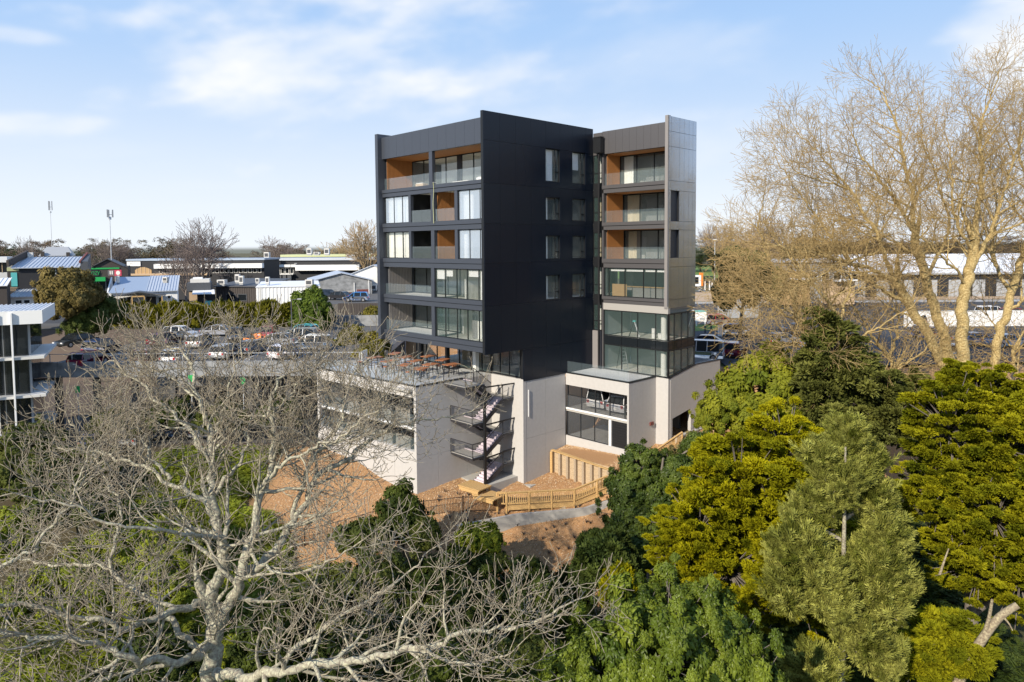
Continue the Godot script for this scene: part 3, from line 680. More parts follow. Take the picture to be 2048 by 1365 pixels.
# ---------------------------------------------------------------- podium, stair and terrace
const PP := Vector3(31.5, 0, -43.3)
func rbox(root: Node, called: String, m: Material, at: Vector3, bs: Basis, lo: Vector3, hi: Vector3) -> MeshInstance3D:
	return mesh_node(root, called, box_mesh((hi - lo).abs()), m, at + bs * ((lo + hi) * 0.5), bs)
func make_podium() -> void:
	var b := thing("podium", "pale precast podium with open car park storeys under the charcoal block", "building")
	# sunlit car park side, slightly skewed to the block: local -z runs along it
	var e := Vector3(-1.2, 0, -13.1).normalized(); var bs := Basis(Vector3(-e.z, 0, e.x), Vector3.UP, -e); var n := 13.15
	for i in 5:
		var a := -n * i / 5.0; var c := -n * (i + 1) / 5.0
		rbox(b, "parapet_panel", M.precast, PP, bs, Vector3(0, 6.62, c + 0.008), Vector3(0.25, 7.5, a - 0.008))
		rbox(b, "wall_panel", M.precast, PP, bs, Vector3(0, -3.0, c + 0.008), Vector3(0.25, 2.42, a - 0.008))
	rbox(b, "coping", M.black, PP, bs, Vector3(-0.02, 7.5, -n - 0.02), Vector3(0.28, 7.56, 0.0))
	rbox(b, "end_post", M.precast, PP, bs, Vector3(0.002, 2.42, -n), Vector3(0.3, 6.62, -n + 0.28))
	rbox(b, "end_post", M.precast, PP, bs, Vector3(0.002, 2.42, -0.24), Vector3(0.3, 6.62, -0.002))
	rbox(b, "floor_slab", M.concrete, PP, bs, Vector3(0.3, 3.95, -n + 0.3), Vector3(8.0, 4.2, -0.3))
	rbox(b, "slab_edge", M.white, PP, bs, Vector3(0.06, 4.12, -n + 0.28), Vector3(0.28, 4.24, -0.24))
	rbox(b, "floor_slab", M.concrete, PP, bs, Vector3(0.3, 1.9, -n + 0.3), Vector3(8.0, 2.1, -0.3))
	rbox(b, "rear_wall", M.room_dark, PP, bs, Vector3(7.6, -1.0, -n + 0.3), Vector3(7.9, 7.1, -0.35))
	for i in 6:
		rbox(b, "steel_post", M.black_metal, PP, bs, Vector3(0.35, 2.42, -n * (i + 0.5) / 6.0), Vector3(0.55, 6.62, -n * (i + 0.5) / 6.0 + 0.2))
	for y in [5.25, 3.4]:
		for i in 6:
			rbox(b, "glass_panel", M.rail_pane, PP, bs, Vector3(0.2, y - 1.0, -n * (i + 1) / 6.0 + 0.05), Vector3(0.22, y, -n * i / 6.0 - 0.05))
	rbox(b, "end_wall", M.precast_grey, PP, bs, Vector3(0.3, -1, -n - 0.002), Vector3(9.5, 7.48, -n + 0.22))
	# shaded wall behind the stair, in panels with recessed joints
	var xs := [31.5, 33.6, 36.6, 39.34]; var ys := [-2.0, 1.9, 7.48]
	for i in 3:
		for j in 2: box(b, "wall_panel", M.precast, Vector3(xs[i] + 0.008, ys[j] + 0.008, -43.55), Vector3(xs[i + 1] - 0.008, ys[j + 1] - 0.008, -43.3))
	box(b, "wall_backing", M.precast_grey, Vector3(31.8, -2, -43.7), Vector3(39.3, 7.46, -43.56))
	box(b, "coping", M.black, Vector3(31.5, 7.48, -43.6), Vector3(36.4, 7.55, -43.28))
	# pier beside the stair and the wall under the charcoal panels
	box(b, "pier", M.precast, Vector3(39.35, -1.6, -43.3), Vector3(39.7, 7.5, ZA - 0.04))
	for q in [[39.72, 42.0], [42.0, 44.46]]:
		for r in [[-1.6, 2.6], [2.6, 7.33]]:
			box(b, "wall_panel", M.precast, Vector3(q[0] + 0.008, r[0] + 0.008, ZA - 0.3), Vector3(q[1] - 0.008, r[1] - 0.008, ZA - 0.05))
	box(b, "wall_backing", M.precast_grey, Vector3(39.72, -1.6, ZA - 0.5), Vector3(44.5, 7.34, ZA - 0.31))
	box(b, "plinth", M.concrete, Vector3(39.3, -1.7, ZA - 0.03), Vector3(42.75, -1.05, ZA + 0.75))
	var dpb := Bag.new(); dpb.tube(Vector3(39.9, 4.4, ZA + 0.02), Vector3(39.9, 6.6, ZA + 0.02), 0.03, 0.03, 8)
	mesh_node(b, "white_pipe", dpb.mesh(), M.white)
	# wing podium: sunlit face with two open storeys
	var x := 44.5
	box(b, "parapet_panel", M.precast, Vector3(x, 6.38, -39.5), Vector3(x + 0.25, 7.38, -32.87))
	box(b, "coping", M.black, Vector3(x - 0.03, 7.38, -39.5), Vector3(x + 0.3, 7.45, -32.84))
	box(b, "wall_panel", M.precast, Vector3(x, -1.4, -39.5), Vector3(x + 0.25, 2.0, -32.87))
	box(b, "end_post", M.precast, Vector3(x + 0.001, 2.0, -33.04), Vector3(x + 0.25, 6.38, -32.871))
	box(b, "floor_slab", M.concrete, Vector3(x + 0.02, 4.12, -39.45), Vector3(55.5, 4.38, -33.05))
	box(b, "slab_edge", M.white, Vector3(x - 0.04, 4.30, -39.45), Vector3(x + 0.1, 4.42, -33.04))
	box(b, "floor_slab", M.concrete, Vector3(x + 0.3, 1.7, -39.45), Vector3(55.5, 1.98, -33.05))
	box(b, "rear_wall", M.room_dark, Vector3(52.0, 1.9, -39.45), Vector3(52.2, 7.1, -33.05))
	box(b, "roof_slab", M.pale_paving, Vector3(x + 0.26, 7.1, -39.46), Vector3(XE, 7.37, -32.88))
	window_x(b, "shop_window", x + 0.06, -39.4, -34.86, 2.0, 4.12, [-37.9, -36.4], M.mesh_pane, M.black_metal, 0.05)
	box(b, "white_mullion", M.white, Vector3(x - 0.02, 2.0, -34.86), Vector3(x + 0.15, 4.12, -34.62))
	var sd := box(b, "door", M.black, Vector3(x + 0.08, 2.0, -34.6), Vector3(x + 0.14, 4.1, -33.06)); sd.set_meta("label", "black slatted double door in the wing podium")
	for i in 9: box(sd, "slat", M.black_metal, Vector3(-0.05, -0.95 + i * 0.22, -0.7), Vector3(-0.032, -0.80 + i * 0.22, 0.7))
	for i in 5: box(b, "steel_post", M.black_metal, Vector3(x + 0.1, 4.42, -39.4 + i * 1.5), Vector3(x + 0.18, 6.38, -39.3 + i * 1.5))
	for i in 4: box(b, "glass_panel", M.mesh_pane, Vector3(x + 0.05, 4.45, -39.35 + i * 1.55), Vector3(x + 0.07, 5.5, -37.85 + i * 1.55))
	box(b, "handrail", M.black_metal, Vector3(x + 0.03, 5.5, -39.4), Vector3(x + 0.09, 5.56, -33.05))
	for q in [[44.76, 46.4], [46.4, 48.18]]: box(b, "wall_panel", M.precast, Vector3(q[0] + 0.006, -1.0, -33.12), Vector3(q[1] - 0.006, 7.36, -32.872))
	box(b, "coping", M.black, Vector3(44.8, 7.36, -33.15), Vector3(48.2, 7.43, -32.85))
	box(b, "pier", M.precast, Vector3(48.2, -1.0, -32.9), Vector3(48.5, 7.38, -31.68))
	# raked wall below the wing's glass with the low garage mouth
	var wp := prism(PackedVector2Array([Vector2(48.5, -1.0), Vector2(48.8, -1.0), Vector2(48.8, 4.0), Vector2(51.6, 4.4), Vector2(51.6, -1.0), Vector2(56.36, -1.0), Vector2(56.36, 7.98), Vector2(52.4, 8.06), Vector2(48.5, 7.38)]), -31.95, -31.66)
	mesh_node(b, "wall_panel", wp, M.precast)
	var cp := Bag.new(); cp.bar(Vector3(48.2, 7.42, -31.8), Vector3(52.4, 8.1, -31.8), 0.34, 0.07); cp.bar(Vector3(52.4, 8.1, -31.8), Vector3(56.4, 8.02, -31.8), 0.34, 0.07)
	mesh_node(b, "coping", cp.mesh(), M.black)
	box(b, "end_wall", M.precast, Vector3(56.1, -1, -42), Vector3(56.37, 7.96, -31.96))
	box(b, "roof_slab", M.pale_paving, Vector3(XE + 0.02, 7.2, -42), Vector3(56.1, 7.42, -31.96))
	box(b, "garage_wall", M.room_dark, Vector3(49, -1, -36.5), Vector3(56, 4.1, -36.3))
	var al := box(b, "fire_fitting", M.red_door, Vector3(47.3, 3.5, -32.868), Vector3(47.75, 3.75, -32.75)); al.set_meta("label", "small red fitting on the podium wall")
	# concrete kerb wall at the garage mouth
	var kw := thing("retaining_wall", "low pale concrete wall across the garage mouth beside the wing podium", "wall")
	box(kw, "wall", M.concrete, Vector3(48.7, 0.6, -31.4), Vector3(55.6, 2.55, -31.1)); box(kw, "cap", M.precast, Vector3(48.68, 2.55, -31.43), Vector3(55.62, 2.63, -31.07))
	# cars parked inside the open storey
	var wv := make_car("van", lin(0.72, 0.72, 0.72)); place_car(wv, "parked_van", Vector3(47.6, 4.4, -37.2), 0.1, "white van parked inside the open podium storey")
	var wc := make_car("hatch", lin(0.6, 0.6, 0.62)); place_car(wc, "parked_car", Vector3(47.2, 4.4, -35.0), 0.1, "pale car parked inside the open podium storey")
	make_stair()
func make_stair() -> void:
	var s := thing("fire_stair", "charcoal steel zigzag escape stair against the podium wall", "stair")
	var zo := -40.6; var zi := -43.25; var zm := -41.95
	var lv := [-0.55, 1.78, 4.45, 7.45]; var rv := [0.6, 3.1, 5.95]
	box(s, "pad", M.concrete, Vector3(35.9, -1.4, -43.28), Vector3(39.33, -0.56, -40.2))
	box(s, "column", M.black, Vector3(36.0, -0.55, zo - 0.02), Vector3(36.18, 7.3, zo + 0.16))
	for i in 3:
		flight(s, Vector3(36.1, lv[i], zo + 0.0), Vector3(38.1, rv[i], zo), zm + 0.05, 8)
		flight(s, Vector3(38.1, rv[i], zm - 0.05), Vector3(36.2, lv[i + 1], zm - 0.05), zi, 8)
		box(s, "landing", M.stair_steel, Vector3(38.1, rv[i] - 0.18, zi), Vector3(39.33, rv[i] - 0.03, zo))
		box(s, "landing_floor", M.concrete, Vector3(38.12, rv[i] - 0.028, zi + 0.02), Vector3(39.32, rv[i], zo - 0.05))
		rail_panel(s, [Vector3(36.12, lv[i], zo), Vector3(38.1, rv[i], zo), Vector3(39.33, rv[i], zo)])
		var tb := Bag.new(); tb.bar(Vector3(36.1, lv[i + 1] - 0.25, zo + 0.08), Vector3(39.4, rv[i] + 1.12, zo + 0.08), 0.09, 0.1); mesh_node(s, "tie_beam", tb.mesh(), M.black)
	for i in range(1, 4):
		var xl := 34.85 if i < 3 else 34.2
		box(s, "landing", M.stair_steel, Vector3(xl, lv[i] - 0.2, zi), Vector3(36.2, lv[i] - 0.03, zo))
		box(s, "landing_floor", M.concrete, Vector3(xl + 0.02, lv[i] - 0.028, zi + 0.02), Vector3(36.18, lv[i], zo - 0.04))
		rail_panel(s, [Vector3(xl, lv[i], zi), Vector3(xl, lv[i], zo), Vector3(36.1, lv[i], zo)])
	rail_panel(s, [Vector3(36.2, 7.45, zm), Vector3(38.1, 5.95, zm)])
func flight(s: Node3D, a: Vector3, c: Vector3, z2: float, n: int) -> void:
	for k in n:
		var t := (k + 0.5) / n; var p := a.lerp(c, t); var dx := (c.x - a.x) / n * 0.55
		box(s, "tread", M.tread, Vector3(p.x - absf(dx), p.y - 0.02, minf(a.z, z2) + 0.04), Vector3(p.x + absf(dx), p.y + 0.06, maxf(a.z, z2) - 0.04))
		box(s, "riser", M.tread, Vector3(p.x + (absf(dx) - 0.03), p.y + 0.06, minf(a.z, z2) + 0.06) if c.x > a.x else Vector3(p.x - absf(dx), p.y + 0.06, minf(a.z, z2) + 0.06), Vector3(p.x + absf(dx), p.y + absf(c.y - a.y) / n - 0.021, maxf(a.z, z2) - 0.06) if c.x > a.x else Vector3(p.x - absf(dx) + 0.03, p.y + absf(c.y - a.y) / n - 0.021, maxf(a.z, z2) - 0.06))
	for z in [a.z, z2]:
		var b := Bag.new(); b.bar(Vector3(a.x, a.y - 0.1, z), Vector3(c.x, c.y - 0.16, z), 0.05, 0.3); mesh_node(s, "stringer", b.mesh(), M.stair_steel)
func rail_panel(s: Node3D, pts: Array, h := 1.1, step := 0.12, m: Material = null) -> void:
	var mm: Material = m if m else M.stair_steel
	for i in pts.size() - 1:
		var a: Vector3 = pts[i]; var c: Vector3 = pts[i + 1]; var up := Vector3.UP
		var rb := Bag.new(); rb.bar(a + up * h, c + up * h, 0.05, 0.05); mesh_node(s, "handrail", rb.mesh(), mm)
		var bb := Bag.new(); var n := int(a.distance_to(c) / step)
		bb.bar(a + up * 0.1, c + up * 0.1, 0.03, 0.03)
		for k in range(1, n): 
			var p := a.lerp(c, float(k) / n); bb.bar(p + up * 0.1, p + up * h, 0.016, 0.016)
		kind_stuff(mesh_node(s, "baluster_panel", bb.mesh(), mm))
		var pb := Bag.new(); pb.bar(a, a + up * h, 0.05, 0.05); mesh_node(s, "post", pb.mesh(), mm)
func make_terrace() -> void:
	var t := thing("roof_terrace", "pale paved cafe terrace with glass edge on the podium roof", "terrace")
	# paving in slabs
	var rows := 9; var cols := 6
	for i in rows:
		for j in cols:
			var z0 := lerpf(-56.2, -43.6, float(i) / rows); var z1 := lerpf(-56.2, -43.6, (i + 1.0) / rows)
			var xl0 := 31.8 + (z0 + 43.3) * 0.0916; var xl1 := 31.8 + (z1 + 43.3) * 0.0916
			var u0 := float(j) / cols; var u1 := (j + 1.0) / cols
			var b := Bag.new(); var g := 0.006
			b.hexa([Vector3(lerpf(xl0, 39.38, u0) + g, 7.3, z0 + g), Vector3(lerpf(xl0, 39.38, u1) - g, 7.3, z0 + g), Vector3(lerpf(xl1, 39.38, u1) - g, 7.3, z1 - g), Vector3(lerpf(xl1, 39.38, u0) + g, 7.3, z1 - g), Vector3(lerpf(xl0, 39.38, u0) + g, 7.47, z0 + g), Vector3(lerpf(xl0, 39.38, u1) - g, 7.47, z0 + g), Vector3(lerpf(xl1, 39.38, u1) - g, 7.47, z1 - g), Vector3(lerpf(xl1, 39.38, u0) + g, 7.47, z1 - g)])
			mesh_node(t, "paving_slab", b.mesh(), M.pale_paving)
	box(t, "bedding", M.concrete, Vector3(31.0, 7.1, -56.2), Vector3(39.4, 7.29, -43.6))
	var e := Vector3(-1.2, 0, -13.1).normalized(); var bs := Basis(Vector3(-e.z, 0, e.x), Vector3.UP, -e)
	for i in 9: rbox(t, "glass_panel", M.rail_pane, PP, bs, Vector3(0.12, 7.56, -13.1 * (i + 1) / 9.0 + 0.02), Vector3(0.14, 8.5, -13.1 * i / 9.0 - 0.02))
	for i in 2: box(t, "glass_panel", M.rail_pane, Vector3(31.7 + i * 1.3, 7.56, -43.42), Vector3(32.96 + i * 1.3, 8.5, -43.4))
	var w := thing("wing_terrace_balustrade", "frameless glass balustrade along the small terrace beside the wing", "balustrade")
	for i in 4: box(w, "glass_panel", M.rail_pane, Vector3(44.6, 7.46, -39.4 + i * 1.6), Vector3(44.62, 8.4, -37.85 + i * 1.6))
	for i in 2: box(w, "glass_panel", M.rail_pane, Vector3(44.7 + i * 1.5, 7.46, -33.0), Vector3(46.1 + i * 1.5, 8.4, -32.98))
	# cafe furniture
	var proto: Node3D = null
	var k := 0
	for q in [[33.4, -45.2, 0.3], [35.2, -46.2, 0.1], [33.6, -47.6, 0.5], [36.4, -45.0, 0.0], [35.4, -48.6, 0.2], [37.4, -47.4, 0.4], [33.8, -50.2, 0.1], [36.0, -51.0, 0.3], [34.0, -52.8, 0.0], [37.8, -49.9, 0.2], [36.6, -53.4, 0.5]]:
		if proto == null:
			proto = thing("cafe_table", "high timber topped cafe table on the podium terrace", "table", Vector3(q[0], 7.47, q[1]), q[2], "cafe tables on the terrace")
			for i in 5: box(proto, "plank", M.tabletop, Vector3(-0.65, 0.98, -0.42 + i * 0.17), Vector3(0.65, 1.03, -0.265 + i * 0.17))
			for sx in [-1, 1]:
				for sz in [-1, 1]:
					var lb := Bag.new(); lb.bar(Vector3(sx * 0.55, 0, sz * 0.36), Vector3(sx * 0.45, 0.98, sz * 0.25), 0.05, 0.05); mesh_node(proto, "leg", lb.mesh(), M.black_metal)
			box(proto, "footrest", M.black_metal, Vector3(-0.5, 0.3, -0.02), Vector3(0.5, 0.34, 0.02))
		else: dup(proto, "cafe_table", Vector3(q[0], 7.47, q[1]), q[2])
		k += 1
	var stool: Node3D = null
	for q in [[34.2, -45.8], [32.8, -46.1], [34.5, -47.2], [36.3, -46.6], [37.2, -45.6], [34.6, -49.2], [36.4, -48.2], [33.0, -49.6], [35.0, -51.6], [37.2, -51.6], [32.9, -53.4], [38.3, -48.6]]:
		if stool == null:
			stool = thing("bar_stool", "timber seated bar stool with black legs on the podium terrace", "stool", Vector3(q[0], 7.47, q[1]), 0.0, "bar stools on the terrace")
			var sb := Bag.new(); sb.tube(Vector3(0, 0.66, 0), Vector3(0, 0.71, 0), 0.19, 0.2, 12); mesh_node(stool, "seat", sb.mesh(), M.tabletop)
			for i in 4:
				var lb := Bag.new(); var w4 := TAU * i / 4 + 0.4; lb.bar(Vector3(cos(w4) * 0.24, 0, sin(w4) * 0.24), Vector3(cos(w4) * 0.14, 0.66, sin(w4) * 0.14), 0.03, 0.03); mesh_node(stool, "leg", lb.mesh(), M.black_metal)
		else: dup(stool, "bar_stool", Vector3(q[0], 7.47, q[1]), q[0])
	var cb := thing("white_menu_board", "white board standing at the far edge of the cafe terrace", "board", Vector3(34.6, 7.47, -55.4), 0.6)
	box(cb, "panel", M.white, Vector3(-0.6, 0.3, -0.03), Vector3(0.6, 1.3, 0.03)); box(cb, "foot", M.black_metal, Vector3(-0.5, 0, -0.2), Vector3(-0.44, 0.3, 0.2)); box(cb, "foot", M.black_metal, Vector3(0.44, 0, -0.2), Vector3(0.5, 0.3, 0.2))

# ---------------------------------------------------------------- timber deck, fences, garden walls
func make_garden() -> void:
	# timber retaining wall with round-topped posts, planks between
	var r := thing("timber_retaining_wall", "new timber retaining wall with upright posts in front of the wing podium", "wall")
	for i in 8:
		var z := lerpf(-39.35, -33.4, i / 7.0); var top := lerpf(1.05, 0.75, i / 7.0)
		box(r, "post", M.pine_grey, Vector3(42.52, -2.2, z - 0.11), Vector3(42.74, top, z + 0.11))
		if i < 7:
			for k in 6: box(r, "plank", M.pine_pale, Vector3(42.76, -2.0 + k * 0.49, z + 0.0), Vector3(42.82, -2.0 + k * 0.49 + 0.475, lerpf(-39.35, -33.4, (i + 1) / 7.0) - 0.005))
	var cb := Bag.new(); cb.bar(Vector3(42.66, 1.1, -39.45), Vector3(42.66, 0.8, -33.2), 0.34, 0.07); mesh_node(r, "capping_board", cb.mesh(), M.pine)
	box(r, "corner_board", M.pine, Vector3(42.4, -1.4, -39.44), Vector3(42.51, 1.0, -39.2))
	# garden bed behind it
	var bed := Bag.new(); bed.hexa([Vector3(42.84, -1, -39.4), Vector3(44.48, -1, -39.4), Vector3(44.48, -1, -32.9), Vector3(42.84, -1, -32.9), Vector3(42.84, 0.98, -39.4), Vector3(44.48, 1.18, -39.4), Vector3(44.48, 1.5, -32.9), Vector3(42.84, 0.7, -32.9)])
	structure("garden_bed", bed.mesh(), M.mulch)
	# platforms stepping from the stair to the deck
	var pl := thing("timber_platform", "two low timber platforms stepping from the stair pad to the deck", "platform")
	var a := on_y(940, 968, -0.5); var c := on_y(992, 998, -1.1)
	var dir := (c - a); dir.y = 0; dir = dir.normalized(); var side := Vector3(-dir.z, 0, dir.x)
	for part in 2:
		var o := a.lerp(c, 0.0 if part == 0 else 0.55) - dir * 0.5; o.y = -0.55 if part == 0 else -0.95
		for k in 9:
			var pb := Bag.new(); var q := o + dir * k * 0.25; pb.bar(q - side * 0.75, q + side * 0.75, 0.235, 0.09); mesh_node(pl, "plank", pb.mesh(), M.pine)
		for s in [-0.7, 0.7]:
			var bb := Bag.new(); bb.bar(o + side * s + Vector3(0, -0.2, 0), o + side * s + dir * 2.0 + Vector3(0, -0.2, 0), 0.08, 0.25); mesh_node(pl, "bearer", bb.mesh(), M.pine)
	# boardwalk: polyline of the outer edge
	var w := thing("timber_boardwalk", "raised pine boardwalk with baluster rail climbing round the garden to the wing", "boardwalk")
	var pts := [Vector3(35.7, -1.62, -38.7), Vector3(36.1, -1.62, -38.1), Vector3(40.3, -1.6, -34.9), Vector3(43.4, -0.4, -32.9), Vector3(46.0, 0.9, -31.5), Vector3(48.6, 2.1, -30.6)]
	for i in range(1, pts.size() - 1):
		var p: Vector3 = pts[i]; var q: Vector3 = pts[i + 1]; var dd := q - p; var fl := Vector3(dd.x, 0, dd.z).normalized(); var inn := Vector3(fl.z, 0, -fl.x)
		var n := int(dd.length() / 0.16)
		for k in n:
			var m: Vector3 = p.lerp(q, (k + 0.5) / n); var pb := Bag.new(); pb.bar(m - inn * 0.05 + Vector3(0, -0.03, 0), m + inn * 1.5 + Vector3(0, -0.03, 0), 0.145, 0.04); mesh_node(w, "plank", pb.mesh(), M.pine)
		var eb := Bag.new(); eb.bar(p + Vector3(0, -0.2, 0), q + Vector3(0, -0.2, 0), 0.06, 0.28); mesh_node(w, "edge_beam", eb.mesh(), M.pine)
	for i in pts.size() - 1:
		var p: Vector3 = pts[i]; var q: Vector3 = pts[i + 1]; var len := p.distance_to(q)
		for h in [0.16, 0.96]:
			var hb := Bag.new(); hb.bar(p + Vector3(0, h, 0), q + Vector3(0, h, 0), 0.05, 0.09); mesh_node(w, "rail", hb.mesh(), M.pine)
		var tb := Bag.new(); tb.bar(p + Vector3(0, 1.04, 0), q + Vector3(0, 1.04, 0), 0.16, 0.05); mesh_node(w, "handrail", tb.mesh(), M.pine)
		var n := int(len / 0.15)
		for k in n:
			var m := p.lerp(q, (k + 0.5) / n); mesh_node(w, "baluster", box_mesh(Vector3(0.05, 0.9, 0.05)), M.pine, m + Vector3(0, 0.56, 0), Basis(Vector3.UP, atan2(q.x - p.x, q.z - p.z)))
		var np := maxi(1, int(len / 1.7))
		for k in np + (1 if i == pts.size() - 2 else 0):
			var m := p.lerp(q, float(k) / np); var gy := ground(m) - 0.6
			var pb := Bag.new(); pb.box(m + Vector3(-0.06, minf(gy - m.y, -0.6), -0.06), m + Vector3(0.06, 1.02, 0.06)); mesh_node(w, "post", pb.mesh(), M.pine)
	# concrete footing wall under the deck edge
	var f := thing("concrete_footing_wall", "long low concrete retaining wall below the boardwalk and black fence", "wall")
	var fp := [Vector3(29.2, 0, -40.6), Vector3(32.5, 0, -38.9), Vector3(36.3, 0, -37.4), Vector3(40.6, 0, -34.3), Vector3(43.4, 0, -32.3)]
	for i in fp.size() - 1:
		var p: Vector3 = fp[i] - fh * 0.45; var q: Vector3 = fp[i + 1] - fh * 0.45; var b := Bag.new(); var y0 := [-2.1, -2.05, -1.95, -1.8, -0.9]
		var nrm := Vector3(-(q - p).z, 0, (q - p).x).normalized() * 0.12; var drop := 1.5
		b.hexa([p - nrm + Vector3(0, y0[i] - drop, 0), q - nrm + Vector3(0, y0[i + 1] - drop, 0), q + nrm + Vector3(0, y0[i + 1] - drop, 0), p + nrm + Vector3(0, y0[i] - drop, 0), p - nrm + Vector3(0, y0[i], 0), q - nrm + Vector3(0, y0[i + 1], 0), q + nrm + Vector3(0, y0[i + 1], 0), p + nrm + Vector3(0, y0[i], 0)])
		mesh_node(f, "wall_bay", b.mesh(), M.concrete)
	var sp := thing("loose_plank", "pale loose plank leaning on the concrete wall under the boardwalk", "plank")
	var sb := Bag.new(); sb.bar(Vector3(38.2, -2.3, -35.7), Vector3(39.3, -1.75, -34.95), 0.05, 0.2); mesh_node(sp, "board", sb.mesh(), M.pine_pale)
	# black pool-type fence across the garden
	var fe := thing("black_steel_fence", "black steel fence of thin uprights along the mulched garden edge", "fence")
	var line := [Vector3(35.75, 0, -38.75), Vector3(33.0, 0, -39.6), Vector3(30.4, 0, -41.0), Vector3(28.0, 0, -42.5), Vector3(25.6, 0, -44.0), Vector3(23.2, 0, -45.5), Vector3(20.8, 0, -47.0), Vector3(18.4, 0, -48.5), Vector3(16.0, 0, -50.2)]
	for i in line.size():
		var p: Vector3 = line[i]; p.y = ground(p) - 0.02
		box(fe, "post", M.black_metal, p + Vector3(-0.035, -0.2, -0.035), p + Vector3(0.035, 1.3, 0.035))
		if i == line.size() - 1: break
		var q: Vector3 = line[i + 1]; q.y = ground(q) - 0.02
		for h in [0.15, 1.2]:
			var hb := Bag.new(); hb.bar(p + Vector3(0, h, 0), q + Vector3(0, h, 0), 0.035, 0.035); mesh_node(fe, "rail", hb.mesh(), M.black_metal)
		var bb := Bag.new(); var n := int(p.distance_to(q) / 0.115)
		for k in range(1, n): bb.bar(p.lerp(q, float(k) / n) + Vector3(0, 0.15, 0), p.lerp(q, float(k) / n) + Vector3(0, 1.2, 0), 0.018, 0.018)
		kind_stuff(mesh_node(fe, "upright_panel", bb.mesh(), M.black_metal))

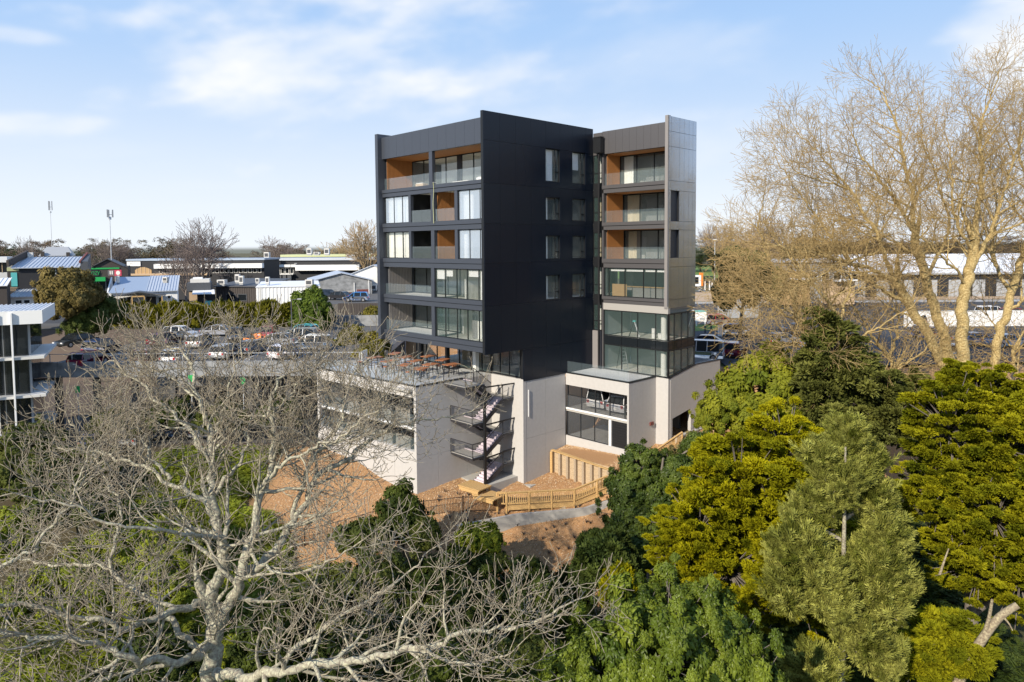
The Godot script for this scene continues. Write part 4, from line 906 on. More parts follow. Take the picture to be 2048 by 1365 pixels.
# ---------------------------------------------------------------- cars
func profile(kind: String) -> Array:
	match kind:
		"van": return [4.7, 1.75, 0.95, [[-2.3, 0.95], [-2.28, 1.85], [-2.15, 1.96], [0.9, 1.96], [1.25, 1.9], [1.95, 1.05]], 0.62]
		"suv": return [4.6, 1.85, 0.98, [[-2.2, 0.98], [-2.05, 1.55], [-1.9, 1.66], [0.2, 1.68], [0.5, 1.62], [1.15, 1.02]], 0.7]
		"sedan": return [4.7, 1.8, 0.88, [[-1.75, 0.9], [-1.1, 1.36], [-0.85, 1.42], [0.25, 1.43], [0.5, 1.37], [1.25, 0.9]], 0.6]
	return [4.1, 1.72, 0.9, [[-1.95, 0.92], [-1.7, 1.42], [-1.5, 1.5], [0.2, 1.51], [0.45, 1.45], [1.15, 0.92]], 0.6]
func make_car(kind: String, paint: Color) -> Node3D:
	var p := profile(kind); var L: float = p[0]; var W: float = p[1]; var belt: float = p[2]; var top: Array = p[3]
	var root := Node3D.new(); var m := StandardMaterial3D.new(); m.resource_name = "car_paint"; m.albedo_color = paint; m.roughness = 0.32; m.metallic = 0.1; m.clearcoat_enabled = true; m.clearcoat = 0.8; m.clearcoat_roughness = 0.08
	var h := L * 0.5; var wb := L * 0.29; var wr := 0.32
	# side outline with wheel arches
	var o := PackedVector2Array([Vector2(-h + 0.06, 0.28)])
	for cx in [-wb, wb]:
		for k in 7: o.append(Vector2(cx - cos(PI * k / 6.0) * 0.37, 0.28 + sin(PI * k / 6.0) * 0.37))
	o.append(Vector2(h - 0.08, 0.26)); o.append(Vector2(h, 0.42)); o.append(Vector2(h - 0.03, 0.64)); o.append(Vector2(h - 0.22, 0.74))
	o.append(Vector2(top[-1][0] + 0.05, belt - 0.02)); o.append(Vector2(top[0][0] - 0.04, belt)); o.append(Vector2(-h + 0.08, belt - 0.04 if kind == "sedan" else belt)); o.append(Vector2(-h, 0.6))
	var inner := PackedVector2Array()
	for q in o: inner.append(Vector2(q.x * 0.985, lerpf(0.5, q.y, 0.93)))
	var b := Bag.new()
	var ccw := not Geometry2D.is_polygon_clockwise(o)
	for sgn in [-1.0, 1.0]:
		var t := Geometry2D.triangulate_polygon(inner)
		for i in range(0, t.size(), 3):
			var q := [inner[t[i]], inner[t[i + 1]], inner[t[i + 2]]]
			if ((q[1] - q[0]).cross(q[2] - q[0]) < 0) == (sgn > 0): q.reverse()
			b.tria(Vector3(q[0].x, q[0].y, sgn * W * 0.5), Vector3(q[2].x, q[2].y, sgn * W * 0.5), Vector3(q[1].x, q[1].y, sgn * W * 0.5))
		for i in o.size():
			var j := (i + 1) % o.size(); var a := o[i]; var c := o[j]; var a2 := inner[i]; var c2 := inner[j]
			var A := Vector3(a.x, a.y, sgn * (W * 0.5 - 0.09)); var C := Vector3(c.x, c.y, sgn * (W * 0.5 - 0.09)); var A2 := Vector3(a2.x, a2.y, sgn * W * 0.5); var C2 := Vector3(c2.x, c2.y, sgn * W * 0.5)
			if (sgn > 0) == ccw: b.quad(A2, C2, C, A)
			else: b.quad(C2, A2, A, C)
	for i in o.size():
		var j := (i + 1) % o.size(); var a := o[i]; var c := o[j]; var z := W * 0.5 - 0.09
		if ccw: b.quad(Vector3(a.x, a.y, z), Vector3(c.x, c.y, z), Vector3(c.x, c.y, -z), Vector3(a.x, a.y, -z))
		else: b.quad(Vector3(c.x, c.y, z), Vector3(a.x, a.y, z), Vector3(a.x, a.y, -z), Vector3(c.x, c.y, -z))
	mesh_node(root, "body", b.mesh(), m)
	# cabin glass, then roof and pillars in paint
	var g := Bag.new(); var rf := Bag.new(); var n := top.size(); var hw := W * 0.5 - 0.06
	var wid := func(y: float) -> float: return hw - (y - belt) * 0.26
	for i in n - 1:
		var a := Vector2(top[i][0], top[i][1]); var c := Vector2(top[i + 1][0], top[i + 1][1]); var wa: float = wid.call(a.y); var wc: float = wid.call(c.y)
		var roofy: bool = a.y > belt + 0.4 and c.y > belt + 0.4 and i > 0 and i < n - 2
		var tgt := rf if roofy else g
		tgt.quad(Vector3(a.x, a.y, -wa), Vector3(c.x, c.y, -wc), Vector3(c.x, c.y, wc), Vector3(a.x, a.y, wa))
	for sgn in [-1.0, 1.0]:
		for i in n - 1:
			var a := Vector2(top[i][0], top[i][1]); var c := Vector2(top[i + 1][0], top[i + 1][1]); var wa: float = wid.call(a.y); var wc: float = wid.call(c.y)
			var A := Vector3(a.x, a.y, sgn * wa); var C := Vector3(c.x, c.y, sgn * wc); var A0 := Vector3(a.x, belt - 0.03, sgn * hw); var C0 := Vector3(c.x, belt - 0.03, sgn * hw)
			if sgn > 0: g.quad(A0, A, C, C0)
			else: g.quad(C0, C, A, A0)
			if i == 0 or i == n - 2: rf.bar(A, C, 0.05, 0.07)
			elif a.y > belt + 0.4: rf.bar(A, C, 0.04, 0.06)
		for px in [0.3, -0.75]:
			var yt: float = top[2][1]; rf.bar(Vector3(px, belt, sgn * (hw + 0.005)), Vector3(px - 0.03, yt - 0.02, sgn * (float(wid.call(yt)) + 0.005)), 0.02, 0.08)
	mesh_node(root, "windows", g.mesh(), M.car_glass); root.get_child(-1).name = "window_glass"
	mesh_node(root, "roof", rf.mesh(), m)
	for cx in [-wb, wb]:
		for sgn in [-1, 1]:
			var tb := Bag.new(); tb.tube(Vector3(0, 0, -0.1), Vector3(0, 0, 0.1), wr, wr, 16)
			var ty := mesh_node(root, "wheel", tb.mesh(), M.tyre, Vector3(cx, wr, sgn * (W * 0.5 - 0.11)))
			var rb := Bag.new(); rb.tube(Vector3(0, 0, sgn * 0.09), Vector3(0, 0, sgn * 0.112), wr * 0.66, wr * 0.6, 12); mesh_node(ty, "rim", rb.mesh(), M.rim)
	for sgn in [-1, 1]:
		box(root, "headlight", M.head_lamp, Vector3(h - 0.16, 0.56, sgn * (W * 0.5 - 0.42)), Vector3(h + 0.004, 0.68, sgn * (W * 0.5 - 0.10)))
		box(root, "taillight", M.tail_lamp, Vector3(-h - 0.004, 0.6, sgn * (W * 0.5 - 0.30)), Vector3(-h + 0.12, 0.84, sgn * (W * 0.5 - 0.08)))
	box(root, "number_plate", M.number_plate, Vector3(-h - 0.012, 0.44, -0.2), Vector3(-h + 0.02, 0.55, 0.2))
	box(root, "grille", M.tyre, Vector3(h - 0.05, 0.36, -0.45), Vector3(h + 0.008, 0.5, 0.45))
	return root
func place_car(c: Node3D, called: String, at: Vector3, turn: float, label: String, group := "") -> void:
	c.name = numbered(called); add_child(c); c.position = at; c.rotation.y = turn; tag(c, label, "van" if called.find("van") >= 0 else "car", group)
# yaw that points a car's nose along the level direction from the camera turned by deg to the right
func heading(deg: float) -> float:
	var v := fh.rotated(Vector3.UP, -deg_to_rad(deg)); return atan2(-v.z, v.x)

# ---------------------------------------------------------------- office block beyond the bare tree
func make_office() -> void:
	var at := ds(60.5, -39.6, 0.0)
	var corner := on_d(84.6, 649, 60.0); corner.y = 0.0
	var o := thing("office_building", "white three storey office with slab sills and fins beside the car park", "office", corner, atan2(-cos(deg_to_rad(16.7)), sin(deg_to_rad(16.7))) + PI / 2 + PI / 2)
	o.rotation.y = -deg_to_rad(16.7)                         # local -z runs along the side wall, local -x along the front
	var hw := 12.0; var dp := 9.0
	# floors
	for y in [9.1, 5.8, 2.5]:
		box(o, "slab", M.off_white, Vector3(-hw, y - 0.22, -dp), Vector3(0.0, y, 0.0))
		box(o, "room_floor", M.room_dark, Vector3(-hw, y - 0.02, -dp + 0.5), Vector3(-1.2, y + 0.01, -0.9))
	box(o, "ground_slab", M.concrete, Vector3(-hw, -2.0, -dp), Vector3(0, -0.4, 0))
	# roof: fascia, sheet and ribs
	box(o, "fascia", M.white, Vector3(-hw, 11.9, -0.12), Vector3(0.0, 13.05, 0.0))
	box(o, "fascia", M.white, Vector3(-0.12, 11.9, -dp), Vector3(0.0, 13.05, -0.122))
	box(o, "roof", M.white_roof, Vector3(-hw, 12.9, -dp), Vector3(-0.122, 13.0, -0.122))
	box(o, "soffit", M.off_white, Vector3(-hw, 11.9, -dp), Vector3(-0.122, 12.0, -0.122))
	var rb := Bag.new()
	for i in 34: rb.bar(Vector3(-0.3 - i * 0.35, 13.05, -dp), Vector3(-0.3 - i * 0.35, 13.05, -0.15), 0.06, 0.09)
	kind_stuff(mesh_node(o, "roof_rib_set", rb.mesh(), M.white_roof))
	# inset glass walls
	for y in [0.0, 2.5, 5.8, 9.1]:
		var t: float = {0.0: 2.28, 2.5: 5.58, 5.8: 8.88, 9.1: 11.9}[y]
		for i in 6: box(o, "pane", M.dark_pane, Vector3(-hw + i * 1.8 + 0.03, y, -1.0), Vector3(-hw + (i + 1) * 1.8 - 0.03, t, -0.97))
		for i in 5: box(o, "side_pane", M.dark_pane, Vector3(-1.2, y, -1.0 - (i + 1) * 1.6 + 0.03), Vector3(-1.17, t, -1.0 - i * 1.6 - 0.03))
		for i in 7: box(o, "column", M.off_white if i % 2 else M.grey_metal, Vector3(-hw + i * 1.8 - 0.12, y + 0.001, -1.3), Vector3(-hw + i * 1.8 + 0.12, t - 0.001, -1.02))
		box(o, "side_column", M.off_white, Vector3(-1.45, y + 0.001, -2.8), Vector3(-1.22, t, -2.5))
	box(o, "core_wall", M.room_dark, Vector3(-hw, -0.4, -dp), Vector3(-1.3, 11.9, -dp + 0.3))
	box(o, "core_wall", M.room_dark, Vector3(-hw, -0.4, -5.0), Vector3(-3.0, 11.9, -4.8))
	for i in 7: box(o, "fin", M.white, Vector3(-2.25 - i * 1.15, -1.0, 0.02), Vector3(-2.12 - i * 1.15, 12.9, 0.24))
	var pot := thing("plant_pot", "white pot on the sill of the white office", "pot", o.transform * Vector3(-2.4, 2.5, -0.6))
	var pb := Bag.new(); pb.tube(Vector3.ZERO, Vector3(0, 0.6, 0), 0.22, 0.32, 12); mesh_node(pot, "tub", pb.mesh(), M.white)
	pb = Bag.new(); pb.tube(Vector3(0, 0.58, 0), Vector3(0, 0.62, 0), 0.27, 0.27, 12); mesh_node(pot, "soil", pb.mesh(), M.brown_wall)

# ---------------------------------------------------------------- town helpers: local x to the right, y up, z towards the drone; numbers are photo pixels at a depth
func hz(px: float) -> float: return 500.5 - 0.007 * px
func spot(px: float, depth: float, y := 6.78) -> Vector3:
	var d := ray(px, 600.0); var p := d * (depth / d.dot(fh)); p.y = y; return p
var bo: Node3D
var bx := 0.0
var bd := 0.0
func begin(called: String, label: String, category: String, px: float, depth: float, extra := 0.0, group := "") -> Node3D:
	bo = thing(called, label, category, spot(px, depth), -YAW + extra, group); bx = px; bd = depth
	if extra != 0.0: bo.scale.x = 1.0 / (cos(extra) - (px - 1024.0) / F * sin(extra))
	return bo
func lx(px: float, back := 0.0) -> float: return (px - bx) * (bd + back) / F
func ly(py: float, back := 0.0) -> float: return EYE.y - 6.78 - (py - hz(bx)) * (bd + back) / F
func pbox(called: String, m: Material, x0: float, x1: float, yt: float, yb: float, z1 := 0.0, z0 := -0.2) -> MeshInstance3D:
	return box(bo, called, m, Vector3(lx(x0), ly(yb), z0), Vector3(lx(x1), ly(yt), z1))
func pwin(x0: float, x1: float, yt: float, yb: float, z := 0.0, trim: Material = null) -> void:
	var f := pbox("window", trim if trim else M.white, x0, x1, yt, yb, z + 0.06, z - 0.04)
	var s: Vector3 = (f.mesh as BoxMesh).size; box(f, "pane", M.car_glass, Vector3(-s.x * 0.5 + 0.1, -s.y * 0.5 + 0.1, s.z * 0.5), Vector3(s.x * 0.5 - 0.1, s.y * 0.5 - 0.1, s.z * 0.5 + 0.015))
# a sloping sheet from the eave (z=ze) up to the ridge (z=zr, deeper), with raised ribs
func slope(called: String, m: Material, e0: float, e1: float, ye: float, ze: float, r0: float, r1: float, yr: float, zr: float, step := 0.45, th := 0.1) -> void:
	var a := Vector3(e0, ye, ze); var b := Vector3(e1, ye, ze); var c := Vector3(r1, yr, zr); var d := Vector3(r0, yr, zr); var t := Vector3(0, th, 0)
	var g := Bag.new(); g.hexa([d - t, c - t, b - t, a - t, d, c, b, a]); mesh_node(bo, called, g.mesh(), m)
	if step > 0:
		var k := Bag.new(); var n := int(absf(e1 - e0) / step)
		for i in range(0, n + 1): k.bar(a.lerp(b, float(i) / n) + t * 0.3, d.lerp(c, float(i) / n) + t * 0.3, 0.09, 0.09)
		kind_stuff(mesh_node(bo, "roof_rib_set", k.mesh(), m))
func ribs(m: Material, x0: float, x1: float, yt: float, yb: float, z := 0.0, step := 0.4) -> void:
	var k := Bag.new(); var x := lx(x0)
	while x < lx(x1):
		k.box(Vector3(x, ly(yb), z), Vector3(x + step * 0.4, ly(yt), z + 0.06)); x += step
	kind_stuff(mesh_node(bo, "wall_rib_set", k.mesh(), m))
func gable(called: String, m: Material, roof: Material, x0: float, x1: float, eave: float, apex: float, base: float, deep: float) -> void:
	var l := lx(x0); var r := lx(x1); var c := (l + r) * 0.5
	mesh_node(bo, called, prism(PackedVector2Array([Vector2(l, base), Vector2(r, base), Vector2(r, eave), Vector2(c, apex), Vector2(l, eave)]), -deep, 0.0), m)
	for s in [-1, 1]:
		var g := Bag.new(); var e := Vector3(c + s * (r - c + 0.4), eave - 0.1, 0.35); var p := Vector3(c, apex + 0.12, 0.35); var back := Vector3(0, 0, -deep - 0.7); var t := Vector3(0, 0.12, 0)
		g.hexa([e + back, p + back, p, e, e + back + t, p + back + t, p + t, e + t]); mesh_node(bo, "roof", g.mesh(), roof)
func roof_unit(px: float, py: float, w: float, h: float, depth: float, label: String) -> void:
	var o := thing("roof_unit", label, "air unit", Vector3.ZERO, -YAW, "air handling units on the town roofs")
	var p := EYE + ray(px, py) * (depth / ray(px, py).dot(fh)); o.position = p
	box(o, "casing", M.off_white, Vector3(-w * 0.5, 0, -w * 0.5), Vector3(w * 0.5, h, w * 0.5)); box(o, "vent", M.slate, Vector3(-w * 0.36, h * 0.2, w * 0.5), Vector3(w * 0.36, h * 0.8, w * 0.5 + 0.02)); box(o, "foot", M.grey_metal, Vector3(-w * 0.45, -0.25, -w * 0.4), Vector3(w * 0.45, 0, w * 0.4))
func word(parent: Node3D, txt: String, h: float, m: Material, at: Vector3) -> void:
	var t := TextMesh.new(); t.text = txt; t.font_size = 64; t.pixel_size = h / 46.0; t.depth = 0.02
	var f := SystemFont.new(); f.font_names = PackedStringArray(["Droid Sans"]); t.font = f; mesh_node(parent, "lettering", t, m, at)

func make_town() -> void:
	# --- dark clad two storey house with ribbed roof
	begin("shop_house", "dark clad two storey house with pale ribbed roof and turquoise door", "house", 100, 100, 0.5)
	pbox("wall", M.dark_wall, 40, 137, 535, 610, 0.0, -6.0); pbox("wall", M.cream_green, 137, 165, 534, 612, 0.02, -6.0)
	slope("roof", M.pale_roof, lx(27), lx(163), ly(534) - 0.05, 0.5, lx(47, 6), lx(170, 6), ly(514, 6), -6.0, 0.55)
	pwin(101, 114, 539, 549); pwin(148, 162, 538, 551, 0.02)
	mesh_node(bo, "fire_wall", prism(PackedVector2Array([Vector2(-0.6, 0), Vector2(6.5, 0), Vector2(6.5, ly(509, 6)), Vector2(-0.6, ly(524))]), 0, 1.1), M.slate, Vector3(lx(165), 0, 0), Basis(Vector3.UP, PI / 2 - 0.02))
	var cb := Bag.new(); cb.bar(Vector3(lx(164), ly(525), 0.7), Vector3(lx(175), ly(509, 6) + 0.1, -6.4), 0.3, 0.3); mesh_node(bo, "capping", cb.mesh(), M.red_door)
	cb = Bag.new(); cb.bar(Vector3(lx(21), ly(526), 0.6), Vector3(lx(48), ly(507, 6), -6.2), 0.35, 0.9); mesh_node(bo, "gable_parapet", cb.mesh(), M.brown_wall)
	pbox("chimney", M.off_white, 49, 60, 505, 516, -5.6, -6.6); pbox("wall", M.brown_wall, 18, 40, 541, 612, 0.0, -1.2)
	pbox("porch_trim", M.cream_green, 18, 41, 534, 541, 0.1, -1.2)
	pbox("door", M.aqua, 25, 37, 544, 571, 0.08, 0.0)
	for i in 10: pbox("step", M.pine_grey, 20 - i * 1.2, 37 - i * 2.0, 573 + i * 3.8, 575 + i * 3.8, 0.5 + i * 0.3, 0.1 + i * 0.3)
	begin("lean_to", "low grey roofed lean-to in front of the dark clad house", "house", 55, 97, 0.5)
	slope("roof", M.pale_roof, lx(17), lx(90), ly(593), 0.4, lx(38, 3), lx(95, 3), ly(573, 3), -3.0, 0.5)
	pbox("wall", M.off_white, 19, 90, 594, 625, 0.0, -3.0); pwin(29, 44, 599, 608); pwin(46, 60, 599, 608)
	begin("villa", "pale grey hip roofed villa behind the dark clad house", "house", 115, 138, 0.5)
	var g := Bag.new(); var y0 := ly(512); var y1 := ly(494)
	g.hexa([Vector3(lx(80), y0, -8), Vector3(lx(150), y0, -8), Vector3(lx(150), y0, 0), Vector3(lx(80), y0, 0), Vector3(lx(94), y1, -5), Vector3(lx(138), y1, -5), Vector3(lx(138), y1, -3), Vector3(lx(94), y1, -3)]); mesh_node(bo, "roof", g.mesh(), M.grey_metal)
	pbox("wall", M.off_white, 84, 146, 512, 560, -0.4, -7.6); pbox("chimney", M.brown_wall, 85, 92, 503, 514, 0.2, -0.8); pbox("chimney", M.brown_wall, 136, 143, 505, 514, 0.2, -0.8)
	begin("corner_office", "white banded low office at the edge of the town street", "office", 5, 112, 0.5)
	pbox("wall", M.off_white, -60, 17, 545, 600, 0, -6); pbox("fascia", M.white, -60, 18, 514, 525, 0.4, -6.2); pbox("window_band", M.car_glass, -60, 17, 525, 545, 0.0, -5.8)
	for i in 4: pbox("mullion", M.tan_wall, 6 - i * 16, 7.5 - i * 16, 525, 545, 0.05, 0.0)
	begin("brown_shed", "brown walled shed below the outside stair", "shed", 4, 93, 0.5)
	pbox("wall", M.brown_wall, -60, 14, 572, 625, 0, -3); slope("roof", M.white_roof, lx(-60), lx(16), ly(571), 0.3, lx(-50, 3), lx(18, 3), ly(556, 3), -3, 0.6)
	# --- shops with green and red signs
	begin("green_sign_shop", "brown gabled shop with bright green signs", "shop", 215, 126, 0.45)
	pbox("wall", M.brown_wall, 181, 258, 534, 620, 0, -9); gable("gable_wall", M.brown_wall, M.slate, 190, 245, ly(533), ly(520), ly(540), 9.0)
	pbox("trim_band", M.green_sign, 181, 241, 535.5, 538.5, 0.12, 0)
	var sg := pbox("sign", M.dark_wall, 181, 199, 540, 552, 0.2, 0.0); word(sg, "COZY", 0.62, M.green_sign, Vector3(0, 0, 0.11))
	pbox("awning", M.green_sign, 181, 213, 554, 562, 1.2, 0); pbox("shopfront", M.car_glass, 182, 232, 563, 600, 0.05, 0)
	for i in 4: pbox("mullion", M.grey_metal, 184 + i * 14, 185 + i * 14, 563, 600, 0.1, 0.04)
	begin("red_sign", "red billboard with a pale round emblem by the shops", "sign", 232, 120)
	pbox("panel", M.red_sign, 220, 245, 540, 552, 0.1, -0.1); pbox("side_panel", M.slate, 218, 231, 540.5, 551.5, 0.12, -0.08)
	for q in [[222, 224], [226, 228]]: pbox("letter_stroke", M.off_white, q[0], q[1], 542, 549, 0.15, 0.12)
	var eb := Bag.new(); eb.tube(Vector3(lx(238.5), ly(546), 0.1), Vector3(lx(238.5), ly(546), 0.14), 0.36, 0.36, 16); mesh_node(bo, "emblem", eb.mesh(), M.off_white)
	pbox("post", M.grey_metal, 231, 232, 552, 600, 0, -0.12)
	begin("street_sign", "white street sign on a pale pole near the green awning", "sign", 194, 108)
	pbox("pole", M.off_white, 193.4, 194.6, 572, 600, 0, -0.1); pbox("panel", M.white, 192, 197, 569, 573, 0.06, 0.0); pbox("upper_panel", M.green_sign, 187, 194, 565, 567.5, 0.06, 0.0)
	# --- black building with the arched window
	begin("black_store", "black street building with an arched window and white sign", "store", 330, 150)
	pbox("wall", M.dark_wall, 256, 530, 521, 600, 0, -10); pbox("roof_edge", M.blue_roof, 255, 532, 518, 521.5, 0.2, -10)
	pbox("ledge", M.tan_wall, 256, 422, 547, 551, 0.5, 0)
	var ap := PackedVector2Array([Vector2(lx(272), ly(547)), Vector2(lx(305), ly(547))])
	for i in 9: ap.append(Vector2(lerpf(lx(305), lx(272), i / 8.0), ly(540) + sin(PI * i / 8.0) * 0.62))
	mesh_node(bo, "arch_window", prism(ap, 0.0, 0.08), M.oak)
	for i in 4: pbox("mullion", M.tan_wall, 275.5 + i * 8, 277 + i * 8, 534 if i in [1, 2] else 537, 547, 0.14, 0.06)
	var us := pbox("sign", M.white, 257, 284, 523, 532, 0.25, 0.0); word(us, "UNITED", 0.5, M.grey_metal, Vector3(0, 0.05, 0.13))
	pbox("fascia", M.white, 315, 530, 528, 537, 1.2, 0)
	for i in 22: pwin(320 + i * 9.4, 327 + i * 9.4, 538, 547, 0.02, M.off_white)
	# --- white cottage with blue grey roof
	begin("white_cottage", "white cottage with blue grey roof and a dark porch", "house", 285, 104, 0.42)
	pbox("wall", M.white, 214, 356, 583, 625, 0, -6.5); mesh_node(bo, "gable_wall", prism(PackedVector2Array([Vector2(0, 0), Vector2(6.5, 0), Vector2(6.5, ly(553, 6)), Vector2(0, ly(584))]), 0, 0.2), M.white, Vector3(lx(214), 0, 0), Basis(Vector3.UP, PI / 2))
	slope("roof", M.blue_roof, lx(219), lx(292), ly(584), 0.4, lx(233, 6), lx(296, 6), ly(553, 6), -6, 0.0); slope("roof", M.pale_roof, lx(293), lx(357), ly(583), 0.4, lx(297, 6), lx(356, 6), ly(552, 6), -6, 0.42)
	for s in [[227, 280], [280, 333]]:
		var gg := Bag.new(); var m0 := Vector3(lx(280), ly(583), 0.45); var e0 := Vector3(lx(s[0] if s[0] < 280 else s[1]), ly(591), 0.45); var f := Vector3(0, 0, 2.6); var t := Vector3(0, 0.16, 0)
		gg.hexa([m0, e0, e0 + f, m0 + f, m0 + t, e0 + t, e0 + f + t, m0 + f + t]); mesh_node(bo, "porch_roof", gg.mesh(), M.slate)
	pbox("porch_door", M.brown_wall, 254, 264, 594, 624, 0.06, 0.0); pbox("porch_door", M.brown_wall, 292, 312, 594, 624, 0.06, 0.0); pwin(238, 250, 595, 608, 0.02); pwin(316, 326, 595, 608, 0.02)
	for x in [231, 266, 290, 325]: pbox("porch_post", M.pine, x, x + 2.2, 591, 625, 2.9, 2.7)
	pbox("brace", M.pine, 267, 291, 589.5, 592, 2.9, 2.7); pbox("chimney", M.off_white, 230, 236, 552, 566, -3, -3.6); pwin(335, 343, 592, 600)
	for i in 24: pbox("fence_paling", M.brown_wall, 226 + i * 5.2, 230.6 + i * 5.2, 611, 628, 3.4, 3.34)
	roof_unit(331, 563, 0.65, 0.6, 101.5, "white boxed unit on the ribbed cottage roof")
	# --- low flat roofed yard buildings
	begin("yard_building", "low grey flat roofed yard building with tan wall and white awning", "shed", 400, 116, 0.35)
	pbox("wall", M.tan_wall, 378, 394, 584, 630, 0.0, -4); pbox("wall", M.dark_wall, 394, 430, 585, 630, -0.6, -4); pbox("parapet", M.slate, 374, 422, 566, 582, 0.2, -5)
	pbox("roof_clutter", M.off_white, 380, 419, 559, 566, -1, -4); pbox("roof_clutter", M.white, 385, 404, 556, 560, -2, -3.4)
	slope("awning", M.white_roof, lx(386), lx(431), ly(587), 1.6, lx(386), lx(429), ly(580), 0.0, 0.0); pbox("crate", M.aqua, 410, 424, 602, 612, 1.4, 0.6)
	begin("brown_warehouse", "brown ribbed metal warehouse with a grey roof", "warehouse", 472, 121, -0.28)
	pbox("wall", M.brown_wall, 432, 517, 572, 640, 0, -9); ribs(M.brown_wall, 432, 517, 573, 640); slope("roof", M.slate, lx(428), lx(518), ly(573), 0.3, lx(430, 9), lx(518, 9), ly(557, 9), -9, 0.0)
	pwin(453, 473, 588, 602, 0.05, M.slate); pwin(476, 494, 588, 602, 0.05, M.slate)
	begin("white_shed", "white ribbed metal shed behind the hedge", "shed", 575, 118, 0.25)
	pbox("wall", M.white, 513, 640, 573, 640, 0, -8); ribs(M.white, 514, 640, 574, 640, 0.0, 0.62); slope("roof", M.white_roof, lx(512), lx(641), ly(573), 0.15, lx(518, 8), lx(632, 8), ly(562, 8), -8, 0.0); pbox("corner_flashing", M.off_white, 519, 522, 572, 640, 0.1, 0)
	begin("masonry_workshop", "grey masonry gabled workshop with red brown doors", "workshop", 684, 130, 0.3)
	gable("wall", M.grey_masonry, M.pale_roof, 622, 745, ly(562), ly(548), 0.0, 14.0)
	pbox("door", M.red_door, 670, 703, 586, 612, 0.08, 0); pbox("door", M.red_door, 714, 738, 580, 596, 0.08, 0)
	for x in [672, 680, 688, 696, 718, 727]: pbox("door_batten", M.red_door, x, x + 1.2, 587 if x < 705 else 581, 611 if x < 705 else 595, 0.12, 0.07)
	pbox("lintel", M.concrete, 660, 706, 582, 585, 0.1, 0); pbox("drainpipe", M.white, 708, 709.5, 566, 612, 0.15, 0.03); pbox("drainpipe", M.white, 738, 739.5, 562, 612, 0.15, 0.03)
	begin("blue_gable_house", "white gabled building with pipes beside the workshop", "building", 735, 139)
	gable("wall", M.off_white, M.pale_roof, 706, 790, ly(548), ly(532), 0.0, 12.0); pwin(748, 757, 570, 585); pwin(748, 757, 596, 608)
	roof_unit(748, 580, 1.0, 1.0, 137, "wall mounted air unit on the white gabled building")
	# --- long street building behind
	begin("long_arcade", "long low street arcade with white canopy and dark windows", "building", 620, 176)
	pbox("wall", M.dark_wall, 470, 790, 520, 600, 0, -12); pbox("roof", M.pale_roof, 488, 792, 516, 521, 0.4, -12); pbox("rear_roof", M.cream_green, 536, 792, 510, 515, -10, -24)
	pbox("canopy", M.white, 488, 595, 529, 534, 1.0, 0); pbox("canopy", M.white, 595, 722, 530, 541, 1.4, 0)
	for i in 12: pwin(482 + i * 9, 489 + i * 9, 536, 547, 0.02, M.off_white)
	for i in 12: pbox("awning_slat", M.slate, 474 + i * 9.5, 481 + i * 9.5, 549, 562, 1.2, 0.2)
	pbox("awning_edge", M.off_white, 470, 590, 547, 549, 1.4, 0.0)
	var un := 0
	for q in [[534, 516, 1.2, 1.4, 172], [619, 509, 1.2, 1.5, 178], [634, 509, 1.4, 0.6, 178], [654, 509, 1.2, 1.5, 178], [700, 513, 1.6, 0.6, 178], [718, 515, 2.0, 1.2, 176], [734, 515, 0.9, 1.4, 176], [744, 515, 0.8, 1.0, 176], [475, 564, 0.7, 1.3, 121], [483, 567, 0.7, 1.3, 121], [444, 569, 1.3, 0.8, 121], [515, 565, 0.6, 0.7, 119], [535, 567, 0.6, 1.1, 119], [619, 571, 1.2, 1.0, 119]]:
		roof_unit(q[0], q[1], q[2], q[3], q[4], ["grey boxed air unit on the long arcade roof", "small white vent unit on the warehouse and shed roofs"][0 if un < 8 else 1]); un += 1
	# --- masts
	for q in [[108.0, 403.0, 535.0, 215.0, 2.0], [225.5, 420.0, 560.0, 128.0, 1.0]]:
		var o := thing("cell_mast", "slim grey phone mast with %s panel antennas" % ["three tall" if q[4] > 1.5 else "three short"], "mast", spot(q[0], q[3]))
		var hh: float = EYE.y - 6.78 - (q[1] - hz(q[0])) * q[3] / F; var b := Bag.new(); b.tube(Vector3.ZERO, Vector3(0, hh - q[4] * 1.8, 0), 0.11, 0.055, 10); mesh_node(o, "pole", b.mesh(), M.galvanised)
		b = Bag.new(); b.tube(Vector3(0, hh - q[4] * 1.8, 0), Vector3(0, hh - q[4] * 1.8 + 0.5, 0), 0.26, 0.26, 10); mesh_node(o, "collar", b.mesh(), M.galvanised)
		for i in 3:
			var w := TAU * i / 3 + 0.5; var c := Vector3(cos(w), 0, sin(w)) * 0.5; box(o, "antenna", M.grey_metal, c + Vector3(-0.1, hh - q[4] * 1.4, -0.1), c + Vector3(0.1, hh, 0.1))
			var ab := Bag.new(); ab.bar(Vector3(0, hh - q[4] * 0.9, 0), c + Vector3(0, hh - q[4] * 0.9, 0), 0.08, 0.08); mesh_node(o, "arm", ab.mesh(), M.grey_metal)
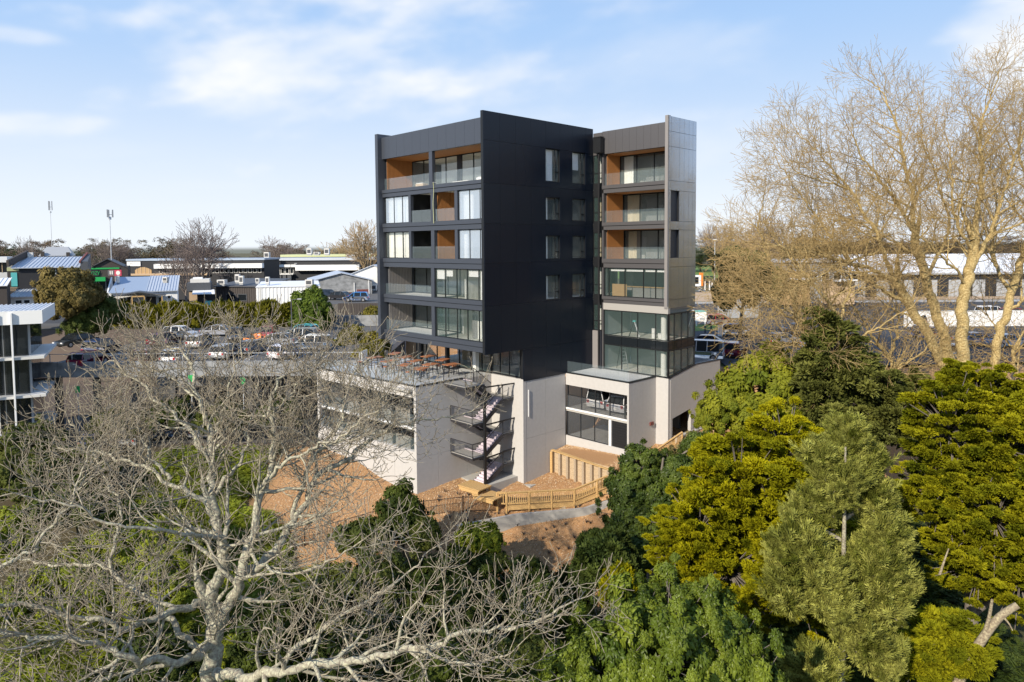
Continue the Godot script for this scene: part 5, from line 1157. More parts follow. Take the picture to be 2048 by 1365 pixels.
	for q in [[349.0, 512.0, 142.0, "grey street lamp column in front of the black street building"], [583.0, 528.0, 150.0, "dark signal pole in front of the long arcade"], [582.0, 600.0, 88.0, "thin black lamp pole at the car park hedge"]]:
		var o := thing("lamp_post", q[3], "lamp post", spot(q[0], q[2]), -YAW); var hh: float = EYE.y - 6.78 - (q[1] - hz(q[0])) * q[2] / F
		var b := Bag.new(); b.tube(Vector3.ZERO, Vector3(0, hh, 0), 0.09, 0.06, 8); mesh_node(o, "pole", b.mesh(), M.slate); b = Bag.new(); b.bar(Vector3(0, hh, 0), Vector3(0.9, hh + 0.1, 0), 0.07, 0.07); mesh_node(o, "arm", b.mesh(), M.slate); box(o, "lamp_head", M.grey_metal, Vector3(0.8, hh + 0.02, -0.12), Vector3(1.3, hh + 0.16, 0.12))

# ---------------------------------------------------------------- left car park: upper deck on columns, lower yard
func sheet(called: String, m: Material, pts: Array) -> void:
	var b := Bag.new()
	b.quad(pts[0], pts[1], pts[2], pts[3]); structure(called, b.mesh(), m)
func make_carparks() -> void:
	var dk := thing("parking_deck", "raised asphalt parking deck on concrete columns left of the podium", "parking deck", Vector3.ZERO, -YAW)
	# local: x right (s), z = -distance
	box(dk, "deck_slab", M.concrete, Vector3(-46, 6.3, -100), Vector3(-13.8, 6.84, -66)); box(dk, "road_surface", M.worn_asphalt, Vector3(-46, 6.842, -100), Vector3(-13.8, 6.87, -66.3))
	for i in 11: box(dk, "edge_beam", M.grey_masonry, Vector3(-46 + i * 2.93, 6.1, -66.0), Vector3(-46 + i * 2.93 + 2.9, 7.55, -65.7))
	for i in 9: box(dk, "column", M.worn_asphalt, Vector3(-44 + i * 3.7, 0.3, -67.0), Vector3(-43.5 + i * 3.7, 6.3, -66.5))
	box(dk, "rear_wall", M.grey_masonry, Vector3(-46, 0.3, -90), Vector3(-13.8, 6.3, -89.6))
	for i in 12: box(dk, "bay_line", M.paint_white, Vector3(-43 + i * 2.6, 6.874, -76), Vector3(-42.88 + i * 2.6, 6.876, -71))
	for i in 12: box(dk, "bay_line", M.paint_white, Vector3(-43 + i * 2.6, 6.874, -90), Vector3(-42.88 + i * 2.6, 6.876, -85))
	var fr := Bag.new(); fr.bar(Vector3(-46, 8.3, -65.85), Vector3(-13.8, 8.3, -65.85), 0.05, 0.05); mesh_node(dk, "rail", fr.mesh(), M.galvanised)
	for i in 16: box(dk, "rail_post", M.galvanised, Vector3(-46 + i * 2.1, 7.55, -65.88), Vector3(-45.94 + i * 2.1, 8.3, -65.82))
	var yb := Bag.new(); yb.quad(ds(62.6, -46, 0.56), ds(89, -46, 0.56), ds(89, -19.5, 0.56), ds(62.6, -19.5, 0.56)); structure("lower_yard", yb.mesh(), M.worn_asphalt)
	sheet("street", M.asphalt, [ds(100, -90, 6.80), ds(170, -110, 6.80), ds(170, -6, 6.80), ds(100, -8, 6.80)])
	sheet("upper_lot", M.worn_asphalt, [ds(100, -80, 6.805), ds(108, -80, 6.805), ds(108, -12, 6.805), ds(100, -12, 6.805)])
	# concrete block wall and dark fence behind the hedge gap
	var cw2 := thing("block_wall", "grey concrete block wall at the back of the parking deck", "wall", Vector3.ZERO, -YAW)
	for i in 16: box(cw2, "block_bay", M.grey_masonry, Vector3(-46 + i * 2.2, 6.85, -101.2), Vector3(-43.82 + i * 2.2, 8.4, -100.9))
	var bf := thing("dark_board_fence", "dark timber board fence below the blue parked car", "fence", Vector3.ZERO, -YAW)
	for i in 34: box(bf, "board", M.brown_wall, Vector3(-27 + i * 0.42, 7.0, -108.2), Vector3(-26.61 + i * 0.42, 9.6 , -108.1))
	box(bf, "rail", M.brown_wall, Vector3(-27, 9.3, -108.28), Vector3(-12.7, 9.4, -108.21))
	# cars: photo pixel of the tyres' middle, kind, paint, heading, words
	var cars := [
		[620, 700, "suv", lin(0.72, 0.72, 0.71), -88, "white SUV side on at the end of the deck row"], [572, 716, "hatch", lin(0.70, 0.66, 0.68), 20, "white hatchback facing away beside the white SUV"],
		[598, 684, "suv", lin(0.26, 0.28, 0.30), -85, "silver grey SUV behind the white SUV"], [556, 690, "sedan", lin(0.30, 0.31, 0.33), -80, "grey saloon low beside the silver SUV"],
		[606, 672, "hatch", lin(0.07, 0.36, 0.42), -70, "light teal hatchback by the block wall"], [536, 676, "hatch", lin(0.42, 0.05, 0.03), 175, "bright red hatchback by the orange barriers"],
		[472, 682, "suv", lin(0.02, 0.02, 0.024), 160, "black SUV nosing across the deck"], [402, 694, "hatch", lin(0.48, 0.49, 0.51), 4, "silver hatchback seen from behind on the deck"],
		[355, 726, "hatch", lin(0.70, 0.70, 0.70), 2, "white hatchback seen from behind at the deck edge"], [299, 727, "hatch", lin(0.24, 0.02, 0.02), 2, "dark red hatchback seen from behind at the deck edge"],
		[203, 708, "suv", lin(0.03, 0.05, 0.12), 0, "navy SUV seen from behind near the white office"], [178, 732, "hatch", lin(0.20, 0.02, 0.06), 6, "maroon hatchback in the corner by the white office"],
		[152, 692, "sedan", lin(0.015, 0.017, 0.015), 200, "black saloon in shade below the olive tree"], [360, 676, "hatch", lin(0.55, 0.56, 0.58), 95, "silver hatchback far along the block wall"],
		[440, 672, "sedan", lin(0.30, 0.31, 0.34), 90, "grey saloon parked along the block wall"], [330, 690, "hatch", lin(0.12, 0.02, 0.03), 20, "small dark red car in the middle of the deck"],
		[505, 706, "sedan", lin(0.14, 0.15, 0.18), 10, "dark grey saloon behind the bare branches"], [452, 716, "hatch", lin(0.34, 0.35, 0.36), 5, "mid grey hatchback behind the bare branches"]]
	var n := 0
	for q in cars:
		place_car(make_car(q[2], q[3]), "parked_car", on_y(q[0], q[1], 6.87), heading(q[4]), q[5], "cars on the parking deck"); n += 1
	for q in [[205, 892, "hatch", lin(0.02, 0.03, 0.10), 8, "dark blue hatchback in the lower yard"], [286, 884, "hatch", lin(0.42, 0.44, 0.47), 12, "silver hatchback in the lower yard"], [318, 872, "sedan", lin(0.10, 0.18, 0.34), -75, "blue saloon in the lower yard"], [420, 868, "suv", lin(0.40, 0.41, 0.42), 5, "grey SUV in the lower yard beyond the branches"], [505, 790, "sedan", lin(0.12, 0.2, 0.4), -80, "blue grey saloon under the deck edge"]]:
		place_car(make_car(q[2], q[3]), "parked_car", on_y(q[0], q[1], 0.565), heading(q[4]), q[5], "cars in the lower yard")
	place_car(make_car("hatch", lin(0.02, 0.20, 0.55)), "parked_car", spot(713, 113, 9.5), heading(-92), "bright blue hatchback above the dark board fence")
	place_car(make_car("sedan", lin(0.02, 0.02, 0.025)), "parked_car", spot(678, 117, 9.5), heading(-70), "black saloon by the red brown doors")
	place_car(make_car("hatch", lin(0.7, 0.7, 0.7)), "parked_car", spot(206, 108), heading(-80), "white hatchback below the green awning")
	var yd := Bag.new(); yd.box(Vector3(-34, 6.7, -140), Vector3(-10, 9.48, -108.3)); var ydm := structure("workshop_yard", yd.mesh(), M.worn_asphalt, Vector3.ZERO, Basis(Vector3.UP, -YAW))
	# orange barriers and green bins
	for q in [[513, 680], [540, 686], [498, 690]]:
		var o := thing("road_barrier", "orange plastic road barrier on the parking deck", "barrier", on_y(q[0], q[1], 6.87), -YAW, "orange barriers on the deck"); mesh_node(o, "body", prism(PackedVector2Array([Vector2(-0.25, 0), Vector2(0.25, 0), Vector2(0.08, 0.8), Vector2(-0.08, 0.8)]), -0.7, 0.7), M.orange, Vector3.ZERO, Basis(Vector3.UP, 1.4)); box(o, "foot", M.tyre, Vector3(-0.7, 0, -0.3), Vector3(0.7, 0.06, 0.3))
	for q in [[382, 770], [155, 792], [486, 775]]:
		var o := thing("green_notice", "green parking notice on a post below the deck edge", "notice", on_d(q[0], q[1], 64.5), -YAW, "green notices at the deck"); box(o, "panel", M.green_sign, Vector3(-0.22, 0.3, 0), Vector3(0.22, 0.9, 0.05)); box(o, "post", M.galvanised, Vector3(-0.03, -6.0, -0.05), Vector3(0.03, 0.9, -0.002))

# ---------------------------------------------------------------- street and town to the right
func make_right_side() -> void:
	sheet("side_street", M.asphalt, [ds(64, 20, 6.80), ds(140, 28, 6.80), ds(140, 150, 6.80), ds(70, 90, 6.80)])
	sheet("road", M.asphalt, [ds(110, 16, 6.795), ds(150, 12, 6.795), ds(150, 30, 6.795), ds(110, 30, 6.795)])
	sheet("dirt_lot", M.tan_wall, [ds(142, 20, 6.81), ds(172, 20, 6.81), ds(172, 130, 6.81), ds(142, 120, 6.81)])
	sheet("footpath", M.concrete, [ds(136, 20, 6.82), ds(141, 20, 6.82), ds(141, 120, 6.82), ds(136, 120, 6.82)])
	mat("lawn", lin(0.12, 0.19, 0.03), 0.95)
	sheet("lawn", M.lawn, [ds(240, 30, 6.9), ds(340, 30, 8.2), ds(340, 240, 8.2), ds(240, 200, 6.9)])
	sheet("grass_verge", M.lawn, [ds(92, 23, 6.83), ds(100, 23, 6.83), ds(100, 30, 6.83), ds(94, 29, 6.83)])
	var hb := thing("hoarding_sign", "white real estate style board on two posts on the grass verge", "sign", spot(1400, 98), -YAW); box(hb, "board", M.white, Vector3(-1.25, 0.7, -0.05), Vector3(0.95, 2.3, 0.05)); box(hb, "header", M.aqua, Vector3(-0.8, 2.05, 0.052), Vector3(0.95, 2.3, 0.07)); box(hb, "post", M.white, Vector3(0.7, 0, -0.05), Vector3(0.82, 0.7, 0.05)); box(hb, "post", M.white, Vector3(-0.5, 0, -0.05), Vector3(-0.38, 0.7, 0.05)); box(hb, "print_block", M.grey_metal, Vector3(0.0, 0.95, 0.052), Vector3(0.7, 1.2, 0.06))
	var bl := thing("white_bollard_sign", "white pillar with a red cap beside the side street", "pillar", spot(1441, 87), -YAW); box(bl, "pillar", M.white, Vector3(-0.22, 0, -0.2), Vector3(0.22, 1.5, 0.2)); box(bl, "cap", M.tail_lamp, Vector3(-0.26, 1.5, -0.24), Vector3(0.26, 1.85, 0.24))
	for i in 2:
		var o := thing("bollard", "dark square bollard beside the side street", "bollard", spot(1411 + i * 12, 90), -YAW, "dark bollards"); box(o, "post", M.slate, Vector3(-0.08, 0, -0.08), Vector3(0.08, 1.0, 0.08)); box(o, "cap", M.black, Vector3(-0.1, 1.0, -0.1), Vector3(0.1, 1.05, 0.1))
	var hd := thing("grey_hoarding", "grey panel hoarding across the lot beyond the side street", "hoarding", spot(1436, 108), -YAW + 0.1)
	for i in 7: box(hd, "panel", M.grey_metal, Vector3(i * 0.95, 0.1, -0.05), Vector3(i * 0.95 + 0.93, 2.9, 0.03))
	box(hd, "rail", M.slate, Vector3(0, 0.0, -0.08), Vector3(6.6, 0.1, 0.05))
	place_car(make_car("sedan", lin(0.010, 0.018, 0.07)), "parked_car", on_y(1420, 696, 6.81), heading(112), "dark navy saloon in the side street by the wing")
	place_car(make_car("van", lin(0.72, 0.73, 0.76)), "parked_van", on_y(1400, 719, 6.81), heading(-68), "white van behind the podium's end wall")
	for q in [[1472, 712, "hatch", lin(0.16, 0.01, 0.04), 30, "dark red hatchback under the plane tree twigs"], [1475, 672, "hatch", lin(0.02, 0.05, 0.22), 100, "blue hatchback beyond the navy saloon"], [1440, 650, "hatch", lin(0.35, 0.02, 0.02), 95, "red car far along the side street"],
		[1884, 650, "sedan", lin(0.72, 0.72, 0.72), -90, "white saloon against the white wall"], [1828, 650, "suv", lin(0.03, 0.03, 0.04), 10, "black SUV at the end of the white wall"], [1842, 676, "hatch", lin(0.06, 0.10, 0.25), 5, "blue hatchback behind the plane trunks"], [1950, 690, "sedan", lin(0.10, 0.16, 0.30), 80, "blue saloon between the plane trunks"],
		[2015, 694, "sedan", lin(0.20, 0.28, 0.40), 85, "pale blue saloon by the last plane trunk"], [1905, 716, "hatch", lin(0.05, 0.12, 0.2), 20, "teal hatchback low behind the trunks"], [1985, 634, "suv", lin(0.7, 0.7, 0.7), 90, "white SUV beyond the white wall"], [2030, 636, "hatch", lin(0.25, 0.02, 0.02), 90, "red hatchback beyond the white wall"], [1560, 690, "sedan", lin(0.3, 0.32, 0.36), 60, "silver saloon seen through the twigs"], [1640, 700, "hatch", lin(0.4, 0.42, 0.45), 70, "pale grey hatchback seen through the twigs"], [1600, 668, "sedan", lin(0.08, 0.1, 0.14), 80, "slate saloon seen through the twigs"]]:
		place_car(make_car(q[2], q[3]), "parked_car", on_y(q[0], q[1], 6.81), heading(q[4]), q[5], "cars in the lots to the right")
	begin("white_roof_hall", "long hall with a broad white roof behind the plane trees", "hall", 1880, 150)
	pbox("wall", M.dark_wall, 1690, 2160, 546, 620, 0, -16); slope("roof", M.white_roof, lx(1695), lx(2165), ly(546), 0.5, lx(1715, 16), lx(2160, 16), ly(508, 16), -16, 1.2)
	pbox("eave", M.grey_metal, 1695, 2165, 545.5, 549, 0.7, 0.3)
	for i in 9: pbox("door", M.grey_metal, 1705 + i * 48, 1730 + i * 48, 560, 612, 0.06, 0)
	begin("grey_store", "grey store with pale walls seen through the plane twigs", "store", 1650, 140)
	pbox("wall", M.grey_masonry, 1560, 1695, 525, 610, 0, -9); pbox("roof", M.pale_roof, 1556, 1700, 519, 525, 0.4, -9.4)
	for i in 5: pwin(1570 + i * 24, 1586 + i * 24, 545, 565)
	begin("orange_kiosk", "orange walled shop with a white canopy among the twigs", "shop", 1590, 128)
	pbox("wall", M.oak, 1560, 1620, 545, 610, 0, -4); pbox("canopy", M.white, 1562, 1622, 556, 560, 1.4, 0); pbox("canopy", M.white, 1665, 1708, 559, 563, 1.4, 0); pbox("wall", M.tan_wall, 1660, 1710, 560, 610, 0, -3)
	var ww := thing("white_boundary_wall", "long white rendered boundary wall of the right hand car park", "wall", spot(1900, 96), -YAW)
	for i in 9: box(ww, "bay", M.white, Vector3(-6.2 + i * 2.6, 0, -0.1), Vector3(-3.63 + i * 2.6, 2.1, 0.1))
	box(ww, "cap", M.off_white, Vector3(-6.25, 2.1, -0.14), Vector3(17.2, 2.18, 0.14))
	begin("bus_kiosk", "white and orange kiosk beyond the dirt lot", "kiosk", 1396, 196)
	pbox("wall", M.white, 1386, 1404, 551, 573, 0, -2); pbox("orange_panel", M.orange, 1402, 1406, 546, 573, 0.1, -2); pwin(1389, 1397, 554, 568, 0.02, M.slate)
	begin("bus_shelter", "black framed shelter beyond the dirt lot", "shelter", 1416, 200)
	pbox("roof", M.black, 1407, 1429, 553, 555, 0, -2); 
	for x in [1408, 1414, 1426]: pbox("post", M.black, x, x + 1.2, 553, 573, 0, -0.2)
	pbox("bench_panel", M.slate, 1407, 1429, 563, 570, -1.8, -2)
	var lp := thing("light_pole", "tall pale flood light pole on the far lawn", "lamp post", spot(1429, 232), -YAW); var b := Bag.new(); b.tube(Vector3.ZERO, Vector3(0, 13.2, 0), 0.16, 0.1, 8); mesh_node(lp, "pole", b.mesh(), M.galvanised); box(lp, "lamp_head", M.off_white, Vector3(-0.7, 13.1, -0.2), Vector3(0.6, 13.35, 0.2))
	place_car(make_car("hatch", lin(0.6, 0.62, 0.65)), "parked_car", spot(1392, 170), heading(90), "pale car beside the orange kiosk")
	for q in [[1410, 178], [1419, 178], [1424, 172]]:
		var o := thing("site_post", "white post at the edge of the dirt lot", "post", spot(q[0], q[1]), -YAW, "white posts at the dirt lot"); box(o, "post", M.white, Vector3(-0.12, 0, -0.12), Vector3(0.12, 2.2, 0.12)); box(o, "cap", M.off_white, Vector3(-0.16, 2.2, -0.16), Vector3(0.16, 2.28, 0.16))

# ---------------------------------------------------------------- bare trees
# skin a limb: rings carried along the points
func limb(b: Bag, pts: PackedVector3Array, rad: PackedFloat32Array, sides: int, c0: Color, c1: Color) -> void:
	var n := pts.size()
	var d := (pts[1] - pts[0]).normalized()
	var s := d.cross(Vector3.UP if absf(d.y) < 0.9 else Vector3.RIGHT).normalized()
	var k := b.v.size()
	for i in n:
		if i > 0 and i < n - 1: d = (pts[i + 1] - pts[i - 1]).normalized()
		elif i == n - 1: d = (pts[i] - pts[i - 1]).normalized()
		s = (s - d * s.dot(d)).normalized()
		var t := d.cross(s); var r := rad[i]; var col := c0.lerp(c1, clampf(1.0 - r / 0.05, 0.0, 1.0)); var p := pts[i]
		for j in sides:
			var w := TAU * j / sides
			var o := s * cos(w) + t * sin(w)
			b.v.append(p + o * r); b.n.append(o); b.c.append(col)
	for i in n - 1:
		for j in sides:
			var a := k + i * sides + j; var e := k + i * sides + (j + 1) % sides
			b.ix.append(a); b.ix.append(a + sides); b.ix.append(e); b.ix.append(e); b.ix.append(a + sides); b.ix.append(e + sides)
func rv(g: RandomNumberGenerator) -> Vector3: return Vector3(g.randf_range(-1, 1), g.randf_range(-1, 1), g.randf_range(-1, 1))
# P: seg, wob, up, ang, gap, ratio per level; rmin; last level
func grow(bags: Array, p: Vector3, d: Vector3, r: float, length: float, lvl: int, P: Dictionary, g: RandomNumberGenerator) -> void:
	var n := maxi(3, int(length / P.seg[lvl])); var step := length / n
	var pts := PackedVector3Array([p]); var rad := PackedFloat32Array([r]); var rend: float = maxf(P.rmin, r * 0.25)
	for i in n:
		d = (d + rv(g) * float(P.wob[lvl]) + Vector3.UP * float(P.up[lvl])).normalized()
		p += d * step; pts.append(p); rad.append(lerpf(r, rend, (i + 1.0) / n))
	var sides: int = 8 if r > 0.12 else (6 if r > 0.05 else (4 if r > 0.02 else 3))
	limb(bags[0] if lvl <= P.thick else bags[1], pts, rad, sides, P.c0, P.c1)
	if lvl < P.last: sprout(bags, pts, rad, lvl, P, g)
func sprout(bags: Array, pts: PackedVector3Array, rad: PackedFloat32Array, lvl: int, P: Dictionary, g: RandomNumberGenerator, from := 0.2) -> void:
	var total := 0.0
	for i in pts.size() - 1: total += pts[i].distance_to(pts[i + 1])
	var t: float = total * from + g.randf() * float(P.gap[lvl]); var run := 0.0; var i := 0; var az := g.randf() * TAU
	while t < total:
		while i < pts.size() - 2 and run + pts[i].distance_to(pts[i + 1]) < t:
			run += pts[i].distance_to(pts[i + 1]); i += 1
		var seg := pts[i].distance_to(pts[i + 1]); var u := clampf((t - run) / maxf(seg, 0.001), 0, 1)
		var q := pts[i].lerp(pts[i + 1], u); var rr := lerpf(rad[i], rad[i + 1], u); var d := (pts[i + 1] - pts[i]).normalized()
		az += 2.4 + g.randf_range(-0.5, 0.5)
		var s := d.cross(Vector3.UP if absf(d.y) < 0.9 else Vector3.RIGHT).normalized(); var side := s * cos(az) + d.cross(s) * sin(az)
		var a := deg_to_rad(float(P.ang[lvl]) + g.randf_range(-14, 14))
		var cd := (d * cos(a) + side * sin(a)).normalized()
		var cl: float = float(P.len[lvl]) * (1.0 - 0.55 * t / total) * g.randf_range(0.6, 1.25)
		grow(bags, q, cd, clampf(rr * g.randf_range(0.45, 0.7), P.rmin, P.rmax[lvl]), cl, lvl + 1, P, g)
		t += float(P.gap[lvl]) * g.randf_range(0.6, 1.4)
	# carry on from the tip
	var e := (pts[-1] - pts[-2]).normalized()
	grow(bags, pts[-1], e, maxf(P.rmin, rad[-1]), float(P.len[lvl]) * 0.42, lvl + 1, P, g)
func limb_path(path: Array) -> PackedVector3Array:    # [px, py, depth] -> smooth points
	var c := Curve3D.new(); var raw := []
	for q in path: raw.append(on_d(q[0], q[1], q[2]))
	for i in raw.size():
		var tan_: Vector3 = (raw[mini(i + 1, raw.size() - 1)] - raw[maxi(i - 1, 0)]) / 6.0
		c.add_point(raw[i], -tan_, tan_)
	c.bake_interval = 0.35
	return c.get_baked_points()
func wobble(pts: PackedVector3Array, amount: float, g: RandomNumberGenerator) -> PackedVector3Array:
	var o := PackedVector3Array(); var off := Vector3.ZERO
	for i in pts.size():
		off = off * 0.75 + rv(g) * amount; o.append(pts[i] + (off if i > 0 else Vector3.ZERO))
	return o
func guided_tree(called: String, label: String, limbs: Array, bark: Material, P: Dictionary, sd: int, wob := 0.05) -> Node3D:
	var g := RandomNumberGenerator.new(); g.seed = sd
	var base: Vector3 = on_d(limbs[0].path[0][0], limbs[0].path[0][1], limbs[0].path[0][2])
	var o := thing(called, label, "tree", Vector3.ZERO)
	var fine := Bag.new(); fine.colored = true
	for q in limbs:
		var Pq := P.duplicate(true); Pq.gap[0] *= q.get("sparse", 1.0); Pq.gap[1] *= q.get("sparse", 1.0)
		var pts := wobble(limb_path(q.path), wob, g); var rad := PackedFloat32Array(); var n := pts.size()
		for i in n: rad.append(lerpf(q.r0, q.r1, pow(float(i) / (n - 1), 0.8)))
		var b := Bag.new(); b.colored = true
		limb(b, pts, rad, 10, P.c0, P.c1)
		sprout([b, fine], pts, rad, 0, Pq, g, q.get("from", 0.15))
		mesh_node(o, q.get("name", "limb"), b.mesh(), bark)
	kind_stuff(mesh_node(o, "twig_crown", fine.mesh(), bark))
	return o
func make_lichen_tree() -> void:
	var P := {"seg": [0.5, 0.4, 0.26, 0.2, 0.16], "wob": [0.22, 0.32, 0.36, 0.34, 0.25], "up": [0.05, 0.06, 0.08, 0.10, 0.12], "ang": [52, 50, 46, 40], "gap": [0.39, 0.32, 0.26, 0.85], "len": [3.1, 1.6, 0.85, 0.45], "rmax": [0.10, 0.045, 0.022, 0.014], "rmin": 0.0105, "last": 4, "thick": 1, "c0": Color(1.0, 1.0, 0.96), "c1": Color(0.76, 0.67, 0.62)}
	var L := [
		{"name": "trunk", "path": [[405, 1850, 25], [415, 1500, 25], [424, 1330, 25], [426, 1250, 25], [420, 1208, 25]], "r0": 0.40, "r1": 0.30, "from": 0.99},
		{"path": [[420, 1212, 25], [428, 1178, 25], [440, 1144, 24.8], [453, 1095, 25], [441, 1046, 25.3], [430, 990, 25.6], [423, 918, 26], [419, 872, 26.5], [405, 800, 27], [385, 745, 27.5]], "r0": 0.245, "sparse": 1.25, "r1": 0.06},
		{"path": [[426, 1255, 25], [462, 1200, 24.8], [474, 1152, 24.5], [492, 1095, 24.8], [512, 1040, 25], [520, 980, 25.5], [540, 900, 26], [548, 820, 26.5], [560, 760, 27]], "r0": 0.231, "sparse": 1.25, "r1": 0.05},
		{"path": [[476, 1150, 24.6], [528, 1121, 25], [566, 1076, 25.6], [588, 1038, 26], [619, 993, 26.6], [641, 944, 27], [700, 905, 27.6], [760, 872, 28], [830, 845, 28.4], [920, 822, 28.8]], "r0": 0.184, "sparse": 1.25, "r1": 0.03},
		{"path": [[588, 1040, 26], [600, 985, 26.2], [640, 900, 26.4], [672, 840, 26.8], [700, 770, 27.2], [730, 715, 27.6]], "r0": 0.088, "sparse": 1.0, "r1": 0.03},
		{"path": [[430, 1345, 24.6], [483, 1362, 23.5], [566, 1333, 22.6], [698, 1314, 22], [822, 1299, 21.7], [917, 1267, 21.6], [1044, 1255, 21.5], [1125, 1212, 21.5]], "r0": 0.204, "sparse": 1.15, "r1": 0.03},
		{"path": [[566, 1334, 22.6], [610, 1290, 22.8], [676, 1229, 23], [733, 1188, 23.4], [803, 1147, 23.8], [880, 1090, 24.2]], "r0": 0.088, "sparse": 1.15, "r1": 0.02},
		{"path": [[822, 1299, 21.7], [880, 1320, 21], [960, 1330, 20.6], [1030, 1322, 20.3]], "r0": 0.068, "sparse": 1.15, "r1": 0.02},
		{"path": [[420, 1212, 25], [380, 1222, 24.4], [330, 1236, 23.6], [264, 1246, 23], [190, 1240, 22.4], [113, 1231, 22], [22, 1216, 21.5], [-60, 1190, 21]], "r0": 0.150, "sparse": 1.15, "r1": 0.04},
		{"path": [[424, 1300, 25], [360, 1322, 23.6], [279, 1322, 22.2], [189, 1295, 21.4], [57, 1269, 20.8], [-40, 1240, 20.4]], "r0": 0.163, "sparse": 1.15, "r1": 0.05},
		{"path": [[400, 1300, 24.6], [340, 1240, 25], [283, 1190, 25.6], [226, 1152, 26], [170, 1129, 26.4], [90, 1118, 26.8], [0, 1112, 27.2]], "r0": 0.122, "sparse": 1.15, "r1": 0.03},
		{"path": [[441, 1046, 25.3], [400, 1000, 25.8], [340, 960, 26.4], [270, 925, 27], [190, 905, 27.6], [110, 890, 28.2]], "r0": 0.109, "sparse": 1.25, "r1": 0.03},
		{"path": [[423, 918, 26], [370, 860, 26.8], [318, 805, 27.4], [262, 750, 28], [225, 722, 28.6]], "r0": 0.095, "sparse": 1.0, "r1": 0.03},
		{"path": [[385, 730, 27.5], [330, 690, 28], [300, 670, 28.4]], "r0": 0.048, "sparse": 1.0, "r1": 0.02},
		{"path": [[419, 872, 26.5], [455, 800, 26.8], [475, 720, 27.2], [470, 670, 27.6]], "r0": 0.075, "sparse": 1.0, "r1": 0.02},
		{"path": [[453, 1095, 25], [400, 1075, 23.8], [345, 1072, 22.8], [290, 1062, 22], [210, 1040, 21.4], [120, 1000, 21], [20, 985, 20.6]], "r0": 0.088, "sparse": 1.25, "r1": 0.02},
		{"path": [[492, 1095, 24.8], [540, 1130, 23.6], [600, 1140, 22.8], [650, 1128, 22.2], [720, 1080, 21.8]], "r0": 0.075, "sparse": 1.15, "r1": 0.02},
		{"path": [[520, 980, 25.5], [575, 930, 25.2], [640, 890, 24.8], [700, 860, 24.4], [760, 815, 24]], "r0": 0.082, "sparse": 1.0, "r1": 0.02},
		{"path": [[226, 1152, 26], [235, 1060, 26.6], [225, 990, 27.4], [200, 930, 28], [150, 860, 28.6], [120, 815, 29]], "r0": 0.068, "sparse": 1.25, "r1": 0.02},
		{"path": [[-30, 1150, 22], [60, 1100, 22.5], [130, 1010, 23], [160, 940, 23.4], [200, 860, 24]], "r0": 0.068, "sparse": 1.25, "r1": 0.02},
		{"path": [[264, 1246, 23], [240, 1320, 21.8], [180, 1370, 21], [90, 1400, 20.4]], "r0": 0.082, "sparse": 1.15, "r1": 0.03},
		{"path": [[430, 990, 25.6], [480, 900, 26.5], [510, 800, 27.3], [520, 725, 28]], "r0": 0.085, "sparse": 0.95, "r1": 0.02},
		{"path": [[405, 800, 27], [350, 760, 27.8], [300, 735, 28.4]], "r0": 0.060, "sparse": 0.95, "r1": 0.02},
		{"path": [[548, 820, 26.5], [610, 760, 27.2], [650, 700, 28]], "r0": 0.060, "sparse": 0.95, "r1": 0.02},
		{"path": [[640, 900, 26.4], [720, 850, 27], [790, 780, 27.6]], "r0": 0.068, "sparse": 0.95, "r1": 0.02},
		{"path": [[340, 960, 26.4], [280, 860, 27.4], [250, 790, 28]], "r0": 0.076, "sparse": 0.95, "r1": 0.02},
		{"path": [[519, 980, 25.5], [600, 900, 27.5], [650, 820, 28.5], [690, 760, 29]], "r0": 0.076, "sparse": 0.95, "r1": 0.02}]
	guided_tree("lichen_tree", "wide bare tree with pale lichen crusted limbs in front of the car park", L, M.lichen_bark, P, 31, 0.11)
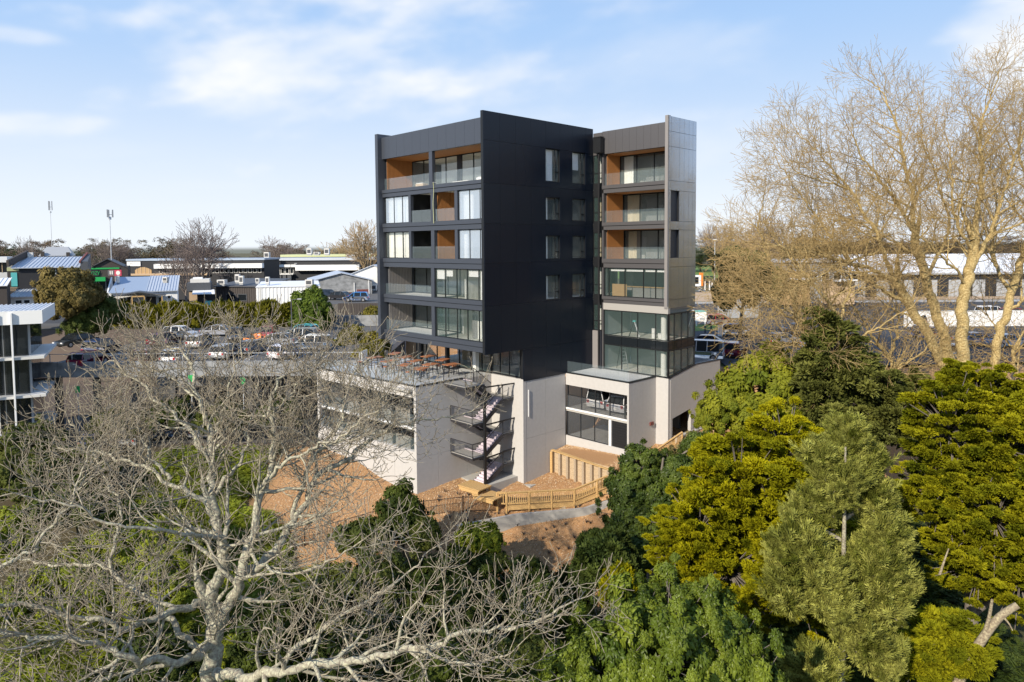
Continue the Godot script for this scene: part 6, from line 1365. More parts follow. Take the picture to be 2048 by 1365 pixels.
func make_plane_trees() -> void:
	var P := {"seg": [0.9, 0.7, 0.5, 0.36, 0.3], "wob": [0.14, 0.2, 0.24, 0.26, 0.2], "up": [0.06, 0.07, 0.06, 0.04, 0.0], "ang": [46, 46, 44, 42], "gap": [0.6, 0.43, 0.32, 0.7], "len": [5.0, 2.6, 1.5, 0.9], "rmax": [0.10, 0.045, 0.024, 0.014], "rmin": 0.0105, "last": 4, "thick": 1, "c0": Color(1, 1, 1), "c1": Color(0.98, 0.90, 0.83)}
	guided_tree("plane_tree", "tall bare plane tree leaning left with golden lit limbs", [
		{"name": "trunk", "path": [[1960, 930, 54], [1915, 800, 54], [1870, 700, 54], [1820, 610, 54], [1790, 560, 54]], "r0": 0.484, "r1": 0.320, "from": 0.8},
		{"path": [[1790, 560, 54], [1730, 535, 53], [1640, 510, 52], [1560, 492, 51.5], [1490, 480, 51]], "r0": 0.187, "r1": 0.032}, {"path": [[1820, 610, 54], [1740, 560, 55], [1660, 470, 56], [1610, 400, 57], [1560, 330, 58]], "r0": 0.172, "r1": 0.032},
		{"path": [[1790, 560, 54], [1750, 470, 54], [1700, 380, 54.5], [1640, 310, 55], [1590, 260, 55.5]], "r0": 0.187, "r1": 0.032}, {"path": [[1700, 380, 54.5], [1610, 350, 53], [1560, 310, 52.4]], "r0": 0.086, "r1": 0.024}, {"path": [[1760, 500, 54], [1660, 540, 50], [1580, 580, 48], [1500, 600, 47]], "r0": 0.101, "r1": 0.024}], M.plane_bark, P, 41, 0.09)
	guided_tree("plane_tree", "tallest bare plane tree with a straight forked golden trunk", [
		{"name": "trunk", "path": [[1935, 930, 55], [1905, 760, 55], [1880, 650, 55], [1850, 560, 55], [1832, 480, 55]], "r0": 0.515, "r1": 0.320, "from": 0.85},
		{"path": [[1832, 480, 55], [1822, 380, 55], [1800, 270, 55], [1765, 190, 55.2], [1740, 160, 55.4]], "r0": 0.218, "r1": 0.032}, {"path": [[1832, 480, 55], [1790, 400, 54], [1730, 320, 53], [1690, 250, 52.6]], "r0": 0.156, "r1": 0.032},
		{"path": [[1850, 560, 55], [1900, 460, 56], [1880, 380, 57], [1850, 300, 58], [1840, 220, 58.6]], "r0": 0.156, "r1": 0.032}, {"path": [[1840, 510, 55], [1760, 470, 57], [1700, 440, 58], [1630, 420, 59]], "r0": 0.125, "r1": 0.024}], M.plane_bark, P, 42, 0.09)
	guided_tree("plane_tree", "upright bare plane tree with a thick mottled trunk behind the yew", [
		{"name": "trunk", "path": [[1930, 930, 52], [1930, 760, 52], [1925, 640, 52], [1940, 540, 52], [1950, 480, 52]], "r0": 0.546, "r1": 0.336, "from": 0.85},
		{"path": [[1950, 480, 52], [1962, 380, 52], [1960, 280, 52], [1985, 190, 52], [2000, 140, 52]], "r0": 0.234, "r1": 0.032}, {"path": [[1940, 540, 52], [1990, 440, 51], [2020, 340, 50.5], [2060, 240, 50]], "r0": 0.187, "r1": 0.032},
		{"path": [[1945, 500, 52], [1910, 420, 51], [1900, 330, 50.4], [1890, 250, 50]], "r0": 0.140, "r1": 0.024}, {"path": [[1935, 570, 52], [1870, 500, 50], [1800, 440, 49], [1750, 420, 48.4]], "r0": 0.117, "r1": 0.024}], M.plane_bark, P, 43, 0.09)
	guided_tree("plane_tree", "bare plane tree half cut by the right edge above the car park", [
		{"name": "trunk", "path": [[1980, 930, 57], [1992, 760, 57], [2000, 680, 57], [2025, 590, 57], [2050, 500, 57]], "r0": 0.429, "r1": 0.272, "from": 0.8},
		{"path": [[2050, 500, 57], [2060, 400, 57], [2040, 300, 57], [2050, 200, 57]], "r0": 0.203, "r1": 0.032}, {"path": [[2025, 590, 57], [1985, 500, 58], [1995, 400, 59], [1970, 320, 59.5]], "r0": 0.156, "r1": 0.032}, {"path": [[2015, 630, 57], [2080, 560, 56], [2110, 470, 55]], "r0": 0.156, "r1": 0.032}], M.plane_bark, P, 44, 0.09)
	var Q := P.duplicate(); Q.len = [4.6, 2.4, 1.3, 0.8]; Q.up = [0.0, 0.02, 0.02, 0.0, 0.0]; Q.gap = [0.6, 0.5, 0.42, 1.2]
	guided_tree("plane_tree", "low twiggy plane tree with drooping pale boughs above the side street", [
		{"name": "trunk", "path": [[1740, 900, 50], [1720, 800, 50], [1700, 700, 50], [1680, 640, 50]], "r0": 0.265, "r1": 0.192, "from": 0.7},
		{"path": [[1700, 700, 50], [1620, 650, 48], [1560, 610, 47], [1500, 570, 46]], "r0": 0.125, "r1": 0.024}, {"path": [[1680, 640, 50], [1620, 560, 49], [1570, 500, 48.5], [1530, 440, 48]], "r0": 0.133, "r1": 0.024}, {"path": [[1680, 640, 50], [1700, 560, 51], [1690, 480, 52]], "r0": 0.117, "r1": 0.024},
		{"path": [[1710, 740, 50], [1620, 700, 47.5], [1550, 665, 46.4], [1490, 640, 46]], "r0": 0.101, "r1": 0.016}, {"path": [[1700, 690, 50], [1780, 640, 48.6], [1840, 600, 48]], "r0": 0.101, "r1": 0.024}, {"path": [[1720, 760, 50], [1790, 740, 47.6], [1850, 700, 47]], "r0": 0.086, "r1": 0.016}], M.plane_bark, Q, 45, 0.1)
	guided_tree("plane_tree", "twiggy golden tree hanging over the grey hoarding", [
		{"name": "trunk", "path": [[1640, 900, 60], [1630, 760, 60], [1610, 660, 60], [1590, 600, 60]], "r0": 0.30, "r1": 0.2, "from": 0.6},
		{"path": [[1590, 600, 60], [1540, 520, 60], [1520, 440, 60], [1530, 380, 60]], "r0": 0.16, "r1": 0.03}, {"path": [[1590, 600, 60], [1620, 500, 61], [1640, 420, 62]], "r0": 0.16, "r1": 0.03}, {"path": [[1610, 660, 60], [1550, 610, 58], [1500, 560, 57], [1470, 500, 56.4]], "r0": 0.14, "r1": 0.02}, {"path": [[1610, 660, 60], [1680, 590, 59], [1720, 520, 58.5]], "r0": 0.14, "r1": 0.03}, {"path": [[1620, 700, 60], [1560, 680, 57], [1500, 660, 56]], "r0": 0.1, "r1": 0.02}], M.plane_bark, Q, 46, 0.1)
	guided_tree("plane_tree", "tangled low tree in front of the white boundary wall", [
		{"name": "trunk", "path": [[1800, 900, 56], [1795, 800, 56], [1780, 720, 56]], "r0": 0.26, "r1": 0.18, "from": 0.6},
		{"path": [[1780, 720, 56], [1740, 660, 55], [1700, 600, 54.5], [1690, 540, 54]], "r0": 0.13, "r1": 0.02}, {"path": [[1780, 720, 56], [1800, 640, 57], [1780, 560, 58]], "r0": 0.13, "r1": 0.02}, {"path": [[1785, 740, 56], [1860, 690, 55], [1900, 640, 54.5]], "r0": 0.12, "r1": 0.02}, {"path": [[1790, 760, 56], [1720, 720, 54], [1660, 690, 53]], "r0": 0.11, "r1": 0.02}], M.plane_bark, Q, 47, 0.1)
	guided_tree("plane_tree", "slim twiggy tree at the right edge below the halved plane", [
		{"name": "trunk", "path": [[2030, 900, 60], [2035, 780, 60], [2030, 700, 60]], "r0": 0.2, "r1": 0.14, "from": 0.6},
		{"path": [[2030, 700, 60], [1980, 640, 60], [1960, 580, 60]], "r0": 0.10, "r1": 0.02}, {"path": [[2030, 700, 60], [2060, 620, 60], [2050, 560, 60]], "r0": 0.10, "r1": 0.02}, {"path": [[2032, 740, 60], [1990, 700, 58], [1950, 690, 57.4]], "r0": 0.08, "r1": 0.02}], M.plane_bark, Q, 48, 0.1)
# a whole small bare tree grown from nothing, for the middle distance
func bare_tree_mesh(h: float, spread: float, sd: int, c: Color, rmin: float) -> Array:
	var g := RandomNumberGenerator.new(); g.seed = sd
	var t := Bag.new(); t.colored = true; var f := Bag.new(); f.colored = true
	var P := {"seg": [0.8, 0.7, 0.6, 0.5, 0.5], "wob": [0.1, 0.16, 0.2, 0.2, 0.2], "up": [0.1, 0.07, 0.05, 0.03, 0.0], "ang": [42, 42, 40, 36], "gap": [h * 0.075, h * 0.05, h * 0.04, h * 0.04], "len": [h * 0.42, h * 0.24, h * 0.14, h * 0.08], "rmax": [h * 0.012, h * 0.006, h * 0.003, rmin], "rmin": rmin, "last": 3, "thick": 1, "c0": c, "c1": c * Color(1.1, 0.95, 0.9)}
	var pts := PackedVector3Array([Vector3.ZERO, Vector3(0, h * 0.1, 0), Vector3(0.1, h * 0.24, 0)]); var rad := PackedFloat32Array([h * 0.028, h * 0.022, h * 0.019]); limb(t, pts, rad, 8, c, c)
	for i in 7:
		var w := TAU * i / 7.0 + g.randf(); var lean := g.randf_range(0.25, 1.0) * spread
		grow([t, f], Vector3(0.1, h * g.randf_range(0.12, 0.24), 0), Vector3(cos(w) * lean, 1.0, sin(w) * lean), h * 0.013, h * g.randf_range(0.52, 0.68) / (1.0 + lean * 0.25), 0, P, g)
	return [t.mesh(), f.mesh()]
func bare_tree(called: String, label: String, px: float, depth: float, h: float, meshes: Array, turn: float, sc := Vector3.ONE, group := "") -> void:
	var o := thing(called, label, "tree", spot(px, depth), turn, group)
	mesh_node(o, "trunk", meshes[0], M.far_bark, Vector3.ZERO, Basis().scaled(sc)); kind_stuff(mesh_node(o, "twig_crown", meshes[1], M.far_bark, Vector3.ZERO, Basis().scaled(sc)))
func make_far_trees() -> void:
	var grey_brown := Color(0.16, 0.135, 0.125); var warm := Color(0.34, 0.25, 0.14)
	var a := bare_tree_mesh(16.0, 0.9, 61, grey_brown, 0.03); var b := bare_tree_mesh(15.0, 1.15, 62, Color(0.20, 0.17, 0.15), 0.035); var c := bare_tree_mesh(15.0, 1.0, 63, warm, 0.04)
	bare_tree("bare_street_tree", "large round bare tree in front of the long arcade", 405, 132, 16, a, 0.4, Vector3(0.92, 1.04, 0.92))
	bare_tree("bare_street_tree", "bare tree rising left beside the largest round one", 372, 140, 16, b, 1.1, Vector3(0.7, 0.95, 0.7))
	bare_tree("bare_street_tree", "small bare tree behind the arcade's rear roof", 568, 210, 16, b, 2.0, Vector3(1.15, 1.0, 1.15))
	bare_tree("bare_street_tree", "golden lit bare tree just left of the charcoal block", 735, 168, 16, c, 0.3, Vector3(1.05, 1.15, 1.05))
	bare_tree("bare_street_tree", "second golden bare tree lower beside the block", 690, 200, 16, c, 2.3, Vector3(1.1, 0.9, 1.1))
	bare_tree("bare_street_tree", "thin pale bare tree behind the hip roofed villa", 75, 190, 16, b, 3.0, Vector3(0.75, 1.0, 0.75))
	bare_tree("bare_street_tree", "low pale bare tree behind the green sign shop", 212, 230, 16, b, 4.0, Vector3(1.1, 1.0, 1.1))
	bare_tree("bare_street_tree", "second low pale bare tree behind the black street building", 250, 235, 16, a, 5.0, Vector3(0.9, 0.86, 0.9))
	bare_tree("bare_park_tree", "bare park tree right of the wing beyond the lawn", 1455, 250, 16, c, 1.0, Vector3(1.2, 1.25, 1.2))
	bare_tree("bare_park_tree", "brown bare park tree on the far lawn edge", 1425, 285, 16, a, 2.0, Vector3(1.3, 1.2, 1.3))
	bare_tree("bare_park_tree", "reddish bare tree behind the drooping evergreen", 1505, 150, 16, c, 4.1, Vector3(0.9, 0.95, 0.9))
	bare_tree("bare_park_tree", "grey bare tree beside the reddish one", 1530, 190, 16, a, 5.1, Vector3(1.1, 1.2, 1.1))
	# evergreen and mixed trees along the skyline
	var g := RandomNumberGenerator.new(); g.seed = 77
	var tones := [[Color(0.035, 0.05, 0.022), Color(0.06, 0.08, 0.03)], [Color(0.10, 0.085, 0.05), Color(0.15, 0.12, 0.075)], [Color(0.14, 0.10, 0.065), Color(0.19, 0.145, 0.10)]]
	var protos := []
	for k in 3:
		var o := leaf_tree("skyline_tree", ["dark evergreen tree on the skyline behind the town", "olive brown tree on the skyline behind the town", "russet winter tree on the skyline behind the town"][k], "tree", spot([12, 330, 205][k], [260, 300, 330][k]), [[Vector3(0, 6.0, 0), Vector3(5.5, 4.2, 5.5)], [Vector3(2.5, 4.2, 1), Vector3(4, 3, 4)], [Vector3(-3, 4.5, -1), Vector3(4, 3.2, 4)]], 36, 26, "broad", M.leaf, tones[k], 1.9, 80 + k, 0.35, 2.0)
		o.set_meta("group", "trees along the skyline"); protos.append(o)
	for i in 84:
		var x := g.randf_range(-60, 2110); var d := g.randf_range(240, 560)
		if x > 740 and x < 1400: continue
		var k: int = [0, 1, 1, 2, 2, 2][g.randi() % 6]
		var t := dup(protos[k], "skyline_tree", spot(x, d), g.randf() * TAU); t.scale = Vector3(1.35, g.randf_range(0.9, 1.5), 1.35) * g.randf_range(0.85, 1.25)

# ---------------------------------------------------------------- leafy trees
var tufts := {}
func tuft(kind: String) -> ArrayMesh:
	if tufts.has(kind): return tufts[kind]
	var b := Bag.new(); var g := RandomNumberGenerator.new(); g.seed = kind.hash() % 1000
	match kind:
		"needle":
			for i in 16:
				var w := i * 2.4; var e := g.randf_range(0.15, 1.35); var d := Vector3(cos(w) * cos(e), sin(e), sin(w) * cos(e)); var s := d.cross(rv(g)).normalized() * 0.032; var o := d * 0.02; var l := g.randf_range(0.13, 0.24)
				b.quad(o - s * 0.6, o + d * l * 0.6 - s, o + d * l, o + d * l * 0.55 + s)
		"brush":
			for i in 18:
				var w := i * 2.4; var h := i / 18.0 * 0.26; var d := Vector3(cos(w) * 0.75, 0.75, sin(w) * 0.75).normalized(); var s := d.cross(Vector3.UP).normalized() * 0.015; var o := Vector3(0, h, 0); var l := g.randf_range(0.14, 0.24) * (1.1 - i / 30.0)
				b.quad(o - s * 0.5, o + d * l * 0.5 - s, o + d * l, o + d * l * 0.5 + s)
		"broad":
			for i in 10:
				var w := i * 2.4 + g.randf(); var e := g.randf_range(-0.5, 0.9); var d := Vector3(cos(w) * cos(e), sin(e), sin(w) * cos(e)); var o := Vector3(cos(w), g.randf_range(-0.4, 0.8), sin(w)) * g.randf_range(0.02, 0.1); var l := g.randf_range(0.10, 0.16)
				var s := (d.cross(Vector3.UP) + rv(g) * 0.4).normalized() * l * 0.30; var droop := Vector3(0, -0.02, 0)
				b.tria(o, o + d * l * 0.45 - s, o + d * l * 0.5 + Vector3(0, 0.012, 0)); b.tria(o + d * l * 0.45 - s, o + d * l + droop, o + d * l * 0.5 + Vector3(0, 0.012, 0))
				b.tria(o, o + d * l * 0.5 + Vector3(0, 0.012, 0), o + d * l * 0.45 + s); b.tria(o + d * l * 0.45 + s, o + d * l * 0.5 + Vector3(0, 0.012, 0), o + d * l + droop)
		"grass":
			for i in 9:
				var w := i * 2.4; var d := Vector3(cos(w) * 0.45, 1.0, sin(w) * 0.45).normalized(); var s := Vector3(-sin(w), 0, cos(w)) * 0.02; var l := g.randf_range(0.25, 0.45); var m := d * l * 0.55; var e := d * l + Vector3(cos(w), -0.5, sin(w)) * l * 0.3
				b.quad(-s, m - s, m + s, s); b.tria(m - s, e, m + s)
		"frond":
			for i in 7:
				var w := i * 0.9; var out := Vector3(cos(w), 0, sin(w)); var s := Vector3(-sin(w), 0, cos(w))
				for k in 6:
					var r := 0.05 + k * 0.06; var c := out * r + Vector3(0, 0.16 + 0.16 * sin(k * 0.5) - k * k * 0.006, 0); var l := 0.11 * (1.15 - k * 0.15)
					for sg in [-1.0, 1.0]: b.tria(c, c + s * sg * l + out * 0.04, c + out * 0.05)
	tufts[kind] = b.mesh(); return tufts[kind]
# lobes: [centre, radii] in the tree's own axes; pads of tufts cover each lobe
func leaf_tree(called: String, label: String, category: String, at: Vector3, lobes: Array, pads: int, per: int, kind: String, m: Material, cols: Array, size: float, sd: int, pad_r := 0.2, flat := 1.0, group := "", trunk_c := Color(0.75, 0.7, 0.65), wood: Material = null, girth := 1.0) -> Node3D:
	var o := thing(called, label, category, at, 0.0, group); var g := RandomNumberGenerator.new(); g.seed = sd
	var bufs := [PackedFloat32Array(), PackedFloat32Array(), PackedFloat32Array()]; var tb := Bag.new(); tb.colored = true
	var cx := Vector3.ZERO; var hi := -1e9
	for q in lobes: 
		cx += q[0] / lobes.size(); hi = maxf(hi, q[0].y)
	pass
	# trunk and a limb into every lobe
	var tr: float = clampf(hi * 0.028, 0.06, 0.4) * girth
	limb(tb, PackedVector3Array([Vector3.ZERO, Vector3(cx.x * 0.2, hi * 0.35, cx.z * 0.2), Vector3(cx.x * 0.6, hi * 0.7, cx.z * 0.6), Vector3(cx.x, hi, cx.z)]), PackedFloat32Array([tr, tr * 0.8, tr * 0.5, tr * 0.2]), 8, trunk_c, trunk_c)
	for q in lobes:
		var c: Vector3 = q[0]; var r: Vector3 = q[1]; var from := Vector3(cx.x * 0.3, maxf(hi * 0.2, c.y - r.y * 1.2), cx.z * 0.3)
		limb(tb, PackedVector3Array([from, from.lerp(c, 0.5) + rv(g) * 0.15, c + Vector3(0, r.y * 0.5, 0)]), PackedFloat32Array([tr * 0.5, tr * 0.35, tr * 0.1]), 5, trunk_c, trunk_c)
		for i in pads:
			var y := 1.0 - 2.0 * (i + 0.5) / pads; var w := i * 2.39996 + g.randf_range(-0.4, 0.4); var rr := sqrt(maxf(0.0, 1.0 - y * y)); var d := Vector3(cos(w) * rr, y, sin(w) * rr)
			if d.y < -0.75: continue
			var nz := noise.get_noise_3dv((c + d * r) * (7.0 / maxf(r.x, 0.6)) + at); var bulge := 1.0 + 0.42 * nz
			if nz < -0.34: continue
			var far := g.randf() < (0.26 if kind == "broad" else 0.14); var pc := c + d * r * (g.randf_range(1.06, 1.32) if far else g.randf_range(0.6, 1.06)) * bulge; var pr := (r.x + r.y + r.z) / 3.0 * pad_r * g.randf_range(0.75, 1.35) * (0.6 if far else 1.0)
			var tone := clampf(g.randf() * 0.8 + 0.3 * nz + 0.1, 0.0, 1.0); var outw := (d + Vector3.UP * 0.35).normalized()
			limb(tb, PackedVector3Array([c + d * r * 0.2, pc]), PackedFloat32Array([tr * 0.12, tr * 0.05]), 3, trunk_c, trunk_c)
			var side := outw.cross(rv(g)).normalized(); var col: Color = (cols[0] as Color).lerp(cols[1], tone)
			var tall := 1.0 / flat
			if flat > 1.4 or kind == "brush":        # sprays reaching outwards, a little raised at the tip
				var hx := Vector3(d.x, 0, d.z).normalized() if absf(d.y) < 0.97 else Vector3.RIGHT
				hx = hx.rotated(Vector3.UP, g.randf_range(-0.5, 0.5)); var lift := (hx + Vector3(0, g.randf_range(0.5, 1.6) if kind == "brush" else g.randf_range(-0.15, 0.45), 0)).normalized(); var sz := lift.cross(Vector3.UP).normalized()
				put_copy(bufs[i % 3], pc, Basis(lift * pr * g.randf_range(1.2, 1.8), sz.cross(lift).normalized() * pr * tall, sz * pr), col)
			else: put_copy(bufs[i % 3], pc, Basis(side * pr, outw.lerp(Vector3.UP, 0.25 if tall < 1.2 else 0.7).normalized() * pr * tall, side.cross(outw) * pr), col)
	mesh_node(o, "trunk", tb.mesh(), wood if wood else M.bark)
	var mean := 0.0
	for q in lobes: mean += (q[1].x + q[1].y + q[1].z) / 3.0 * pad_r / lobes.size()
	for k in 3: kind_stuff(multi(o, "crown", pad(kind, size / maxf(mean, 0.05), per, flat, k), m, bufs[k]))
	return o
# a clump of tufts about one unit across, its top towards +y
func pad(kind: String, rel: float, per: int, flat: float, variant: int) -> ArrayMesh:
	var ratio := snappedf(clampf(rel, 0.5, 6.0), 0.25); var key := "%s %.2f %d %.1f %d" % [kind, ratio, per, flat, variant]
	if tufts.has(key): return tufts[key]
	var src := tuft(kind).surface_get_arrays(0); var sv: PackedVector3Array = src[Mesh.ARRAY_VERTEX]; var sn: PackedVector3Array = src[Mesh.ARRAY_NORMAL]; var si: PackedInt32Array = src[Mesh.ARRAY_INDEX]
	var b := Bag.new(); b.colored = true; var g := RandomNumberGenerator.new(); g.seed = key.hash() % 100000
	for k in per:
		var e := (rv(g) + Vector3(0, 0.55, 0)).normalized(); var p := e * pow(g.randf(), 0.45)
		var up := (e * 0.8 + Vector3(0, 0.35, 0) + rv(g) * 0.3).normalized(); var s := up.cross(rv(g)).normalized(); var sz := ratio * g.randf_range(0.75, 1.3)
		var bs := Basis(s * sz, up * sz, s.cross(up) * sz); var t := g.randf_range(0.72, 1.3); var c := Color(t, t, t * g.randf_range(0.8, 1.1)); var at := b.v.size(); var squash := Vector3(1, flat, 1)
		for i in sv.size():
			b.v.append(p + bs * sv[i] * squash); b.n.append((bs * sn[i]).normalized()); b.c.append(c)
		for i in si: b.ix.append(at + i)
	tufts[key] = b.mesh(); return tufts[key]
func lobes_at(base: Vector3, list: Array) -> Array:     # [px, py, depth, rx, ry] with radii in photo pixels
	var out := []
	for q in list:
		var k: float = q[2] / F; out.append([on_d(q[0], q[1], q[2]) - base, Vector3(q[3] * k, q[4] * k, q[3] * k * 0.9)])
	return out
func under(px: float, depth: float) -> Vector3:
	var p := spot(px, depth); p.y = ground(p) - 0.2; return p
func make_evergreens() -> void:
	var yel := [Color(0.105, 0.118, 0.003), Color(0.330, 0.300, 0.005)]; var yel2 := [Color(0.095, 0.112, 0.004), Color(0.300, 0.280, 0.008)]
	var b := under(1490, 38)
	leaf_tree("totara_tree", "dense yellow green conifer beside the dark broadleaf below the wing", "tree", b, lobes_at(b, [[1480, 985, 38, 115, 120], [1570, 920, 39, 90, 95], [1400, 1060, 37, 85, 80], [1560, 1060, 37, 110, 110], [1460, 1140, 36.5, 110, 75], [1350, 1110, 36.5, 55, 50], [1600, 1180, 36, 90, 80]]), 190, 80, "needle", M.needle, yel, 0.7, 101, 0.115, 2.0)
	b = under(1960, 36)
	leaf_tree("totara_tree", "large yellow green conifer with layered sprays at the right edge", "tree", b, lobes_at(b, [[1960, 800, 38, 90, 70], [1900, 860, 37, 95, 90], [2010, 900, 36, 110, 110], [1890, 980, 36.5, 90, 100], [1990, 1040, 35.5, 120, 110], [2080, 960, 36, 120, 150], [1960, 1130, 35.5, 90, 80], [2040, 1160, 35, 90, 90]]), 200, 80, "needle", M.needle, yel2, 0.7, 102, 0.112, 2.4)
	b = under(1915, 33)
	leaf_tree("totara_sapling", "low yellow green conifer spray beside the broken pale stump", "tree", b, lobes_at(b, [[1900, 1285, 31, 70, 50], [1850, 1320, 31, 60, 45]]), 80, 80, "needle", M.needle, yel2, 0.75, 103, 0.24, 2.0)
	b = under(1700, 30)
	var silver := [Color(0.060, 0.074, 0.005), Color(0.36, 0.36, 0.085)]
	leaf_tree("silver_conifer", "silvery green bushy conifer with pale trunk in front of the yellow ones", "tree", b, lobes_at(b, [[1692, 880, 30.5, 36, 37], [1650, 925, 30.2, 36, 37], [1730, 930, 30.6, 34, 39], [1690, 960, 29.8, 38, 37], [1745, 1000, 30.4, 38, 31], [1650, 1005, 30.0, 38, 31], [1600, 1040, 30.4, 28, 37], [1605, 1105, 29.6, 40, 42], [1650, 1150, 29.0, 36, 37], [1770, 1085, 29.8, 38, 40], [1760, 1140, 29.2, 41, 40], [1585, 1190, 29.4, 46, 35], [1560, 1100, 30.2, 26, 31], [1800, 1170, 29.6, 31, 37], [1700, 1130, 30.4, 34, 33], [1670, 1215, 28.8, 38, 33], [1770, 1215, 29.2, 40, 42], [1720, 1280, 28.8, 40, 42], [1770, 1320, 28.8, 34, 37], [1625, 1350, 28.6, 45, 37]]), 44, 46, "brush", M.needle, silver, 0.95, 104, 0.27, 1.3, "", Color(0.9, 0.87, 0.82), M.lichen_bark, 0.5)
	# pale trunk and dead boughs of the silvery conifer
	var dark := [Color(0.030, 0.052, 0.009), Color(0.105, 0.140, 0.022)]
	b = under(1330, 24)
	leaf_tree("broadleaf_tree", "glossy dark green broadleaf dome at the bottom of the gully", "tree", b, lobes_at(b, [[1330, 1330, 24, 130, 150], [1225, 1360, 23.8, 110, 120], [1440, 1350, 24.2, 100, 130], [1160, 1400, 23.6, 90, 110], [1360, 1260, 24.6, 100, 90], [1500, 1400, 24, 70, 90], [1280, 1270, 24.4, 80, 80]]), 110, 42, "broad", M.gloss_leaf, [Color(0.040, 0.068, 0.006), Color(0.160, 0.200, 0.020)], 1.05, 105, 0.15, 0.7)
	b = under(1535, 50)
	leaf_tree("broadleaf_tree", "sunlit yellow green broadleaf beside the wing podium", "tree", b, lobes_at(b, [[1535, 770, 50, 85, 65], [1465, 815, 49, 60, 42], [1600, 790, 50.5, 70, 70], [1520, 840, 49, 75, 45], [1430, 835, 48.6, 40, 30], [1590, 850, 49.6, 70, 50]]), 64, 34, "broad", M.leaf, [Color(0.085, 0.11, 0.010), Color(0.24, 0.24, 0.02)], 1.75, 106, 0.22, 1.0)
	b = under(1300, 45)
	leaf_tree("broadleaf_tree", "open dark green broadleaf below the boardwalk", "tree", b, lobes_at(b, [[1280, 930, 45, 36, 34], [1258, 985, 44.6, 42, 38], [1310, 985, 44.8, 50, 44], [1350, 950, 45, 45, 36], [1272, 1040, 44, 52, 40], [1340, 1030, 44, 60, 50], [1390, 990, 44.4, 40, 50], [1290, 1090, 43.4, 60, 40], [1370, 1090, 43, 50, 40], [1400, 900, 46, 30, 30]]), 70, 30, "broad", M.gloss_leaf, dark, 1.5, 107, 0.22, 1.0)
	b = under(1650, 47)
	leaf_tree("feathery_conifer", "feathery blue green conifer between the plane twigs and yellow conifers", "tree", b, lobes_at(b, [[1655, 715, 47, 45, 70], [1700, 770, 47, 60, 60], [1640, 800, 46.6, 50, 60], [1760, 790, 47, 45, 45], [1820, 800, 47.5, 40, 45], [1770, 850, 46, 60, 50]]), 60, 40, "needle", M.needle, [Color(0.065, 0.078, 0.018), Color(0.17, 0.175, 0.04)], 1.3, 108, 0.24, 1.6)
	b = spot(1480, 78)
	leaf_tree("drooping_evergreen", "grey green drooping evergreen beside the side street", "tree", b, lobes_at(b, [[1470, 535, 78, 36, 26], [1510, 545, 79, 36, 26], [1450, 590, 77, 22, 28], [1500, 590, 77, 20, 24], [1545, 570, 79, 26, 24]]), 50, 36, "broad", M.leaf, [Color(0.05, 0.07, 0.022), Color(0.11, 0.125, 0.04)], 2.0, 109, 0.34, 0.6)
	# left side: olive tree, dark shrubs, hedge, round evergreen
	b = spot(128, 86)
	leaf_tree("olive_tree", "tall olive brown tree beside the white office", "tree", b, lobes_at(b, [[130, 565, 86, 38, 22], [105, 590, 85, 26, 22], [150, 600, 85, 30, 24], [125, 620, 85, 26, 18], [170, 590, 87, 24, 24]]), 60, 40, "broad", M.leaf, [Color(0.10, 0.08, 0.025), Color(0.19, 0.145, 0.05)], 2.0, 110, 0.32, 1.0)
	b = spot(185, 90)
	leaf_tree("dark_shrub", "dark evergreen shrub in the shade of the olive tree", "shrub", b, lobes_at(b, [[185, 640, 88, 34, 24], [215, 625, 90, 24, 28], [160, 655, 87, 26, 18]]), 50, 40, "broad", M.leaf, [Color(0.045, 0.062, 0.014), Color(0.095, 0.12, 0.028)], 2.0, 111, 0.32, 1.0)
	for i in 11:
		b = spot(250 + i * 32, 102)
		leaf_tree("hedge_bush", "yellow green hedge bush along the back of the parking deck", "hedge", b, lobes_at(b, [[250 + i * 32, 636 + (i % 3) * 3, 102, 22, 16], [262 + i * 32, 628 + (i % 2) * 6, 102.5, 14, 12]]), 30, 34, "needle", M.needle, [Color(0.07, 0.075, 0.008), Color(0.19, 0.17, 0.014)], 2.6, 120 + i, 0.4, 0.7, "hedge bushes behind the deck")
	b = spot(626, 97)
	leaf_tree("round_evergreen", "rounded dark green evergreen in front of the white shed", "tree", b, lobes_at(b, [[622, 612, 97, 30, 28], [640, 630, 96.5, 22, 22], [610, 640, 96, 22, 18], [632, 655, 96, 22, 14]]), 60, 44, "broad", M.leaf, [Color(0.045, 0.075, 0.012), Color(0.10, 0.14, 0.02)], 2.4, 140, 0.3, 1.0)
	var n := 0
	for q in [[705, 682, 84, 26, 24, "bright yellow green shrub behind the cafe terrace"], [752, 694, 78, 22, 18, "olive shrub at the corner of the charcoal block"], [680, 700, 82, 20, 14, "low olive shrub beside the white SUV"], [745, 640, 104, 16, 22, "brown green shrub beside the board fence"], [735, 715, 74, 28, 14, "low shrub behind the terrace tables"]]:
		b = spot(q[0], q[2]); leaf_tree("yard_shrub", q[5], "shrub", b, lobes_at(b, [[q[0], q[1], q[2], q[3], q[4]], [q[0] + 10, q[1] + 8, q[2], q[3] * 0.7, q[4] * 0.7]]), 44, 34, "broad", M.leaf, [Color(0.09, 0.085, 0.012), Color(0.20, 0.17, 0.03)], 2.0, 150 + n, 0.36); n += 1
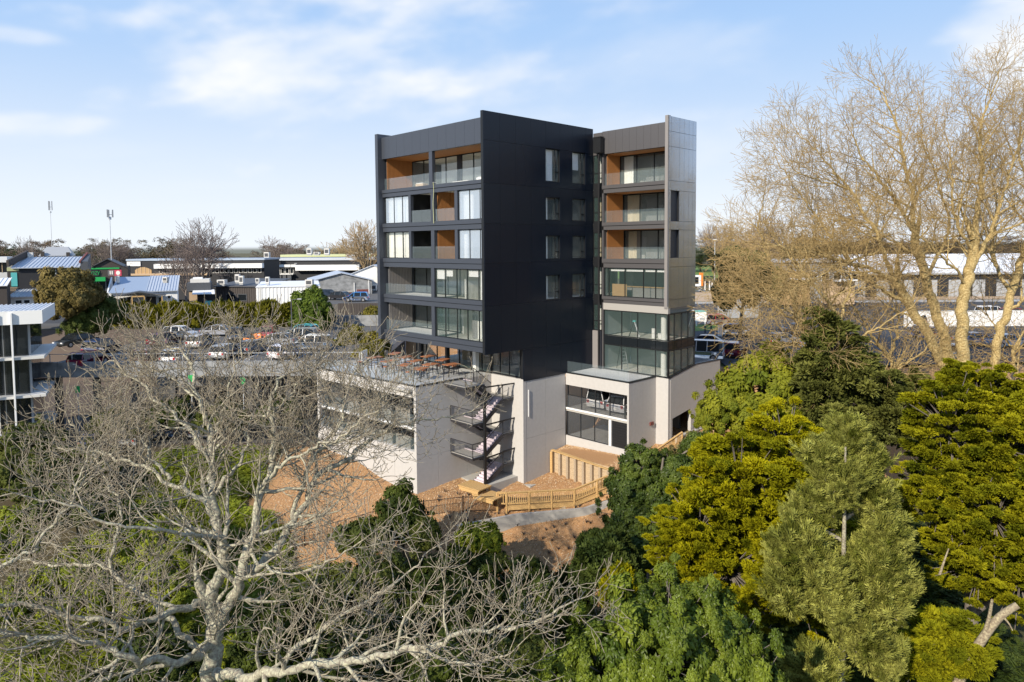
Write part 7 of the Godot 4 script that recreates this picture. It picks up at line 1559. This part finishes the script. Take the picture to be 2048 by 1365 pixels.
	# shrubs of the gully slope
	for q in [[800, 1035, 46, 40, 56, 0, "tall dark evergreen shrub in front of the black fence"], [850, 1070, 45, 26, 30, 1, "dark shrub against the fence end below the podium"], [730, 1075, 45, 48, 26, 1, "olive green shrub below the black fence"], [960, 1078, 46, 44, 20, 2, "mossy mound shrub under the concrete wall"], [985, 1122, 45, 28, 14, 1, "brown green shrub on the slope below the deck"], [910, 1160, 42, 70, 44, 0, "dark fern shrub in the shaded gully"], [1185, 1110, 43, 26, 40, 3, "feathery green shrub left of the dark broadleaf"], [1110, 1210, 40, 60, 46, 0, "deep green shrub in the gully shade"], [1210, 1130, 40, 60, 60, 3, "soft green shrub under the dark broadleaf"], [1050, 1200, 38, 80, 60, 0, "shaded shrub on the gully floor"], [900, 1210, 39, 90, 60, 0, "dark thicket shrub behind the low bough"], [740, 1180, 40, 90, 60, 1, "green shrub behind the rising bough"], [620, 1230, 38, 80, 60, 1, "green shrub right of the lichen trunk"], [540, 1290, 35, 70, 60, 0, "dark shrub close right of the lichen trunk"], [330, 1180, 40, 80, 60, 2, "bright green shrub left of the lichen trunk"], [230, 1110, 44, 80, 40, 2, "yellow green shrub beyond the left boughs"], [120, 1190, 40, 90, 50, 2, "fresh green shrub near the left edge"], [330, 1080, 46, 70, 40, 2, "yellow tipped shrub at the foot of the mulch"], [60, 890, 56, 60, 40, 1, "green shrub at the foot of the white office"], [160, 930, 54, 60, 34, 1, "dark green shrub beside the lower yard"], [740, 1300, 33, 90, 50, 0, "dark shrub under the low bough"], [900, 1310, 32, 90, 50, 0, "dark leafy shrub beyond the low bough's fork"], [1060, 1340, 30, 70, 50, 1, "small leaved shrub left of the glossy dome"], [40, 960, 50, 70, 36, 1, "twiggy olive shrub below the white office"], [140, 1010, 48, 70, 36, 0, "dark shrub below the far left boughs"], [10, 1070, 45, 70, 40, 2, "green shrub under the far left boughs"], [1240, 1180, 38, 30, 40, 4, "small yellow conifer at the gully edge"], [300, 1330, 33, 90, 50, 0, "dark shrub at the foot of the lichen trunk"], [1395, 905, 47, 40, 26, 5, "dry grassy shrub on the mulch by the garage wall"], [1330, 925, 47, 26, 18, 1, "low shrub by the boardwalk's upper end"], [230, 850, 63, 50, 26, 1, "dark green shrub at the foot of the parking deck"], [340, 830, 64, 46, 24, 0, "dark shrub below the deck edge beam"], [440, 835, 64, 50, 24, 1, "olive shrub below the deck edge beam"], [560, 830, 64, 40, 26, 0, "dark shrub at the podium end of the deck"]]:
		b = under(q[0], q[2])
		var pal: Array = [[Color(0.020, 0.032, 0.006), Color(0.065, 0.085, 0.014)], [Color(0.040, 0.058, 0.012), Color(0.095, 0.105, 0.022)], [Color(0.085, 0.115, 0.010), Color(0.24, 0.26, 0.025)], [Color(0.045, 0.07, 0.018), Color(0.10, 0.13, 0.03)], yel, [Color(0.12, 0.10, 0.035), Color(0.22, 0.18, 0.08)]][q[5]]
		leaf_tree("gully_shrub", q[6], "shrub", b, lobes_at(b, [[q[0], q[1], q[2], q[3], q[4]], [q[0] + q[3] * 0.5, q[1] + q[4] * 0.4, q[2] - 0.5, q[3] * 0.6, q[4] * 0.6], [q[0] - q[3] * 0.5, q[1] + q[4] * 0.4, q[2] - 0.3, q[3] * 0.6, q[4] * 0.6], [q[0] + q[3] * 0.15, q[1] - q[4] * 0.5, q[2] + 0.4, q[3] * 0.5, q[4] * 0.6]]), 46, 26, "needle" if q[5] in [3, 4] else "broad", M.leaf, pal, 1.15, 200 + n, 0.24); n += 1
	# broken pale stump at the lower right
	var st := thing("dead_stump", "broken pale dead trunk leaning out of the conifers at the lower right", "tree"); var sb := Bag.new(); sb.colored = true
	for q in [[[[1900, 1420, 30], [1925, 1345, 30], [1965, 1280, 29.8], [2000, 1235, 29.6], [2036, 1211, 29.4]], 0.26, 0.14, "trunk"], [[[1965, 1280, 29.8], [1978, 1240, 29.6], [1985, 1200, 29.4]], 0.10, 0.05, "broken_limb"], [[[2005, 1232, 29.6], [2020, 1250, 29.3], [2026, 1262, 29.2]], 0.05, 0.02, "broken_limb"], [[[1880, 1150, 33], [1890, 1120, 33], [1898, 1098, 33]], 0.06, 0.03, "broken_limb"]]:
		var pts := limb_path(q[0]); var rad := PackedFloat32Array()
		for i in pts.size(): rad.append(lerpf(q[1], q[2], float(i) / (pts.size() - 1)))
		sb = Bag.new(); sb.colored = true; limb(sb, pts, rad, 10, Color(0.82, 0.72, 0.60), Color(0.82, 0.72, 0.60)); mesh_node(st, q[3], sb.mesh(), M.lichen_bark)
func make_undergrowth() -> void:
	var g := RandomNumberGenerator.new(); g.seed = 404
	var buf := PackedFloat32Array(); var gb := PackedFloat32Array()
	for k in 60000:
		var p := ds(g.randf_range(22, 60), g.randf_range(-30, 27), 0); var c := soil_color(p)
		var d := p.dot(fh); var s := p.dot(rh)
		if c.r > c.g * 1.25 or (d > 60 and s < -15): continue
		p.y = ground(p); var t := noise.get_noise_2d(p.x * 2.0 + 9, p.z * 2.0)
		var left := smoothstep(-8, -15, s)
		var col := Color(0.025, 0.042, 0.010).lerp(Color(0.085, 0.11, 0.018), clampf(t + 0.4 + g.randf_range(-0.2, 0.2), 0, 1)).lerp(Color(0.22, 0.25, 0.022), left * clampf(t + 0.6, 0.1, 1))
		var sz := g.randf_range(1.0, 2.4); var bs := Basis.from_euler(Vector3(g.randf_range(-0.4, 0.4), g.randf() * TAU, g.randf_range(-0.4, 0.4))).scaled(Vector3.ONE * sz)
		if k % 3 == 0: put_copy(gb, p, bs, col * Color(1.1, 1.1, 1.0))
		else: put_copy(buf, p, bs, col)
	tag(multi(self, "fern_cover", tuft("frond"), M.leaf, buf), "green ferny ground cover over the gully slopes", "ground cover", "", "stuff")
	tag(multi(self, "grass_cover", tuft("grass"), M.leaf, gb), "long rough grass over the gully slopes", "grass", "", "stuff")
	# little planted tussocks in the mulch
	var proto: Node3D = null; var i := 0
	while i < 60:
		var p := ds(g.randf_range(48.0, 53.5), g.randf_range(-9, 6), 0); var c := soil_color(p)
		if c.r < 0.28: continue
		i += 1; p.y = ground(p) + 0.02
		if proto == null:
			proto = thing("garden_tussock", "small dark tussock newly planted in the orange mulch", "plant", p, 0.0, "tussocks in the mulch")
			mesh_node(proto, "leaves", tuft("grass"), M.brown_wall)
		else: dup(proto, "garden_tussock", p, g.randf() * TAU)
